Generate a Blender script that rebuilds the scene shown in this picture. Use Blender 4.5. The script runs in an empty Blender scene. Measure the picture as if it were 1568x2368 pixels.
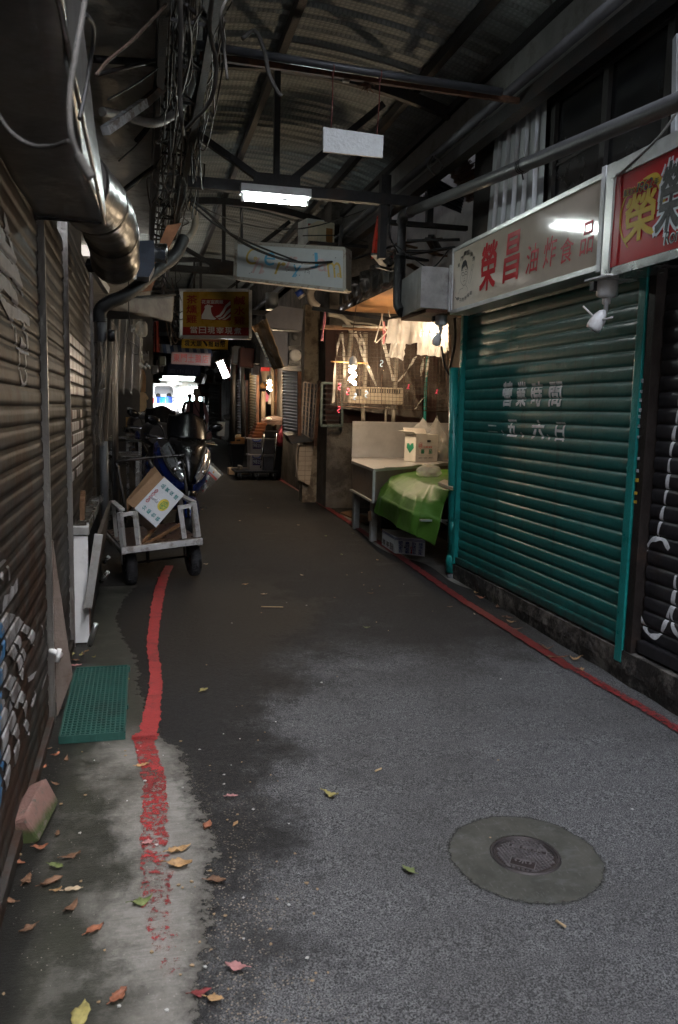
import bpy, bmesh, math, random
from mathutils import Vector, Matrix, Euler, noise
R = math.radians
PI = math.pi
sc = bpy.context.scene
col = sc.collection
V = Vector
# ---------------------------------------------------------------- survey of the photograph
F, CX, CY, ROLL = 1841.0, 784.0, 1183.5, .023
PITCH = math.atan(234/1841); YAW = math.atan(459.6/1856); H = 1.6; S = .021
def ray(x, y):
    a, b = x-CX, y-CY
    u = a*math.cos(ROLL)+b*math.sin(ROLL); v = -a*math.sin(ROLL)+b*math.cos(ROLL)
    f = F*math.cos(PITCH)-v*math.sin(PITCH); z = -v*math.cos(PITCH)-F*math.sin(PITCH)
    return u*math.cos(YAW)+f*math.sin(YAW), -u*math.sin(YAW)+f*math.cos(YAW), z
def Yp(x, y, Y):                                   # the point seen there on the plane y = Y
    d = ray(x, y); k = Y/d[1]; return V((d[0]*k, Y, H+d[2]*k))
def Xp(x, y, X):                                   # ... on the plane x = X
    d = ray(x, y); k = X/d[0]; return V((X, d[1]*k, H+d[2]*k))
def Zp(x, y, Z):                                   # ... on the plane z = Z
    d = ray(x, y); k = (Z-H)/d[2]; return V((d[0]*k, d[1]*k, Z))
def Gp(x, y, up=0):                                # ... on the ground
    d = ray(x, y); k = (up-H)/(d[2]-S*d[1]); return V((d[0]*k, d[1]*k, H+d[2]*k))
def gz(y): return S*max(-6, min(y, 46))            # the alley climbs gently away from the camera
# ---------------------------------------------------------------- objects
def link(o, parent=None):
    col.objects.link(o)
    if parent: o.parent = parent
    return o
def wloc(o):
    p = V((0, 0, 0))
    while o:
        p += o.location; o = o.parent
    return p
def tag(o, label=None, cat=None, group=None, kind=None):
    if label: o['label'] = label
    if cat: o['category'] = cat
    if group: o['group'] = group
    if kind: o['kind'] = kind
    return o
def thing(name, label, cat, loc=(0, 0, 0), rot=(0, 0, 0), group=None):
    o = bpy.data.objects.new(name, None); o.empty_display_size = .1
    o.location = loc; o.rotation_euler = rot
    return tag(link(o), label, cat, group)
def copy_tree(o, parent=None):
    c = o.copy(); col.objects.link(c); c.parent = parent
    for ch in list(o.children): copy_tree(ch, c)
    return c
class MB:
    def __init__(s): s.bm = bmesh.new()
    def quad(s, *p):
        f = s.bm.faces.new([s.bm.verts.new(q) for q in p]); return f
    def box(s, x0, x1, y0, y1, z0, z1, bev=0, mat=None):
        M_ = mat or Matrix()
        c = M_ @ Matrix.Translation(((x0+x1)/2, (y0+y1)/2, (z0+z1)/2)) @ Matrix.Diagonal((abs(x1-x0), abs(y1-y0), abs(z1-z0), 1))
        r = bmesh.ops.create_cube(s.bm, size=1, matrix=c)
        if bev:
            es = list({e for v in r['verts'] for e in v.link_edges})
            bmesh.ops.bevel(s.bm, geom=es, offset=bev, segments=2, affect='EDGES', profile=.6)
        return s
    def bar(s, a, b, w, h=None, up=(0, 0, 1), bev=0):           # a straight bar of rectangular section
        a, b = V(a), V(b); h = h or w; d = b-a; L = d.length; d.normalize()
        u = V(up); x = d.cross(u)
        if x.length < 1e-3: x = d.cross(V((1, 0, 0)))
        x.normalize(); z = x.cross(d)
        m = Matrix((x, d, z)).transposed().to_4x4(); m.translation = (a+b)/2
        return s.box(-w/2, w/2, -L/2, L/2, -h/2, h/2, bev, m)
    def tube(s, pts, r, seg=8, caps=True, rr=None):
        pts = [V(p) for p in pts]; n = len(pts); rings = []
        prev = None
        for i, p in enumerate(pts):
            d = (pts[min(i+1, n-1)]-pts[max(i-1, 0)])
            if d.length < 1e-7: d = V((0, 0, 1))
            d.normalize()
            if prev is None:
                x = d.cross(V((0, 0, 1)))
                if x.length < .05: x = d.cross(V((1, 0, 0)))
            else:
                x = prev-d*prev.dot(d)
                if x.length < 1e-4: x = d.cross(V((0, 0, 1)))
            x.normalize(); prev = x; y = d.cross(x)
            q = rr[i] if rr else r
            rings.append([s.bm.verts.new(p+q*(math.cos(2*PI*k/seg)*x+math.sin(2*PI*k/seg)*y)) for k in range(seg)])
        for a, b in zip(rings, rings[1:]):
            for k in range(seg):
                f = s.bm.faces.new((a[k], a[(k+1) % seg], b[(k+1) % seg], b[k])); f.smooth = True
        if caps and n > 1:
            s.bm.faces.new(rings[0][::-1]); s.bm.faces.new(rings[-1])
        return s
    def prism(s, pts, d):                                         # closed outline pts pushed along d
        d = V(d); a = [s.bm.verts.new(p) for p in pts]; b = [s.bm.verts.new(V(p)+d) for p in pts]
        n = len(pts); s.bm.faces.new(a[::-1]); s.bm.faces.new(b)
        for i in range(n): s.bm.faces.new((a[i], a[(i+1) % n], b[(i+1) % n], b[i]))
        return s
    def ball(s, c, r, sx=1, sy=1, sz=1, seg=16, ring=10, mat=None):
        m = (mat or Matrix()) @ Matrix.Translation(c) @ Matrix.Diagonal((sx, sy, sz, 1))
        q = bmesh.ops.create_uvsphere(s.bm, u_segments=seg, v_segments=ring, radius=r, matrix=m)
        for v in q['verts']:
            for f in v.link_faces: f.smooth = True
        return s
    def lathe(s, prof, c=(0, 0, 0), axis='Z', seg=24, a0=0, a1=2*PI, smooth=True):
        full = abs(a1-a0-2*PI) < 1e-6; n = seg if full else seg+1; rings = []
        for r, h in prof:
            ring = []
            for k in range(n):
                t = a0+(a1-a0)*k/seg; x, y = r*math.cos(t), r*math.sin(t)
                p = {'Z': (x, y, h), 'X': (h, x, y), 'Y': (x, h, y)}[axis]
                ring.append(s.bm.verts.new(V(c)+V(p)))
            rings.append(ring)
        for a, b in zip(rings, rings[1:]):
            for k in range(n if full else n-1):
                f = s.bm.faces.new((a[k], a[(k+1) % n], b[(k+1) % n], b[k])); f.smooth = smooth
        return s
    def loft(s, rings, close=True, caps=True, smooth=True):
        vs = [[s.bm.verts.new(p) for p in r] for r in rings]
        for a, b in zip(vs, vs[1:]):
            n = len(a)
            for k in range(n if close else n-1):
                f = s.bm.faces.new((a[k], a[(k+1) % n], b[(k+1) % n], b[k])); f.smooth = smooth
        if caps and close:
            s.bm.faces.new(vs[0][::-1]); s.bm.faces.new(vs[-1])
        return s
    def grid(s, fn, nu, nv, smooth=True):                         # fn(u, v) -> point, u, v in 0..1
        vs = [[s.bm.verts.new(fn(i/nu, j/nv)) for j in range(nv+1)] for i in range(nu+1)]
        for i in range(nu):
            for j in range(nv):
                f = s.bm.faces.new((vs[i][j], vs[i+1][j], vs[i+1][j+1], vs[i][j+1])); f.smooth = smooth
        return s
    def build(s, name, mat, parent=None, local=False, thick=0, smooth=None, sub=0, flip=False):
        bmesh.ops.remove_doubles(s.bm, verts=s.bm.verts, dist=1e-6)
        if not thick: bmesh.ops.recalc_face_normals(s.bm, faces=s.bm.faces)
        if flip: bmesh.ops.reverse_faces(s.bm, faces=s.bm.faces)
        if parent and not local:
            w = wloc(parent)
            for v in s.bm.verts: v.co -= w
        if smooth is not None:
            for f in s.bm.faces: f.smooth = smooth
        me = bpy.data.meshes.new(name); s.bm.to_mesh(me); s.bm.free()
        me.materials.append(mat)
        o = bpy.data.objects.new(name, me); link(o, parent)
        if thick:
            m = o.modifiers.new('thick', 'SOLIDIFY'); m.thickness = thick; m.offset = 0
        if sub:
            m = o.modifiers.new('sub', 'SUBSURF'); m.levels = sub; m.render_levels = sub
        return o
def smooth_pts(pts, n=6):                                         # Catmull-Rom through the points
    pts = [V(p) for p in pts]; out = []
    P = [pts[0]*2-pts[1]]+pts+[pts[-1]*2-pts[-2]]
    for i in range(1, len(P)-2):
        a, b, c, d = P[i-1:i+3]
        for k in range(n):
            t = k/n
            out.append(.5*((2*b)+(c-a)*t+(2*a-5*b+4*c-d)*t*t+(3*b-a-3*c+d)*t**3))
    return out+[pts[-1]]
def sag(a, b, s, n=12):
    a, b = V(a), V(b)
    return [a.lerp(b, i/n)-V((0, 0, s*4*(i/n)*(1-i/n))) for i in range(n+1)]
# ---------------------------------------------------------------- materials
MATS = {}
def mat(name, c, rough=.6, metal=0, var=.18, scale=6, bump=.15, bscale=60, stain=None, samt=.5, sscale=3, streak=False,
        spec=.5, emit=None, estr=0, alpha=1, trans=0, ior=1.45, rvar=.15, coat=0, sss=0, speck=0, bdist=.002):
    if name in MATS: return MATS[name]
    m = bpy.data.materials.new(name); m.use_nodes = True; MATS[name] = m
    nt = m.node_tree; N = nt.nodes; L = nt.links; b = N['Principled BSDF']
    tc = N.new('ShaderNodeTexCoord'); mp = N.new('ShaderNodeMapping'); L.new(tc.outputs['Object'], mp.inputs[0])
    if streak: mp.inputs['Scale'].default_value = (1, 1, .12)
    n1 = N.new('ShaderNodeTexNoise'); n1.inputs['Scale'].default_value = scale; n1.inputs['Detail'].default_value = 6; n1.inputs['Roughness'].default_value = .65
    L.new(mp.outputs[0], n1.inputs['Vector'])
    mx = N.new('ShaderNodeMix'); mx.data_type = 'RGBA'
    mx.inputs['A'].default_value = tuple(max(0, q*(1-var*1.6)) for q in c)+(1,)
    mx.inputs['B'].default_value = tuple(min(1, q*(1+var*1.6)) for q in c)+(1,)
    rm = N.new('ShaderNodeMapRange'); rm.inputs[1].default_value = .3; rm.inputs[2].default_value = .7
    L.new(n1.outputs['Fac'], rm.inputs[0]); L.new(rm.outputs[0], mx.inputs['Factor'])
    out = mx.outputs['Result']
    if stain:
        n2 = N.new('ShaderNodeTexNoise'); n2.inputs['Scale'].default_value = sscale; n2.inputs['Detail'].default_value = 9; n2.inputs['Roughness'].default_value = .72
        L.new(mp.outputs[0], n2.inputs['Vector'])
        r2 = N.new('ShaderNodeMapRange'); lo = .62-.3*samt; r2.inputs[1].default_value = lo; r2.inputs[2].default_value = lo+.12
        L.new(n2.outputs['Fac'], r2.inputs[0])
        m2 = N.new('ShaderNodeMix'); m2.data_type = 'RGBA'; m2.inputs['B'].default_value = tuple(stain)+(1,)
        ml = N.new('ShaderNodeMath'); ml.operation = 'MULTIPLY'; ml.inputs[1].default_value = min(1, samt+.25)
        L.new(r2.outputs[0], ml.inputs[0]); L.new(ml.outputs[0], m2.inputs['Factor']); L.new(out, m2.inputs['A']); out = m2.outputs['Result']
        if metal > .3:
            mm = N.new('ShaderNodeMapRange'); mm.inputs[3].default_value = metal; mm.inputs[4].default_value = metal*.2
            L.new(ml.outputs[0], mm.inputs[0]); L.new(mm.outputs[0], b.inputs['Metallic'])
    L.new(out, b.inputs['Base Color'])
    rr = N.new('ShaderNodeMapRange'); rr.inputs[3].default_value = max(.02, rough-rvar); rr.inputs[4].default_value = min(1, rough+rvar)
    L.new(n1.outputs['Fac'], rr.inputs[0]); L.new(rr.outputs[0], b.inputs['Roughness'])
    if not (stain and metal > .3): b.inputs['Metallic'].default_value = metal
    b.inputs['Specular IOR Level'].default_value = spec; b.inputs['IOR'].default_value = ior
    b.inputs['Alpha'].default_value = alpha; b.inputs['Transmission Weight'].default_value = trans
    b.inputs['Coat Weight'].default_value = coat
    if sss: b.inputs['Subsurface Weight'].default_value = sss
    if emit:
        b.inputs['Emission Color'].default_value = tuple(emit)+(1,); b.inputs['Emission Strength'].default_value = estr
    if bump:
        n3 = N.new('ShaderNodeTexNoise'); n3.inputs['Scale'].default_value = bscale; n3.inputs['Detail'].default_value = 4
        L.new(tc.outputs['Object'], n3.inputs['Vector'])
        bp = N.new('ShaderNodeBump'); bp.inputs['Strength'].default_value = bump; bp.inputs['Distance'].default_value = bdist*10
        L.new(n3.outputs['Fac'], bp.inputs['Height']); L.new(bp.outputs[0], b.inputs['Normal'])
    return m
def plastic_sheet(name, tint, op, rough=.12):                     # thin clear film: part see-through, part glossy
    if name in MATS: return MATS[name]
    m = bpy.data.materials.new(name); m.use_nodes = True; MATS[name] = m
    nt = m.node_tree; N = nt.nodes; L = nt.links; b = N['Principled BSDF']
    b.inputs['Base Color'].default_value = tuple(tint)+(1,); b.inputs['Roughness'].default_value = rough
    b.inputs['Specular IOR Level'].default_value = .8
    tr = N.new('ShaderNodeBsdfTransparent'); tl = N.new('ShaderNodeBsdfTranslucent'); tl.inputs[0].default_value = tuple(tint)+(1,)
    a = N.new('ShaderNodeMixShader'); a.inputs[0].default_value = .45
    L.new(b.outputs[0], a.inputs[1]); L.new(tl.outputs[0], a.inputs[2])
    mx = N.new('ShaderNodeMixShader')
    tc = N.new('ShaderNodeTexCoord'); n = N.new('ShaderNodeTexNoise'); n.inputs['Scale'].default_value = 5; n.inputs['Detail'].default_value = 5
    L.new(tc.outputs['Object'], n.inputs['Vector'])
    r = N.new('ShaderNodeMapRange'); r.inputs[1].default_value = .3; r.inputs[2].default_value = .7
    r.inputs[3].default_value = max(0, op-.12); r.inputs[4].default_value = min(1, op+.12)
    L.new(n.outputs['Fac'], r.inputs[0]); L.new(r.outputs[0], mx.inputs[0])
    L.new(tr.outputs[0], mx.inputs[1]); L.new(a.outputs[0], mx.inputs[2]); L.new(mx.outputs[0], N['Material Output'].inputs['Surface'])
    n3 = N.new('ShaderNodeTexNoise'); n3.inputs['Scale'].default_value = 14; L.new(tc.outputs['Object'], n3.inputs['Vector'])
    bp = N.new('ShaderNodeBump'); bp.inputs['Strength'].default_value = .5; bp.inputs['Distance'].default_value = .02
    L.new(n3.outputs['Fac'], bp.inputs['Height']); L.new(bp.outputs[0], b.inputs['Normal'])
    return m
def lamp_mat(name, c, s):
    if name in MATS: return MATS[name]
    m = bpy.data.materials.new(name); m.use_nodes = True; MATS[name] = m
    N = m.node_tree.nodes; e = N.new('ShaderNodeEmission'); e.inputs[0].default_value = tuple(c)+(1,); e.inputs[1].default_value = s
    m.node_tree.links.new(e.outputs[0], N['Material Output'].inputs['Surface'])
    return m
# ---------------------------------------------------------------- lettering
_tc = {}
def glyphs(txt, off=0, shear=0):
    k = (txt, off, shear)
    if k in _tc: return _tc[k]
    cu = bpy.data.curves.new('t', 'FONT'); cu.body = txt; cu.size = 1; cu.offset = off; cu.shear = shear; cu.resolution_u = 4
    o = bpy.data.objects.new('t', cu); col.objects.link(o)
    dg = bpy.context.evaluated_depsgraph_get(); dg.update()
    me = o.evaluated_get(dg).to_mesh()
    vs = [(v.co.x, v.co.y) for v in me.vertices]; fs = [tuple(p.vertices) for p in me.polygons]
    o.evaluated_get(dg).to_mesh_clear(); bpy.data.objects.remove(o); bpy.data.curves.remove(cu)
    if vs:
        x0 = min(v[0] for v in vs); x1 = max(v[0] for v in vs); y0 = min(v[1] for v in vs); y1 = max(v[1] for v in vs)
        vs = [((x-x0)/max(1e-6, x1-x0), (y-y0)/max(1e-6, y1-y0)) for x, y in vs]
    _tc[k] = (vs, fs); return _tc[k]
def put_text(mb, txt, fn, u0, u1, v0, v1, off=0, shear=0, rot=0, warp=None):
    """one string stretched to u0..u1, v0..v1 of the surface fn(u, v)"""
    vs, fs = glyphs(txt, 0, shear); cu, cv = (u0+u1)/2, (v0+v1)/2; ca, sa = math.cos(rot), math.sin(rot)
    p0 = fn(cu, cv); n = (fn(u1, cv)-p0).cross(fn(cu, v1)-p0); n = n.normalized() if n.length > 1e-12 else V((0, 0, 0))
    if n.dot(V((0, 0, H))-p0) < 0: n = -n
    du, dv = off*.7*(u1-u0)/max(1, len(txt)), off*.7*(v1-v0)
    offs = [(0, 0)] if off <= 0 else [(-du, -dv), (du, -dv), (du, dv), (-du, dv), (0, 0)]   # a bolder stroke: the character struck several times
    for k, (ou, ov) in enumerate(offs):
        new = []
        for x, y in vs:
            a, b = u0+(u1-u0)*x-cu+ou, v0+(v1-v0)*y-cv+ov
            new.append(mb.bm.verts.new(fn(cu+a*ca-b*sa, cv+a*sa+b*ca)+n*(.00022*k)))
        for f in fs:
            try: mb.bm.faces.new([new[i] for i in f])
            except ValueError: pass
def plane_fn(tl, tr, br, bl, lift=.003, facing=None):
    """(u, v) -> point; u to the right 0..1, v up 0..1 on the quad, lifted towards the camera side"""
    tl, tr, br, bl = V(tl), V(tr), V(br), V(bl)
    n = (tr-tl).cross(bl-tl).normalized()
    if n.dot(V((0, 0, H))-tl) < 0: n = -n
    def fn(u, v): return bl.lerp(br, u).lerp(tl.lerp(tr, u), v)+n*lift
    fn.n = n
    return fn
def stroke(mb, fn, pts, w, asp=1, close=False):                   # a brushed line of width w in u (w*asp in v)
    P = pts if not close else list(pts)+[pts[0]]
    prev = None
    for i, (u, v) in enumerate(P):
        a = P[max(0, i-1)]; b = P[min(len(P)-1, i+1)]
        dx, dy = (b[0]-a[0]), (b[1]-a[1])/asp
        l = math.hypot(dx, dy) or 1; nx, ny = -dy/l, dx/l
        ww = w[i] if isinstance(w, (list, tuple)) else w
        q = [mb.bm.verts.new(fn(u+nx*ww/2, v+ny*ww/2*asp)), mb.bm.verts.new(fn(u-nx*ww/2, v-ny*ww/2*asp))]
        if prev: mb.bm.faces.new((prev[0], q[0], q[1], prev[1]))
        prev = q
def shape(mb, fn, pts):
    try: mb.bm.faces.new([mb.bm.verts.new(fn(u, v)) for u, v in pts])
    except ValueError: pass
def arc(cx, cy, rx, ry, a0, a1, n=16):
    return [(cx+rx*math.cos(R(a0+(a1-a0)*i/n)), cy+ry*math.sin(R(a0+(a1-a0)*i/n))) for i in range(n+1)]
# ================================================================ ground
def nd(nt, t, **kw):
    n = nt.nodes.new(t)
    for k, v in kw.items(): setattr(n, k, v)
    return n
class Sh:                                                        # short hand for shader graphs
    def __init__(s, name):
        s.m = bpy.data.materials.new(name); s.m.use_nodes = True; s.nt = s.m.node_tree; s.L = s.nt.links; s.b = s.nt.nodes['Principled BSDF']
        s.tc = s.nt.nodes.new('ShaderNodeTexCoord'); s.p = s.tc.outputs['Object']
        sx = s.nt.nodes.new('ShaderNodeSeparateXYZ'); s.L.new(s.p, sx.inputs[0]); s.x, s.y, s.z = sx.outputs
    def put(s, n, i, v):
        if isinstance(v, bpy.types.NodeSocket): s.L.new(v, n.inputs[i])
        elif v is not None:
            try: n.inputs[i].default_value = v
            except Exception: n.inputs[i].default_value = tuple(v)+(1,)
    def math(s, op, a, b=None, c=None, clamp=False):
        n = nd(s.nt, 'ShaderNodeMath', operation=op, use_clamp=clamp); s.put(n, 0, a); s.put(n, 1, b); s.put(n, 2, c); return n.outputs[0]
    def noise(s, scale, detail=5, rough=.6, stretch=None, vec=None):
        n = nd(s.nt, 'ShaderNodeTexNoise'); n.inputs['Scale'].default_value = scale; n.inputs['Detail'].default_value = detail; n.inputs['Roughness'].default_value = rough
        v = vec or s.p
        if stretch:
            mp = nd(s.nt, 'ShaderNodeMapping'); s.L.new(v, mp.inputs[0]); mp.inputs['Scale'].default_value = stretch; v = mp.outputs[0]
        s.L.new(v, n.inputs['Vector']); return n.outputs['Fac']
    def voro(s, scale, feat='F1', out='Distance', rnd=1):
        n = nd(s.nt, 'ShaderNodeTexVoronoi', feature=feat); n.inputs['Scale'].default_value = scale; n.inputs['Randomness'].default_value = rnd; s.L.new(s.p, n.inputs['Vector']); return n.outputs[out]
    def ramp(s, v, a, b, c=0, d=1):
        n = nd(s.nt, 'ShaderNodeMapRange', interpolation_type='SMOOTHSTEP'); s.put(n, 0, v)
        for i, q in enumerate((a, b, c, d)): s.put(n, i+1, q)
        return n.outputs[0]
    def mix(s, f, a, b, blend='MIX'):
        n = nd(s.nt, 'ShaderNodeMix', data_type='RGBA', blend_type=blend); s.put(n, 'Factor', f)
        for k, q in (('A', a), ('B', b)):
            if isinstance(q, bpy.types.NodeSocket): s.L.new(q, n.inputs[k])
            else: n.inputs[k].default_value = tuple(q)+(1,)
        return n.outputs['Result']
    def bump(s, h, strength, dist=.01):
        n = nd(s.nt, 'ShaderNodeBump'); n.inputs['Strength'].default_value = strength; n.inputs['Distance'].default_value = dist; s.L.new(h, n.inputs['Height'])
        s.L.new(n.outputs[0], s.b.inputs['Normal'])
    def done(s, color, rough, metal=None):
        s.put(s.b, 'Base Color', color); s.put(s.b, 'Roughness', rough)
        if metal is not None: s.put(s.b, 'Metallic', metal)
        MATS[s.m.name] = s.m; return s.m
def asphalt():
    s = Sh('asphalt')
    grain = s.noise(200, 3, .75); mid = s.noise(38, 4, .6); big = s.noise(1.3, 7, .62)
    c = s.mix(s.ramp(grain, .38, .64), (.026, .0265, .0275), (.255, .257, .258))
    pit = s.ramp(s.noise(120, 2, .5), .37, .31); c = s.mix(s.math('MULTIPLY', pit, .7), c, (.015, .015, .016))
    c = s.mix(s.math('MULTIPLY', s.ramp(mid, .42, .62), .35), c, (.045, .045, .048))
    c = s.mix(s.math('MULTIPLY', s.ramp(big, .4, .68), .4), c, (.05, .048, .045))
    # damp ground along the left side, wider further in
    xb = s.math('ADD', s.math('MULTIPLY', s.math('SUBTRACT', s.y, 1.9), .26), .30)
    xb = s.math('MINIMUM', s.math('MAXIMUM', xb, .28), 1.25)
    edge = s.math('MULTIPLY', s.math('SUBTRACT', s.noise(2.1, 10, .76), .5), 2.4)
    d = s.math('SUBTRACT', s.math('ADD', xb, edge), s.x)
    wet = s.ramp(d, -.26, .34)
    wet = s.math('MULTIPLY', wet, s.ramp(s.y, 7.6, 5.9))
    sp = s.noise(2.2, 7, .66, (.55, 2.4, 1)); wet2 = s.ramp(sp, .60, .64); wet2 = s.math('MULTIPLY', wet2, s.ramp(s.y, 3.6, 4.6))
    wet = s.math('MAXIMUM', wet, s.math('MULTIPLY', wet2, .7))
    c = s.mix(s.math('MULTIPLY', wet, .86), c, (.008, .008, .0085))
    old = s.math('MULTIPLY', s.ramp(s.math('ADD', s.y, s.math('MULTIPLY', s.math('SUBTRACT', s.noise(1.1, 8, .7), .5), 3.2)), 3.9, 5.2), .82); c = s.mix(old, c, (.024, .021, .018))   # older, dirtier surfacing under the roof, also painted darker for the dim interior
    # small pale stones
    v = s.voro(60); st = s.ramp(s.math('ADD', v, s.math('MULTIPLY', s.noise(150, 2), .12)), .17, .12); pk = s.ramp(s.noise(14, 3), .56, .66); st = s.math('MULTIPLY', st, pk)
    near = s.math('MULTIPLY', s.ramp(s.math('SUBTRACT', s.x, s.math('MULTIPLY', s.noise(3, 6), .9)), .15, -.2), s.ramp(s.y, 3.7, 2.2))
    v2 = s.voro(95); st2 = s.math('MULTIPLY', s.math('MULTIPLY', s.ramp(s.math('ADD', v2, s.math('MULTIPLY', s.noise(170, 2), .35)), .50, .42), s.ramp(s.noise(16, 4, .7), .42, .56)), near)
    c = s.mix(s.math('MAXIMUM', s.math('MULTIPLY', st, .75), st2), c, s.mix(s.noise(60, 2), (.22, .16, .09), (.36, .33, .29)))
    h = s.math('ADD', s.math('MULTIPLY', grain, .7), s.math('MULTIPLY', mid, .8)); s.bump(h, .8, .012)
    s.b.inputs['Specular IOR Level'].default_value = .16
    return s.done(c, s.ramp(wet, 0, 1, .9, .62))
def concrete(name='concrete', wetx=True):
    s = Sh(name)
    br = s.noise(9, 6, .7, (1, 14, 1)); mid = s.noise(4.5, 8, .66); fine = s.noise(140, 3, .7)
    c = s.mix(s.ramp(mid, .3, .7), (.125, .117, .098), (.245, .236, .212))
    c = s.mix(s.math('MULTIPLY', s.ramp(br, .4, .65), .35), c, (.10, .095, .085))
    c = s.mix(s.math('MULTIPLY', s.ramp(fine, .55, .75), .4), c, (.33, .32, .29))
    if wetx:
        e = s.math('MULTIPLY', s.math('SUBTRACT', s.noise(2.4, 9, .7), .5), .9)
        d = s.math('SUBTRACT', s.math('ADD', e, -.06), s.x)
        w = s.ramp(d, -.06, .14)
        w2 = s.ramp(s.math('ADD', s.y, e), 3.25, 3.9); w = s.math('MAXIMUM', w, w2); w = s.math('MULTIPLY', w, s.ramp(s.noise(6.5, 8, .72), .66, .48, .7, 1))
        c = s.mix(s.math('MULTIPLY', w, .93), c, s.mix(s.noise(3, 4), (.010, .010, .008), (.022, .024, .013)))
        ro = s.ramp(w, 0, 1, .85, .5)
    else: ro = .85
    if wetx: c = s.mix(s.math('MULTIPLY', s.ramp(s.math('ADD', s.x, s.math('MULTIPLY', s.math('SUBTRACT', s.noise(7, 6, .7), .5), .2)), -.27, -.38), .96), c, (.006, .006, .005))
    v = s.voro(55); st = s.math('MULTIPLY', s.ramp(v, .12, .06), s.ramp(s.noise(8, 2), .5, .6)); c = s.mix(st, c, (.4, .37, .32))
    if wetx:                                                     # the mortar feathers out over the asphalt
        at = nd(s.nt, 'ShaderNodeAttribute', attribute_name='edge'); rag = s.math('MULTIPLY', s.math('SUBTRACT', s.noise(22, 8, .75), .5), .34)
        s.put(s.b, 'Alpha', s.ramp(s.math('ADD', at.outputs['Fac'], rag), 1.02, .985))
        c = s.mix(s.math('MULTIPLY', s.ramp(s.math('ADD', at.outputs['Fac'], rag), .88, 1.0), .75), c, (.035, .032, .026))
    s.bump(s.math('ADD', fine, s.math('MULTIPLY', br, .8)), .35, .008)
    return s.done(c, ro)
def red_paint(name, solid, fade=None, k=1):
    """ragged road paint: lets the ground show through where it has worn off"""
    s = Sh(name)
    c = s.mix(s.noise(12, 6), (.25*k, .015*k, .018*k), (.42*k, .045*k, .045*k)); c = s.mix(s.math('MAXIMUM', s.ramp(s.noise(90, 4), .55, .7), s.math('MULTIPLY', s.ramp(s.noise(5, 7, .7), .48, .64), .6)), c, (.075, .02, .018))
    wear = s.noise(40, 9, .8); lim = .62-.45*solid
    if fade: lim = s.ramp(s.y, fade[0], fade[1], .56, lim)
    k = nd(s.nt, 'ShaderNodeMapRange'); s.put(k, 0, s.math('SUBTRACT', wear, lim)); k.inputs[1].default_value = -.02; k.inputs[2].default_value = .03
    s.L.new(k.outputs[0], s.b.inputs['Alpha']); s.bump(s.noise(150, 3), .4, .01)
    return s.done(c, .6)
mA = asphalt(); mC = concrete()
g = MB(); ys = [-300, -6, -2, 0, 1, 1.5]+[2+.5*i for i in range(12)]+[8+2*i for i in range(19)]+[46, 60, 100, 400]
xs = [-250, -40, -6, -2, -.6, 0, .6, 1.2, 1.8, 2.4, 3, 6, 40, 250]
vs = [[g.bm.verts.new((x, y, gz(y))) for x in xs] for y in ys]
for i in range(len(ys)-1):
    for j in range(len(xs)-1): g.bm.faces.new((vs[i][j], vs[i][j+1], vs[i+1][j+1], vs[i+1][j]))
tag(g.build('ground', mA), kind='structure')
# concrete gutter strip along the left
rnd = random.Random(5)
edge = [Gp(x, y) for x, y in [(455, 2420), (458, 2330), (470, 2230), (478, 2120), (492, 2010), (487, 1930), (462, 1860), (438, 1800), (418, 1745), (372, 1700), (350, 1650), (322, 1600), (318, 1530), (285, 1475), (272, 1430), (290, 1385), (318, 1355)]]
edge = [V((.10, .4, 0)), V((.11, 1.2, 0))]+edge
ep = smooth_pts(edge, 8)
def gp3(x, y, up): return V((x, y, gz(y)+up))
g = MB(); prev = None; eL = g.bm.verts.layers.float.new('edge')
for i, p in enumerate(ep):
    j = .018*(noise.noise(V((p.x*9, p.y*9, 0)))+noise.noise(V((p.x*25, p.y*25, 3))))
    row = [g.bm.verts.new(gp3(-.55+(p.x+j+.55)*t, p.y, .006 if t < 1 else .0015)) for t in (0, .3, .6, .85, .97, 1.06)]
    for v, t in zip(row, (0, .3, .6, .85, .97, 1.06)): v[eL] = t
    if prev:
        for a in range(5): g.bm.faces.new((prev[a], prev[a+1], row[a+1], row[a]))
    prev = row
tag(g.build('gutter_strip', mC), kind='structure')
# concrete apron on the right below the stall
g = MB(); pts = smooth_pts([Gp(*p) for p in [(1190, 1400), (1120, 1368), (1060, 1345), (1000, 1305), (930, 1285), (880, 1260), (840, 1225), (790, 1188)]], 6); prev = None
for p in pts:
    row = [g.bm.verts.new(gp3(p.x-.06+(3.3-p.x+.06)*t, p.y, .006 if t else .002)) for t in (0, .1, 1)]
    if prev:
        for a in range(2): g.bm.faces.new((prev[a], prev[a+1], row[a+1], row[a]))
    prev = row
tag(g.build('kerb_apron', concrete('concrete_apron', False)), kind='structure')
def paint_line(name, pts, wid, m, seg=24, lift=.011):
    pts = smooth_pts([V((p.x, p.y, 0)) for p in pts], seg); g = MB(); prev = None
    for i, p in enumerate(pts):
        d = pts[min(i+1, len(pts)-1)]-pts[max(0, i-1)]; d.normalize(); n = V((d.y, -d.x, 0))
        w = wid(i/(len(pts)-1)) if callable(wid) else wid
        ja = .016*noise.noise(V((p.y*14, 0, 1)))+.012*noise.noise(V((p.y*60, 0, 2))); jb = .016*noise.noise(V((p.y*14, 5, 1)))+.012*noise.noise(V((p.y*60, 7, 2)))
        row = [g.bm.verts.new(gp3(*(p+n*(k*(w/2)+(ja if k < 0 else jb)))[:2], lift)) for k in (-1, 0, 1)]
        if prev:
            for a in range(2): g.bm.faces.new((prev[a], prev[a+1], row[a+1], row[a]))
        prev = row
    return tag(g.build(name, m), kind='structure')
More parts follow.
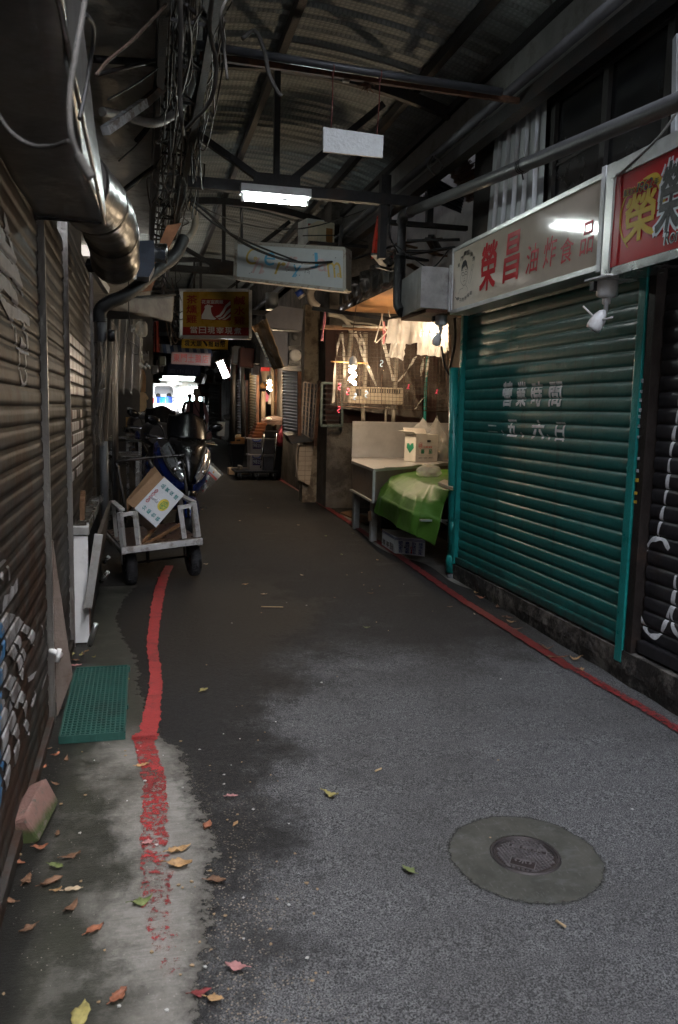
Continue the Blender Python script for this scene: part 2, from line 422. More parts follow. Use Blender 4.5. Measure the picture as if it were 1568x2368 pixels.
L1 = [Gp(*p) for p in [(392, 1310), (376, 1345), (366, 1385), (358, 1440), (353, 1500), (360, 1555), (359, 1600), (352, 1650), (345, 1690), (332, 1715)]]
paint_line('red_line', L1, lambda t: .074+.01*math.sin(t*9)+(.03 if t > .93 else 0), red_paint('red_paint', .68))
L2 = [Gp(*p) for p in [(332, 1706), (340, 1745), (356, 1800), (358, 1860), (357, 1950), (363, 2040), (362, 2110), (385, 2180), (402, 2260)]]
paint_line('worn_red_line', L2, lambda t: .092-.04*max(0, t-.75)*4, red_paint('red_paint_worn', .36, (2.0, 3.5)))
L3 = [Gp(*p) for p in [(1320, 1548), (1240, 1497), (1150, 1440), (1060, 1383), (970, 1320), (905, 1275), (850, 1238), (780, 1190), (700, 1140), (640, 1105)]]
paint_line('red_line', L3, .075, red_paint('red_paint_far', .55, None, .45))
L4 = [V((2.62, 2.0, 0)), V((2.59, 2.6, 0))]+[Gp(*p) for p in [(1568, 1690), (1500, 1648), (1420, 1602), (1325, 1548)]]
paint_line('worn_red_line', L4, .06, red_paint('red_paint_dull', .36, None, .6))
# ================================================================ buildings
mPl = mat('old_plaster', (.12, .108, .094), .85, var=.25, scale=3, stain=(.04, .032, .026), samt=.55, sscale=2, bscale=40, bump=.3)
mPd = mat('dark_plaster', (.055, .052, .05), .85, var=.3, scale=3, stain=(.02, .02, .02), samt=.4)
mPw = mat('pale_plaster', (.42, .39, .36), .85, var=.12, scale=4, stain=(.16, .12, .09), samt=.3)
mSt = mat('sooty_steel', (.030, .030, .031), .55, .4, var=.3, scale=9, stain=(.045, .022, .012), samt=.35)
mGal = mat('galvanised', (.52, .55, .57), .42, .35, var=.14, scale=7, stain=(.16, .13, .10), samt=.3, bump=.08, streak=True)
mSS = mat('stainless', (.46, .47, .47), .26, .95, var=.1, scale=5, stain=(.10, .08, .06), samt=.28, bump=.06, bscale=18)
mAl = mat('aluminium', (.62, .63, .62), .4, .8, var=.1, scale=12, stain=(.16, .11, .07), samt=.28, bump=.08)
mRust = mat('rusty_iron', (.12, .055, .03), .8, .2, var=.4, scale=10, stain=(.035, .025, .02), samt=.45)
mBlk = mat('black_rubber', (.012, .012, .013), .6, var=.2, scale=20, bump=.1)
mWood = mat('old_wood', (.13, .07, .035), .7, var=.35, scale=4, streak=False, stain=(.04, .025, .015), samt=.35)
mPVC = mat('grey_pipe', (.095, .098, .102), .45, var=.2, scale=6, stain=(.05, .05, .05), samt=.35)
mWht = mat('white_enamel', (.74, .75, .75), .35, var=.05, scale=8, stain=(.30, .25, .19), samt=.22, bump=.04)
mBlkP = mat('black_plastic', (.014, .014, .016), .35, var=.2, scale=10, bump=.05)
def plan(mb, pts, z0, z1): mb.prism([V((x, y, z0)) for x, y in pts], (0, 0, z1-z0))
t = thing('shop_building', 'long dark concrete shop row behind the brown shutters on the left', 'building', (-3, 10, 0))
g = MB()
plan(g, [(-.56, -5), (-.56, 8.3), (-1.3, 8.3), (-1.3, 17.5), (.22, 17.5), (.42, 36), (-6, 36), (-6, -5)], -.2, 7.2)
g.build('wall', mPd, t)
g = MB(); g.box(-.555, .125, 3.4, 12.5, 4.12, 4.30); g.box(-1.3, -.56, 8.31, 12.5, 3.9, 4.0); g.box(-1.2, .15, 12.52, 36, 3.55, 3.75); g.build('canopy_slab', mat('grey_slab', (.46, .45, .42), .85, var=.15, scale=3, stain=(.16, .14, .12), samt=.35, sscale=4), t)
t = thing('shop_building', 'tall dark shop row on the right over the green shutter and the red sign', 'building', (4, 2, 0))
g = MB(); plan(g, [(2.80, -5), (6.5, -5), (6.5, 6.72), (2.80, 6.72)], -.2, 10.5); g.build('wall', mPd, t)  # unseen upper height raised to keep the sun out of the alley
t = thing('shop_building', 'shop building with peeling cream wall behind the lamp lit stall', 'building', (4, 12, 0))
g = MB(); plan(g, [(4.1, 6.74), (6.5, 6.74), (6.5, 37), (2.62, 37), (2.62, 24), (2.50, 24), (2.50, 10.9), (4.1, 10.9)], -.2, 7.2); g.build('wall', mPl, t)
g = MB(); g.box(3.35, 4.09, 6.75, 10.89, 3.15, 7.2); g.build('upper_wall', mPw, t)
g = MB(); g.box(2.28, 2.495, 11.5, 11.75, .2, 3.1); g.build('party_wall', mat('peeling_paint', (.30, .24, .17), .8, var=.15, scale=4, stain=(.07, .045, .03), samt=.55, sscale=4), t)
t = thing('shop_building', 'unseen plain block added behind the camera to shape the sky light', 'building', (1, -8, 0))
g = MB(); g.box(-12, 14, -16, -9.5, -.3, 7.5); g.build('wall', mPl, t)  # added out of view so daylight enters the lane mostly from above
zt_ = Yp(410, 869, 35.5).z
g = MB(); g.box(.2, 3.1, 35.5, 35.7, zt_, 4.9); tag(g.build('gable_wall', mPd), 'dark gable panel closing the roof above the bright alley exit', 'wall')
# plinth under the shutters
g = MB()
n = 40; y0, y1 = 2.0, 6.6
vs = []
for i in range(n+1):
    y = y0+(y1-y0)*i/n; j = .02*noise.noise(V((y*4, 0, 0)))+.012*noise.noise(V((y*15, 1, 0)))
    vs.append([g.bm.verts.new(q) for q in (V((2.69+j*1.2, y, gz(y)-.05)), V((2.665+j, y, gz(y)+.08)), V((2.66+j*.4, y, .275)), V((2.80, y, .285)))])
for a, b in zip(vs, vs[1:]):
    for k in range(3): g.bm.faces.new((a[k], a[k+1], b[k+1], b[k]))
tag(g.build('plinth', mat('stained_concrete', (.17, .155, .135), .85, var=.3, scale=6, stain=(.022, .02, .018), samt=.7, sscale=5, bump=.6, bscale=25)), 'low stained concrete plinth under the green and black shutters', 'plinth')
# ================================================================ arched roof
CRX, CRZ, RR = 1.2, 4.62, 5.0
def arch(x): return CRZ-RR+math.sqrt(RR*RR-(x-CRX)**2)
s = Sh('roof_sheet')
a = s.math('ABSOLUTE', s.math('SUBTRACT', s.math('FRACT', s.math('MULTIPLY', s.y, 22)), .5)); bq = s.math('ABSOLUTE', s.math('SUBTRACT', s.math('FRACT', s.math('MULTIPLY', s.x, 26)), .5))
dots = s.ramp(s.math('MULTIPLY', a, bq), .02, .12)
c = s.mix(s.noise(2.2, 7, .65), (.19, .215, .215), (.31, .34, .335)); c = s.mix(s.math('MULTIPLY', dots, .42), c, (.44, .47, .46)); c = s.mix(s.math('MULTIPLY', s.ramp(s.noise(.8, 8, .7), .52, .66), .45), c, (.13, .125, .115))
roofm = s.done(c, .62, .0); s.bump(dots, .3, .01)
g = MB(); nx = 22; xs = [-.02+(3.1+.02)*i/nx for i in range(nx+1)]; prof = []
yy = 3.4; k = 0
while yy < 36:
    sm = (k % 3 == 0)
    for dy, dz in ((0, 0), (.03, -.018 if not sm else -.03), (.06, 0), (.063 if sm else .1, .012 if sm else 0), (.12, 0)): prof.append((yy+dy, dz))
    yy += .19; k += 1
prev = None
for y, dz in prof:
    row = [g.bm.verts.new((x, y, arch(x)+dz+.02*noise.noise(V((x*.8, y*.6, 0))))) for x in xs]
    if prev:
        for i in range(nx): g.bm.faces.new((prev[i], prev[i+1], row[i+1], row[i]))
    prev = row
roof = thing('arched_roof', 'long arched corrugated metal roof over the alley on dark steel purlins', 'roof', (1.2, 20, 4.6))
g.build('roof_sheet', roofm, roof)
g = MB(); g.box(-.03, 3.15, 3.35, 36, 4.66, 4.70); g.build('roof_deck', mSt, roof)
for x in (1.14, 2.34, .35, 2.95):
    g = MB(); g.box(x-.03, x+.03, 3.45, 36, arch(x)-.12, arch(x)-.03); g.build('purlin', mSt, roof)
def truss(y, lab, zc=3.455, xc=1.12, cat='roof truss'):
    t = thing('roof_truss', lab, cat, (xc, y, zc), group='steel roof trusses')
    g = MB(); p = [V((x, y, arch(x)-.17)) for x in [.15+.2*i for i in range(15)]]
    for a, b in zip(p, p[1:]): g.bar(a, b, .06, .09)
    g.build('top_chord', mSt, t)
    g = MB(); g.box(.38, 2.52, y-.035, y+.035, zc-.045, zc+.045); g.build('bottom_chord', mSt, t)
    g = MB(); g.bar((xc, y, zc+.045), (xc, y, arch(xc)-.2), .058, .05); g.build('king_post', mSt, t)
    for x in (.32, 2.05):
        g = MB(); g.bar((xc+(.08 if x > xc else -.08), y+.004, zc+.045), (x, y+.004, arch(x)-.62 if x < 1 else arch(x)-.3), .055, .055); g.build('strut', mSt, t)
    g = MB(); g.box(xc-.2, xc+.2, y-.045, y-.037, zc-.03, zc+.12); g.build('gusset_plate', mSt, t)
for i, (y, lab) in enumerate([(7.02, 'nearest roof truss with the lit tube lamp hung below its middle'), (11.6, 'roof truss between the white lettered sign and the yellow sign'), (16.2, 'roof truss just behind the yellow chicken sign'),
                              (20.8, 'dark roof truss far down the alley under the pinkish roof'), (27, 'roof truss deep in the alley over the walking woman')]): truss(y, lab, 3.455+(.0 if i < 1 else .05))
# eave beams on the right
t = thing('eave_beam', 'long dark eave beam with a grey pipe running below the right roof edge', 'beam', (2.6, 7, 3.8))
g = MB(); g.box(2.50, 2.60, 3.0, 36, 3.66, 3.76); g.build('lower_beam', mSt, t)
g = MB(); g.tube([(2.47, 3.0, 3.80), (2.47, 20, 3.83)], .035, 10); g.build('conduit', mPVC, t)
g = MB(); g.box(2.66, 2.70, 3.0, 36, 3.765, 4.20); g.build('fascia', mat('grey_fascia', (.19, .19, .185), .7, var=.2, scale=3, stain=(.07, .06, .05), samt=.35), t)
g = MB(); g.box(2.62, 2.74, 3.0, 36, 4.205, 4.27); g.build('top_rail', mSt, t)
g = MB(); g.box(2.05, 2.11, 7.0, 7.08, 2.95, 3.66); g.build('bracket_post', mSt, t)
# lattice girder on the left
t = thing('lattice_girder', 'dark lattice girder along the left eave buried in cables', 'girder', (.25, 8, 3.9))
g = MB()
for x in (.13, .40):
    for z in (3.72, 4.06): g.box(x-.025, x+.025, 4.2, 20, z-.025, z+.025)
g.build('chord', mSt, t)
g = MB(); y = 4.2; k = 0
while y < 19.6:
    for x in (.13, .40): g.bar((x, y, 3.74 if k % 2 else 4.04), (x, y+.3, 4.04 if k % 2 else 3.74), .018)
    g.bar((.145, y, 3.72), (.385, y+.3 if k % 2 else y+.02, 3.72), .018)
    y += .3; k += 1
g.build('lacing', mSt, t)
# ================================================================ camera, light
cam = bpy.data.cameras.new('camera'); co = bpy.data.objects.new('camera', cam); col.objects.link(co)
cam.sensor_fit = 'VERTICAL'; cam.sensor_height = 36; cam.sensor_width = 24; cam.lens = 28; cam.clip_start = .02; cam.clip_end = 900
fw = V((math.sin(YAW)*math.cos(PITCH), math.cos(YAW)*math.cos(PITCH), -math.sin(PITCH)))
rt = V((math.cos(YAW), -math.sin(YAW), 0)); up = rt.cross(fw)
q = ROLL                                                          # picture content turned clockwise = camera turned the other way
rt2 = rt*math.cos(q)+up*math.sin(q); up2 = up*math.cos(q)-rt*math.sin(q)
mw = Matrix((rt2, up2, -fw)).transposed().to_4x4(); mw.translation = (0, 0, H); co.matrix_world = mw
cam.dof.use_dof = True; cam.dof.focus_distance = 6.5; cam.dof.aperture_fstop = 5.6
sc.camera = co
w = bpy.data.worlds.new('World'); sc.world = w; w.use_nodes = True
nt = w.node_tree; sky = nt.nodes.new('ShaderNodeTexSky'); sky.sky_type = 'NISHITA'; sky.sun_disc = False
SD = V((.50, -.42, .76)).normalized()
sky.sun_elevation = math.asin(SD.z); sky.sun_rotation = math.atan2(SD.x, SD.y)
sky.air_density = 1.0; sky.dust_density = 4.5; sky.ozone_density = 1.0
hs = nt.nodes.new('ShaderNodeHueSaturation'); hs.inputs['Saturation'].default_value = .48
nt.links.new(sky.outputs[0], hs.inputs['Color']); nt.links.new(hs.outputs[0], nt.nodes['Background'].inputs[0]); nt.nodes['Background'].inputs[1].default_value = .13
sl = bpy.data.lights.new('sun', 'SUN'); sl.energy = 4.0; sl.angle = R(.5); sl.color = (1, .95, .87)
so = bpy.data.objects.new('sun', sl); col.objects.link(so); so.rotation_euler = SD.to_track_quat('Z', 'Y').to_euler()
sc.view_settings.view_transform = 'Standard'; sc.view_settings.look = 'None'; sc.view_settings.gamma = 1; sc.view_settings.exposure = 3.88
sc.cycles.use_denoising = True; sc.cycles.max_bounces = 7; sc.cycles.diffuse_bounces = 2; sc.cycles.glossy_bounces = 4; sc.cycles.transparent_max_bounces = 16
sc.cycles.caustics_reflective = False; sc.cycles.caustics_refractive = False; sc.cycles.sample_clamp_indirect = 6
# ================================================================ roller shutters
def slat_d(z, z0, pitch):                                         # depth of the curtain face at height z
    t = ((z-z0)/pitch) % 1.0
    P = [(0, -.002), (.05, .003), (.12, .0065), (.3, .007), (.55, .007), (.75, .007), (.86, .002), (.9, .0045), (1, -.002)] if pitch < .085 else [(0, -.002), (.05, .003), (.12, .006), (.3, .0085), (.55, .009), (.75, .0075), (.86, .004), (.9, -.002), (1, -.002)]
    for (a, b), (c, d) in zip(P, P[1:]):
        if t <= c: return b+(d-b)*(t-a)/(c-a)
    return -.004
def slat_off(seed, k, y, amp):                                    # every slat sits a little differently and is dented along its length
    r = random.Random(seed*977+k)
    return amp*(r.uniform(-1, 1)+.9*noise.noise(V((y*1.1, k*3.7, seed)))+.7*noise.noise(V((y*4, k*1.3, seed+9))))
def curtain(X, nx, y0, y1, z0, z1, pitch, seed=0, amp=.0015, ny=28):
    g = MB(); z = z0; rows = []; k = 0
    ts = [0, .05, .12, .3, .55, .75, .86, .9]
    while z < z1-1e-6:
        for t in ts:
            zz = min(z1, z+t*pitch)
            rows.append([V((X+nx*(slat_d(z0+t*pitch, z0, pitch)+slat_off(seed, k, y0+(y1-y0)*j/ny, amp)), y0+(y1-y0)*j/ny, zz+.0012*noise.noise(V((j*.35, k, seed))))) for j in range(ny+1)])
        z += pitch; k += 1
    g.loft(rows, close=False, caps=False)
    return g
def paint_surface(X, nx, z0, pitch, seed=0, amp=.0015, lift=.0014):
    def fn(y, z): return V((0, y, z))
    def wrap(mb, zlo, zhi):
        z = z0+math.floor((zlo-z0)/pitch)*pitch
        cuts = []
        while z < zhi:
            cuts += [z+t*pitch for t in (.0, .05, .12, .3, .55, .75, .86, .9)]; z += pitch
        for zz in cuts:
            ge = list(mb.bm.verts)+list(mb.bm.edges)+list(mb.bm.faces)
            bmesh.ops.bisect_plane(mb.bm, geom=ge, plane_co=(0, 0, zz), plane_no=(0, 0, 1), dist=1e-5)
        bad = [f for f in mb.bm.faces if ((f.calc_center_median().z-z0)/pitch) % 1 > .92]
        bmesh.ops.delete(mb.bm, geom=bad, context='FACES')
        for v in mb.bm.verts: v.co.x = X+nx*(slat_d(v.co.z, z0, pitch)+slat_off(seed, int((v.co.z-z0)/pitch+1e-4), v.co.y, amp)+lift+abs(v.co.x))
    return fn, wrap
mSpray = mat('white_spray_paint', (.80, .82, .84), .6, var=.2, scale=9, stain=(.2, .2, .21), samt=.25, sscale=12)
s = Sh('teal_paint')
c = s.mix(s.noise(2.5, 6, .6), (.006, .105, .095), (.012, .155, .142))
c = s.mix(s.math('MULTIPLY', s.ramp(s.noise(9, 8, .7, (1, 1, .07)), .52, .70), .55), c, (.006, .036, .030))          # runs of grime
c = s.mix(s.math('MULTIPLY', s.ramp(s.noise(7, 7, .7, (1, .12, 6)), .58, .70), .5), c, (.05, .16, .145))              # rubbed slats
c = s.mix(s.ramp(s.math('ADD', s.z, s.math('MULTIPLY', s.noise(6, 8, .75), .5)), .42, .18), c, (.020, .026, .022))     # splashed dirt at the foot
c = s.mix(s.math('MULTIPLY', s.ramp(s.noise(38, 5, .7), .66, .70), s.ramp(s.noise(3, 3), .48, .58)), c, (.010, .012, .012))   # chips
s.bump(s.noise(16, 3), .12, .02); mTeal = s.done(c, s.ramp(s.noise(4, 6, .7), .3, .7, .30, .52))
mTealP = mat('teal_pipe_paint', (.012, .22, .20), .3, var=.12, scale=5, stain=(.006, .06, .055), samt=.25)
# --- green shutter
t = thing('roller_shutter', 'closed teal green roller shutter with white painted opening days', 'shutter', (2.70, 5.2, .28))
PZ, PP = .335, .0865
curtain(2.70, -1, 3.985, 6.50, PZ, 2.5, PP, 3).build('curtain', mTeal, t)
g = MB(); g.box(2.665, 2.735, 3.985, 6.47, .29, .345, .008); g.build('bottom_bar', mTeal, t)
g = MB(); g.box(2.655, 2.74, 3.915, 3.982, .20, 2.55, .004); g.build('guide_rail', mTealP, t)
g = MB(); g.box(2.655, 2.74, 6.475, 6.53, .28, 2.5, .004); g.build('guide_rail', mTealP, t)
fn, wrap = paint_surface(2.70, -1, PZ, PP, 3)
def on_shutter(ch, x0, x1, yt, yb, off=.01, X=2.686, f=None, mb=None, shear=0):
    xm, ym = (x0+x1)/2, (yt+yb)/2
    a, b = Xp(x0, ym, X).y, Xp(x1, ym, X).y; z1, z0 = Xp(xm, yt, X).z, Xp(xm, yb, X).z
    put_text(mb or g, ch, f or fn, a, b, z0, z1, off, shear)
for ch, x0, x1 in (('營', 1161, 1182), ('業', 1193, 1214), ('時', 1227, 1251), ('間', 1268, 1295)): g = MB(); on_shutter(ch, x0, x1, 884, 938, .045); wrap(g, 1.2, 1.9); g.build('character', mSpray, t)
for ch, x0, x1, a, b in (('二', 1127, 1148, 983, 999), ('、', 1158, 1163, 994, 1006), ('五', 1172, 1193, 971, 1008), ('、', 1201, 1209, 999, 1011), ('六', 1229, 1256, 972, 1014), ('、', 1262, 1270, 1004, 1017), ('日', 1283, 1303, 977, 1019)): g = MB(); on_shutter(ch, x0, x1, a, b, .05); wrap(g, 1.2, 1.9); g.build('character' if ch != '、' else 'comma', mSpray, t)

# --- black shutter
t = thing('roller_shutter', 'closed black roller shutter with white outlined graffiti at the right edge', 'shutter', (2.72, 3, .28))
mBS = mat('black_shutter_paint', (.028, .027, .030), .42, .2, var=.3, scale=5, stain=(.055, .04, .035), samt=.3, bump=.15, bscale=18)
curtain(2.73, -1, 1.6, 3.83, .36, 2.45, .0865, 9).build('curtain', mBS, t)
g = MB(); g.box(2.69, 2.76, 1.6, 3.83, .29, .36, .01); g.build('bottom_bar', mBS, t)
g = MB(); g.box(2.665, 2.78, 3.84, 3.905, .1, 2.6, .004); g.build('guide_rail', mat('dark_iron', (.035, .028, .025), .5, .5, stain=(.07, .035, .02), samt=.3), t)
fn, wrap = paint_surface(2.73, -1, .36, .0865, 9)
g = MB()
def XZ(x, y, X): p = Xp(x, y, X); return (p.y, p.z)
A = smooth_pts([V((*XZ(x, y, 2.72), 0)) for x, y in [(1580, 880), (1568, 951), (1559, 999), (1548, 1055), (1543, 1110), (1535, 1165), (1528, 1200), (1517, 1250)]], 5)
B = smooth_pts([V((*XZ(x, y, 2.72), 0)) for x, y in [(1546, 1270), (1534, 1250), (1518, 1245), (1503, 1252), (1486, 1285), (1478, 1330), (1475, 1375), (1480, 1420), (1492, 1455), (1506, 1470), (1522, 1469), (1535, 1448), (1546, 1415), (1556, 1385), (1562, 1330)]], 5)
C_ = smooth_pts([V((*XZ(x, y, 2.72), 0)) for x, y in [(1558, 1392), (1552, 1420), (1556, 1450), (1575, 1478), (1600, 1490)]], 5)
for P, w in ((A, .028), (B, .032), (C_, .03)): stroke(g, fn, [(p.x, p.y) for p in P], [w*(.8+.3*math.sin(i*.7)) for i in range(len(P))])
wrap(g, .3, 2.2); g.build('graffiti', mSpray, t)
g = MB(); r = random.Random(4)
stk = []
for i, (x, y, w, h) in enumerate([(1486, 752, 5, 8), (1484, 880, 6, 9), (1483, 905, 5, 7), (1481, 925, 5, 8), (1480, 948, 5, 8), (1478, 963, 6, 7), (1477, 985, 5, 7), (1476, 1010, 4, 6), (1476, 1060, 4, 7), (1474, 1088, 5, 8), (1473, 1110, 6, 9), (1470, 1140, 6, 8), (1469, 1160, 6, 8), (1468, 1050, 5, 6)]):
    p, q = Xp(x-w/2, y-h/2, 2.664), Xp(x+w/2, y+h/2, 2.664)
    m = MB(); m.box(2.6615, 2.6645, q.y, p.y, q.z, p.z)
    yel = i in (10, 11, 12)
    o = m.build('sticker', mat('yellow_sticker', (.55, .36, .04), .5) if yel else mat('pale_sticker', (.40, .42, .45), .5, var=.5, scale=70), None)
    tag(o, 'small yellow sticker low on the dark post beside the green shutter' if yel else 'small worn pale sticker on the dark post beside the green shutter', 'sticker', 'stickers on the dark post')
# ================================================================ shop signs on the right
mSign = mat('cream_sign_film', (.72, .62, .50), .09, var=.06, scale=3, stain=(.62, .52, .42), samt=.3, bump=.05, bscale=5, spec=.6, rvar=.03)
mRedSign = mat('red_sign_film', (.46, .006, .010), .3, var=.08, scale=3, bump=.03, bscale=14, spec=.2, rvar=.06)
mInkR = mat('red_lettering', (.60, .012, .02), .4, var=.05, spec=.15, bump=0); mInkK = mat('black_lettering', (.012, .012, .013), .4, var=.05)
mInkY = mat('yellow_lettering', (.62, .42, .03), .4, var=.05, spec=.2, bump=0); mInkW = mat('white_lettering', (.62, .64, .66), .35, var=.05); mInkG = mat('green_lettering', (.02, .22, .12), .5, var=.05)
t = thing('shop_sign', 'long cream fried food shop sign with big red characters over the green shutter', 'sign', (2.58, 5.2, 2.42))
sy0, sy1, sz0, sz1 = 4.115, 6.375, 2.43, 2.935
g = MB(); g.box(2.503, 2.66, sy0+.012, sy1-.012, sz0+.02, sz1-.02); g.build('sign_panel', mSign, t)
g = MB(); g.box(2.495, 2.665, sy0-.01, sy1+.01, sz1-.0195, sz1+.012, .002); g.box(2.495, 2.665, sy0-.01, sy1+.01, sz0-.012, sz0+.0195, .002); g.build('frame_rail', mAl, t)
g = MB(); g.box(2.47, 2.665, sy0-.03, sy0+.0118, sz0-.03, sz1+.03, .002); g.build('end_cap', mWht, t)
g = MB(); g.box(2.494, 2.665, sy1-.0118, sy1+.015, sz0-.015, sz1+.015, .002); g.build('end_cap', mAl, t)
def on_plane_x(mb, X, ch, x0, x1, yt, yb, off=.01, shear=0, rot=0):
    xm, ym = (x0+x1)/2, (yt+yb)/2
    a, b = Xp(x0, ym, X).y, Xp(x1, ym, X).y; z1, z0 = Xp(xm, yt, X).z, Xp(xm, yb, X).z
    put_text(mb, ch, lambda u, v: V((X, (a+b)/2+(b-a)*(u-.5), z0+(z1-z0)*v)), 0, 1, 0, 1, off, shear, rot)
for ch, a, b, c, d, o in (('榮', 1111, 1148, 562, 668, .03), ('昌', 1165, 1201, 540, 647, .03), ('油', 1217, 1245, 565, 630, .008), ('炸', 1257, 1287, 547, 616, .008), ('食', 1296, 1326, 550, 606, .008), ('品', 1342, 1373, 514, 586, .008)):
    g = MB(); on_plane_x(g, 2.5005, ch, a, b, c, d, o, .12); g.build('character', mInkR, t)
g = MB()
def z5(x, y): return (x*.2654+1028.8, y*.2654+508.6)
for ch, x, y, s in zip('東門榮昌油炸', (122, 148, 178, 203, 230, 252), (394, 335, 290, 282, 295, 335), (15, 16, 18, 18, 18, 18)):
    a, b = z5(x-s*.6, y), z5(x+s*.6, y); on_plane_x(g, 2.5005, ch, a[0], b[0], z5(0, y-s*1.15)[1], z5(0, y+s*1.15)[1], .012)
for ch, x, y in zip('丶甲子的好味道', (98, 114, 134, 156, 180, 203, 225), (682, 690, 700, 692, 676, 655, 634)):
    a, b = z5(x-9, y), z5(x+9, y); on_plane_x(g, 2.5005, ch, a[0], b[0], z5(0, y-17)[1], z5(0, y+17)[1], .008)
def sgn(pts): return [(lambda p: (p.y, p.z))(Xp(*z5(x, y), 2.5005)) for x, y in pts]
fs = lambda y, z: V((2.5005, y, z))
shape(g, fs, sgn([(142, 455), (146, 400), (160, 362), (178, 344), (190, 362), (196, 400), (199, 440), (192, 420), (184, 396), (164, 410), (152, 430)]))
for P, w in (([(142, 455), (136, 500), (138, 535), (150, 562), (165, 572), (180, 556), (192, 520), (199, 440)], .0035), ([(148, 462), (160, 455), (168, 462), (166, 482), (154, 488), (147, 478), (148, 462)], .005), ([(176, 452), (188, 444), (193, 456), (190, 472), (179, 476), (174, 464), (176, 452)], .005),
             ([(170, 470), (172, 500), (165, 508), (174, 510)], .003), ([(158, 536), (166, 530), (178, 526)], .004), ([(160, 575), (158, 592), (130, 605), (116, 645)], .003), ([(180, 566), (196, 590), (200, 618)], .003),
             ([(204, 552), (214, 500), (228, 440), (236, 396), (246, 386), (249, 394), (238, 450), (232, 500), (214, 556)], .003), ([(228, 440), (238, 430)], .003), ([(146, 440), (160, 436)], .005), ([(176, 434), (190, 428)], .005)):
    stroke(g, fs, sgn(P), w)
g.build('black_drawing', mInkK, t)
# --- red sign
t = thing('shop_sign', 'red shop sign with yellow and black characters at the top right corner', 'sign', (2.55, 3.2, 2.4))
g = MB(); g.box(2.452, 2.62, 1.9, 3.955, 2.395, 2.86); g.build('sign_panel', mRedSign, t)
g = MB(); g.box(2.44, 2.625, 1.9, 3.985, 2.8605, 2.94, .004); g.build('frame_rail', mAl, t)
g = MB(); g.box(2.44, 2.625, 1.9, 3.985, 2.345, 2.3945, .004); g.build('frame_rail', mSS, t)
g = MB(); g.box(2.443, 2.625, 3.9555, 4.03, 2.34, 2.945, .003); g.build('end_cap', mAl, t)
def z3(x, y): return (x*.1342+1358.3, y*.1342+317.9)
def s3(pts): return [(lambda p: (p.y, p.z))(Xp(*z3(x, y), 2.45)) for x, y in pts]
f0, f1, f2 = (lambda y, z: V((2.4508, y, z))), (lambda y, z: V((2.4496, y, z))), (lambda y, z: V((2.4486, y, z)))
g = MB()
arcp = [(690, 1895), (620, 1760), (572, 1600), (566, 1420), (590, 1240), (640, 1080), (700, 980)]
stroke(g, f1, [(p.x, p.y) for p in smooth_pts([V((*q, 0)) for q in s3(arcp)], 4)], [.006+.009*math.sin(i/24*PI) for i in range(25)])
stroke(g, f1, [(p.x, p.y) for p in smooth_pts([V((*q, 0)) for q in s3([(960, 720), (1080, 670), (1170, 672), (1240, 760), (1290, 900), (1300, 1080), (1275, 1170)])], 4)], [.004+.038*min(1, i/9) for i in range(25)])
a, b = z3(655, 1350), z3(1170, 1350); on_plane_x(g, 2.4486, '榮', a[0], b[0], z3(0, 940)[1], z3(0, 1745)[1], .03)
for ch, x0, x1, yt, yb in (('創', 625, 690, 895, 1012), ('立', 690, 760, 878, 990), ('於', 760, 825, 860, 965), ('1', 845, 895, 790, 935), ('9', 900, 970, 762, 925), ('6', 975, 1050, 735, 900), ('2', 1055, 1125, 690, 860), ('年', 1150, 1225, 690, 805)):
    a, b = z3(x0, 0), z3(x1, 0); on_plane_x(g, 2.4478, ch, a[0]-.8, b[0]+.8, z3(0, yt)[1]-1, z3(0, yb)[1]+1, .045, .1)
g.build('yellow_lettering', mInkY, t)
g = MB()
for ch, x0, x1, yt, yb in (('創', 625, 690, 895, 1012), ('立', 690, 760, 878, 990), ('於', 760, 825, 860, 965), ('1', 845, 895, 790, 935), ('9', 900, 970, 762, 925), ('6', 975, 1050, 735, 900), ('2', 1055, 1125, 690, 860), ('年', 1150, 1225, 690, 805)):
    a, b = z3(x0, 0), z3(x1, 0); on_plane_x(g, 2.4464, ch, a[0], b[0], z3(0, yt)[1], z3(0, yb)[1], .008, .1)
on_plane_x(g, 2.4464, '榮', 1520, 1585, 374, 530, .03, .25)
on_plane_x(g, 2.4464, 'Rong', 1537, 1582, 530, 566, .02, .15)
g.build('black_lettering', mInkK, t)
g = MB(); on_plane_x(g, 2.4476, '榮', 1517, 1588, 370, 534, .07, .25); on_plane_x(g, 2.4476, 'Rong', 1535, 1584, 527, 569, .05, .15); g.build('white_outline', mInkW, t)
# ================================================================ pipes, cameras and cladding on the right
t = thing('drain_pipe', 'teal painted drain pipe standing between the green shutter and the stall', 'pipe', (2.64, 6.56, .14))
g = MB(); a, b = Yp(1050, 850, 6.56), Yp(1045, 1300, 6.56); g.tube([a, b], .041, 16); g.build('pipe', mTealP, t)
g = MB(); c = Yp(1045, 1290, 6.56); d = Yp(1045, 1322, 6.56); g.tube([c+V((0, 0, .03)), c, c-V((0, 0, .02)), d], .05, 16, rr=[.042, .052, .055, .055]); g.build('coupling', mTealP, t)
g = MB(); g.tube([Yp(1047, 1205, 6.56), Yp(1047, 1235, 6.56)], .044, 16); g.build('sleeve', mTealP, t)
g = MB(); g.tube([d, V((d.x, d.y, .10))], .045, 14); g.build('pipe_stub', mPVC, t)
t = thing('drain_pipe', 'long grey sloping drain pipe running past the signs under the eave', 'pipe', (2.3, 5, 3.1))
g = MB(); g.tube([Xp(937, 494, 2.3), Xp(1240, 370, 2.3), Xp(1568, 235, 2.3), Xp(1700, 172, 2.3)], .042, 14); g.build('pipe', mPVC, t)
g = MB(); g.tube(smooth_pts([Xp(950, 489, 2.3), Xp(934, 497, 2.3), Xp(929, 516, 2.3)], 5), .05, 14); g.build('elbow', mPVC, t)
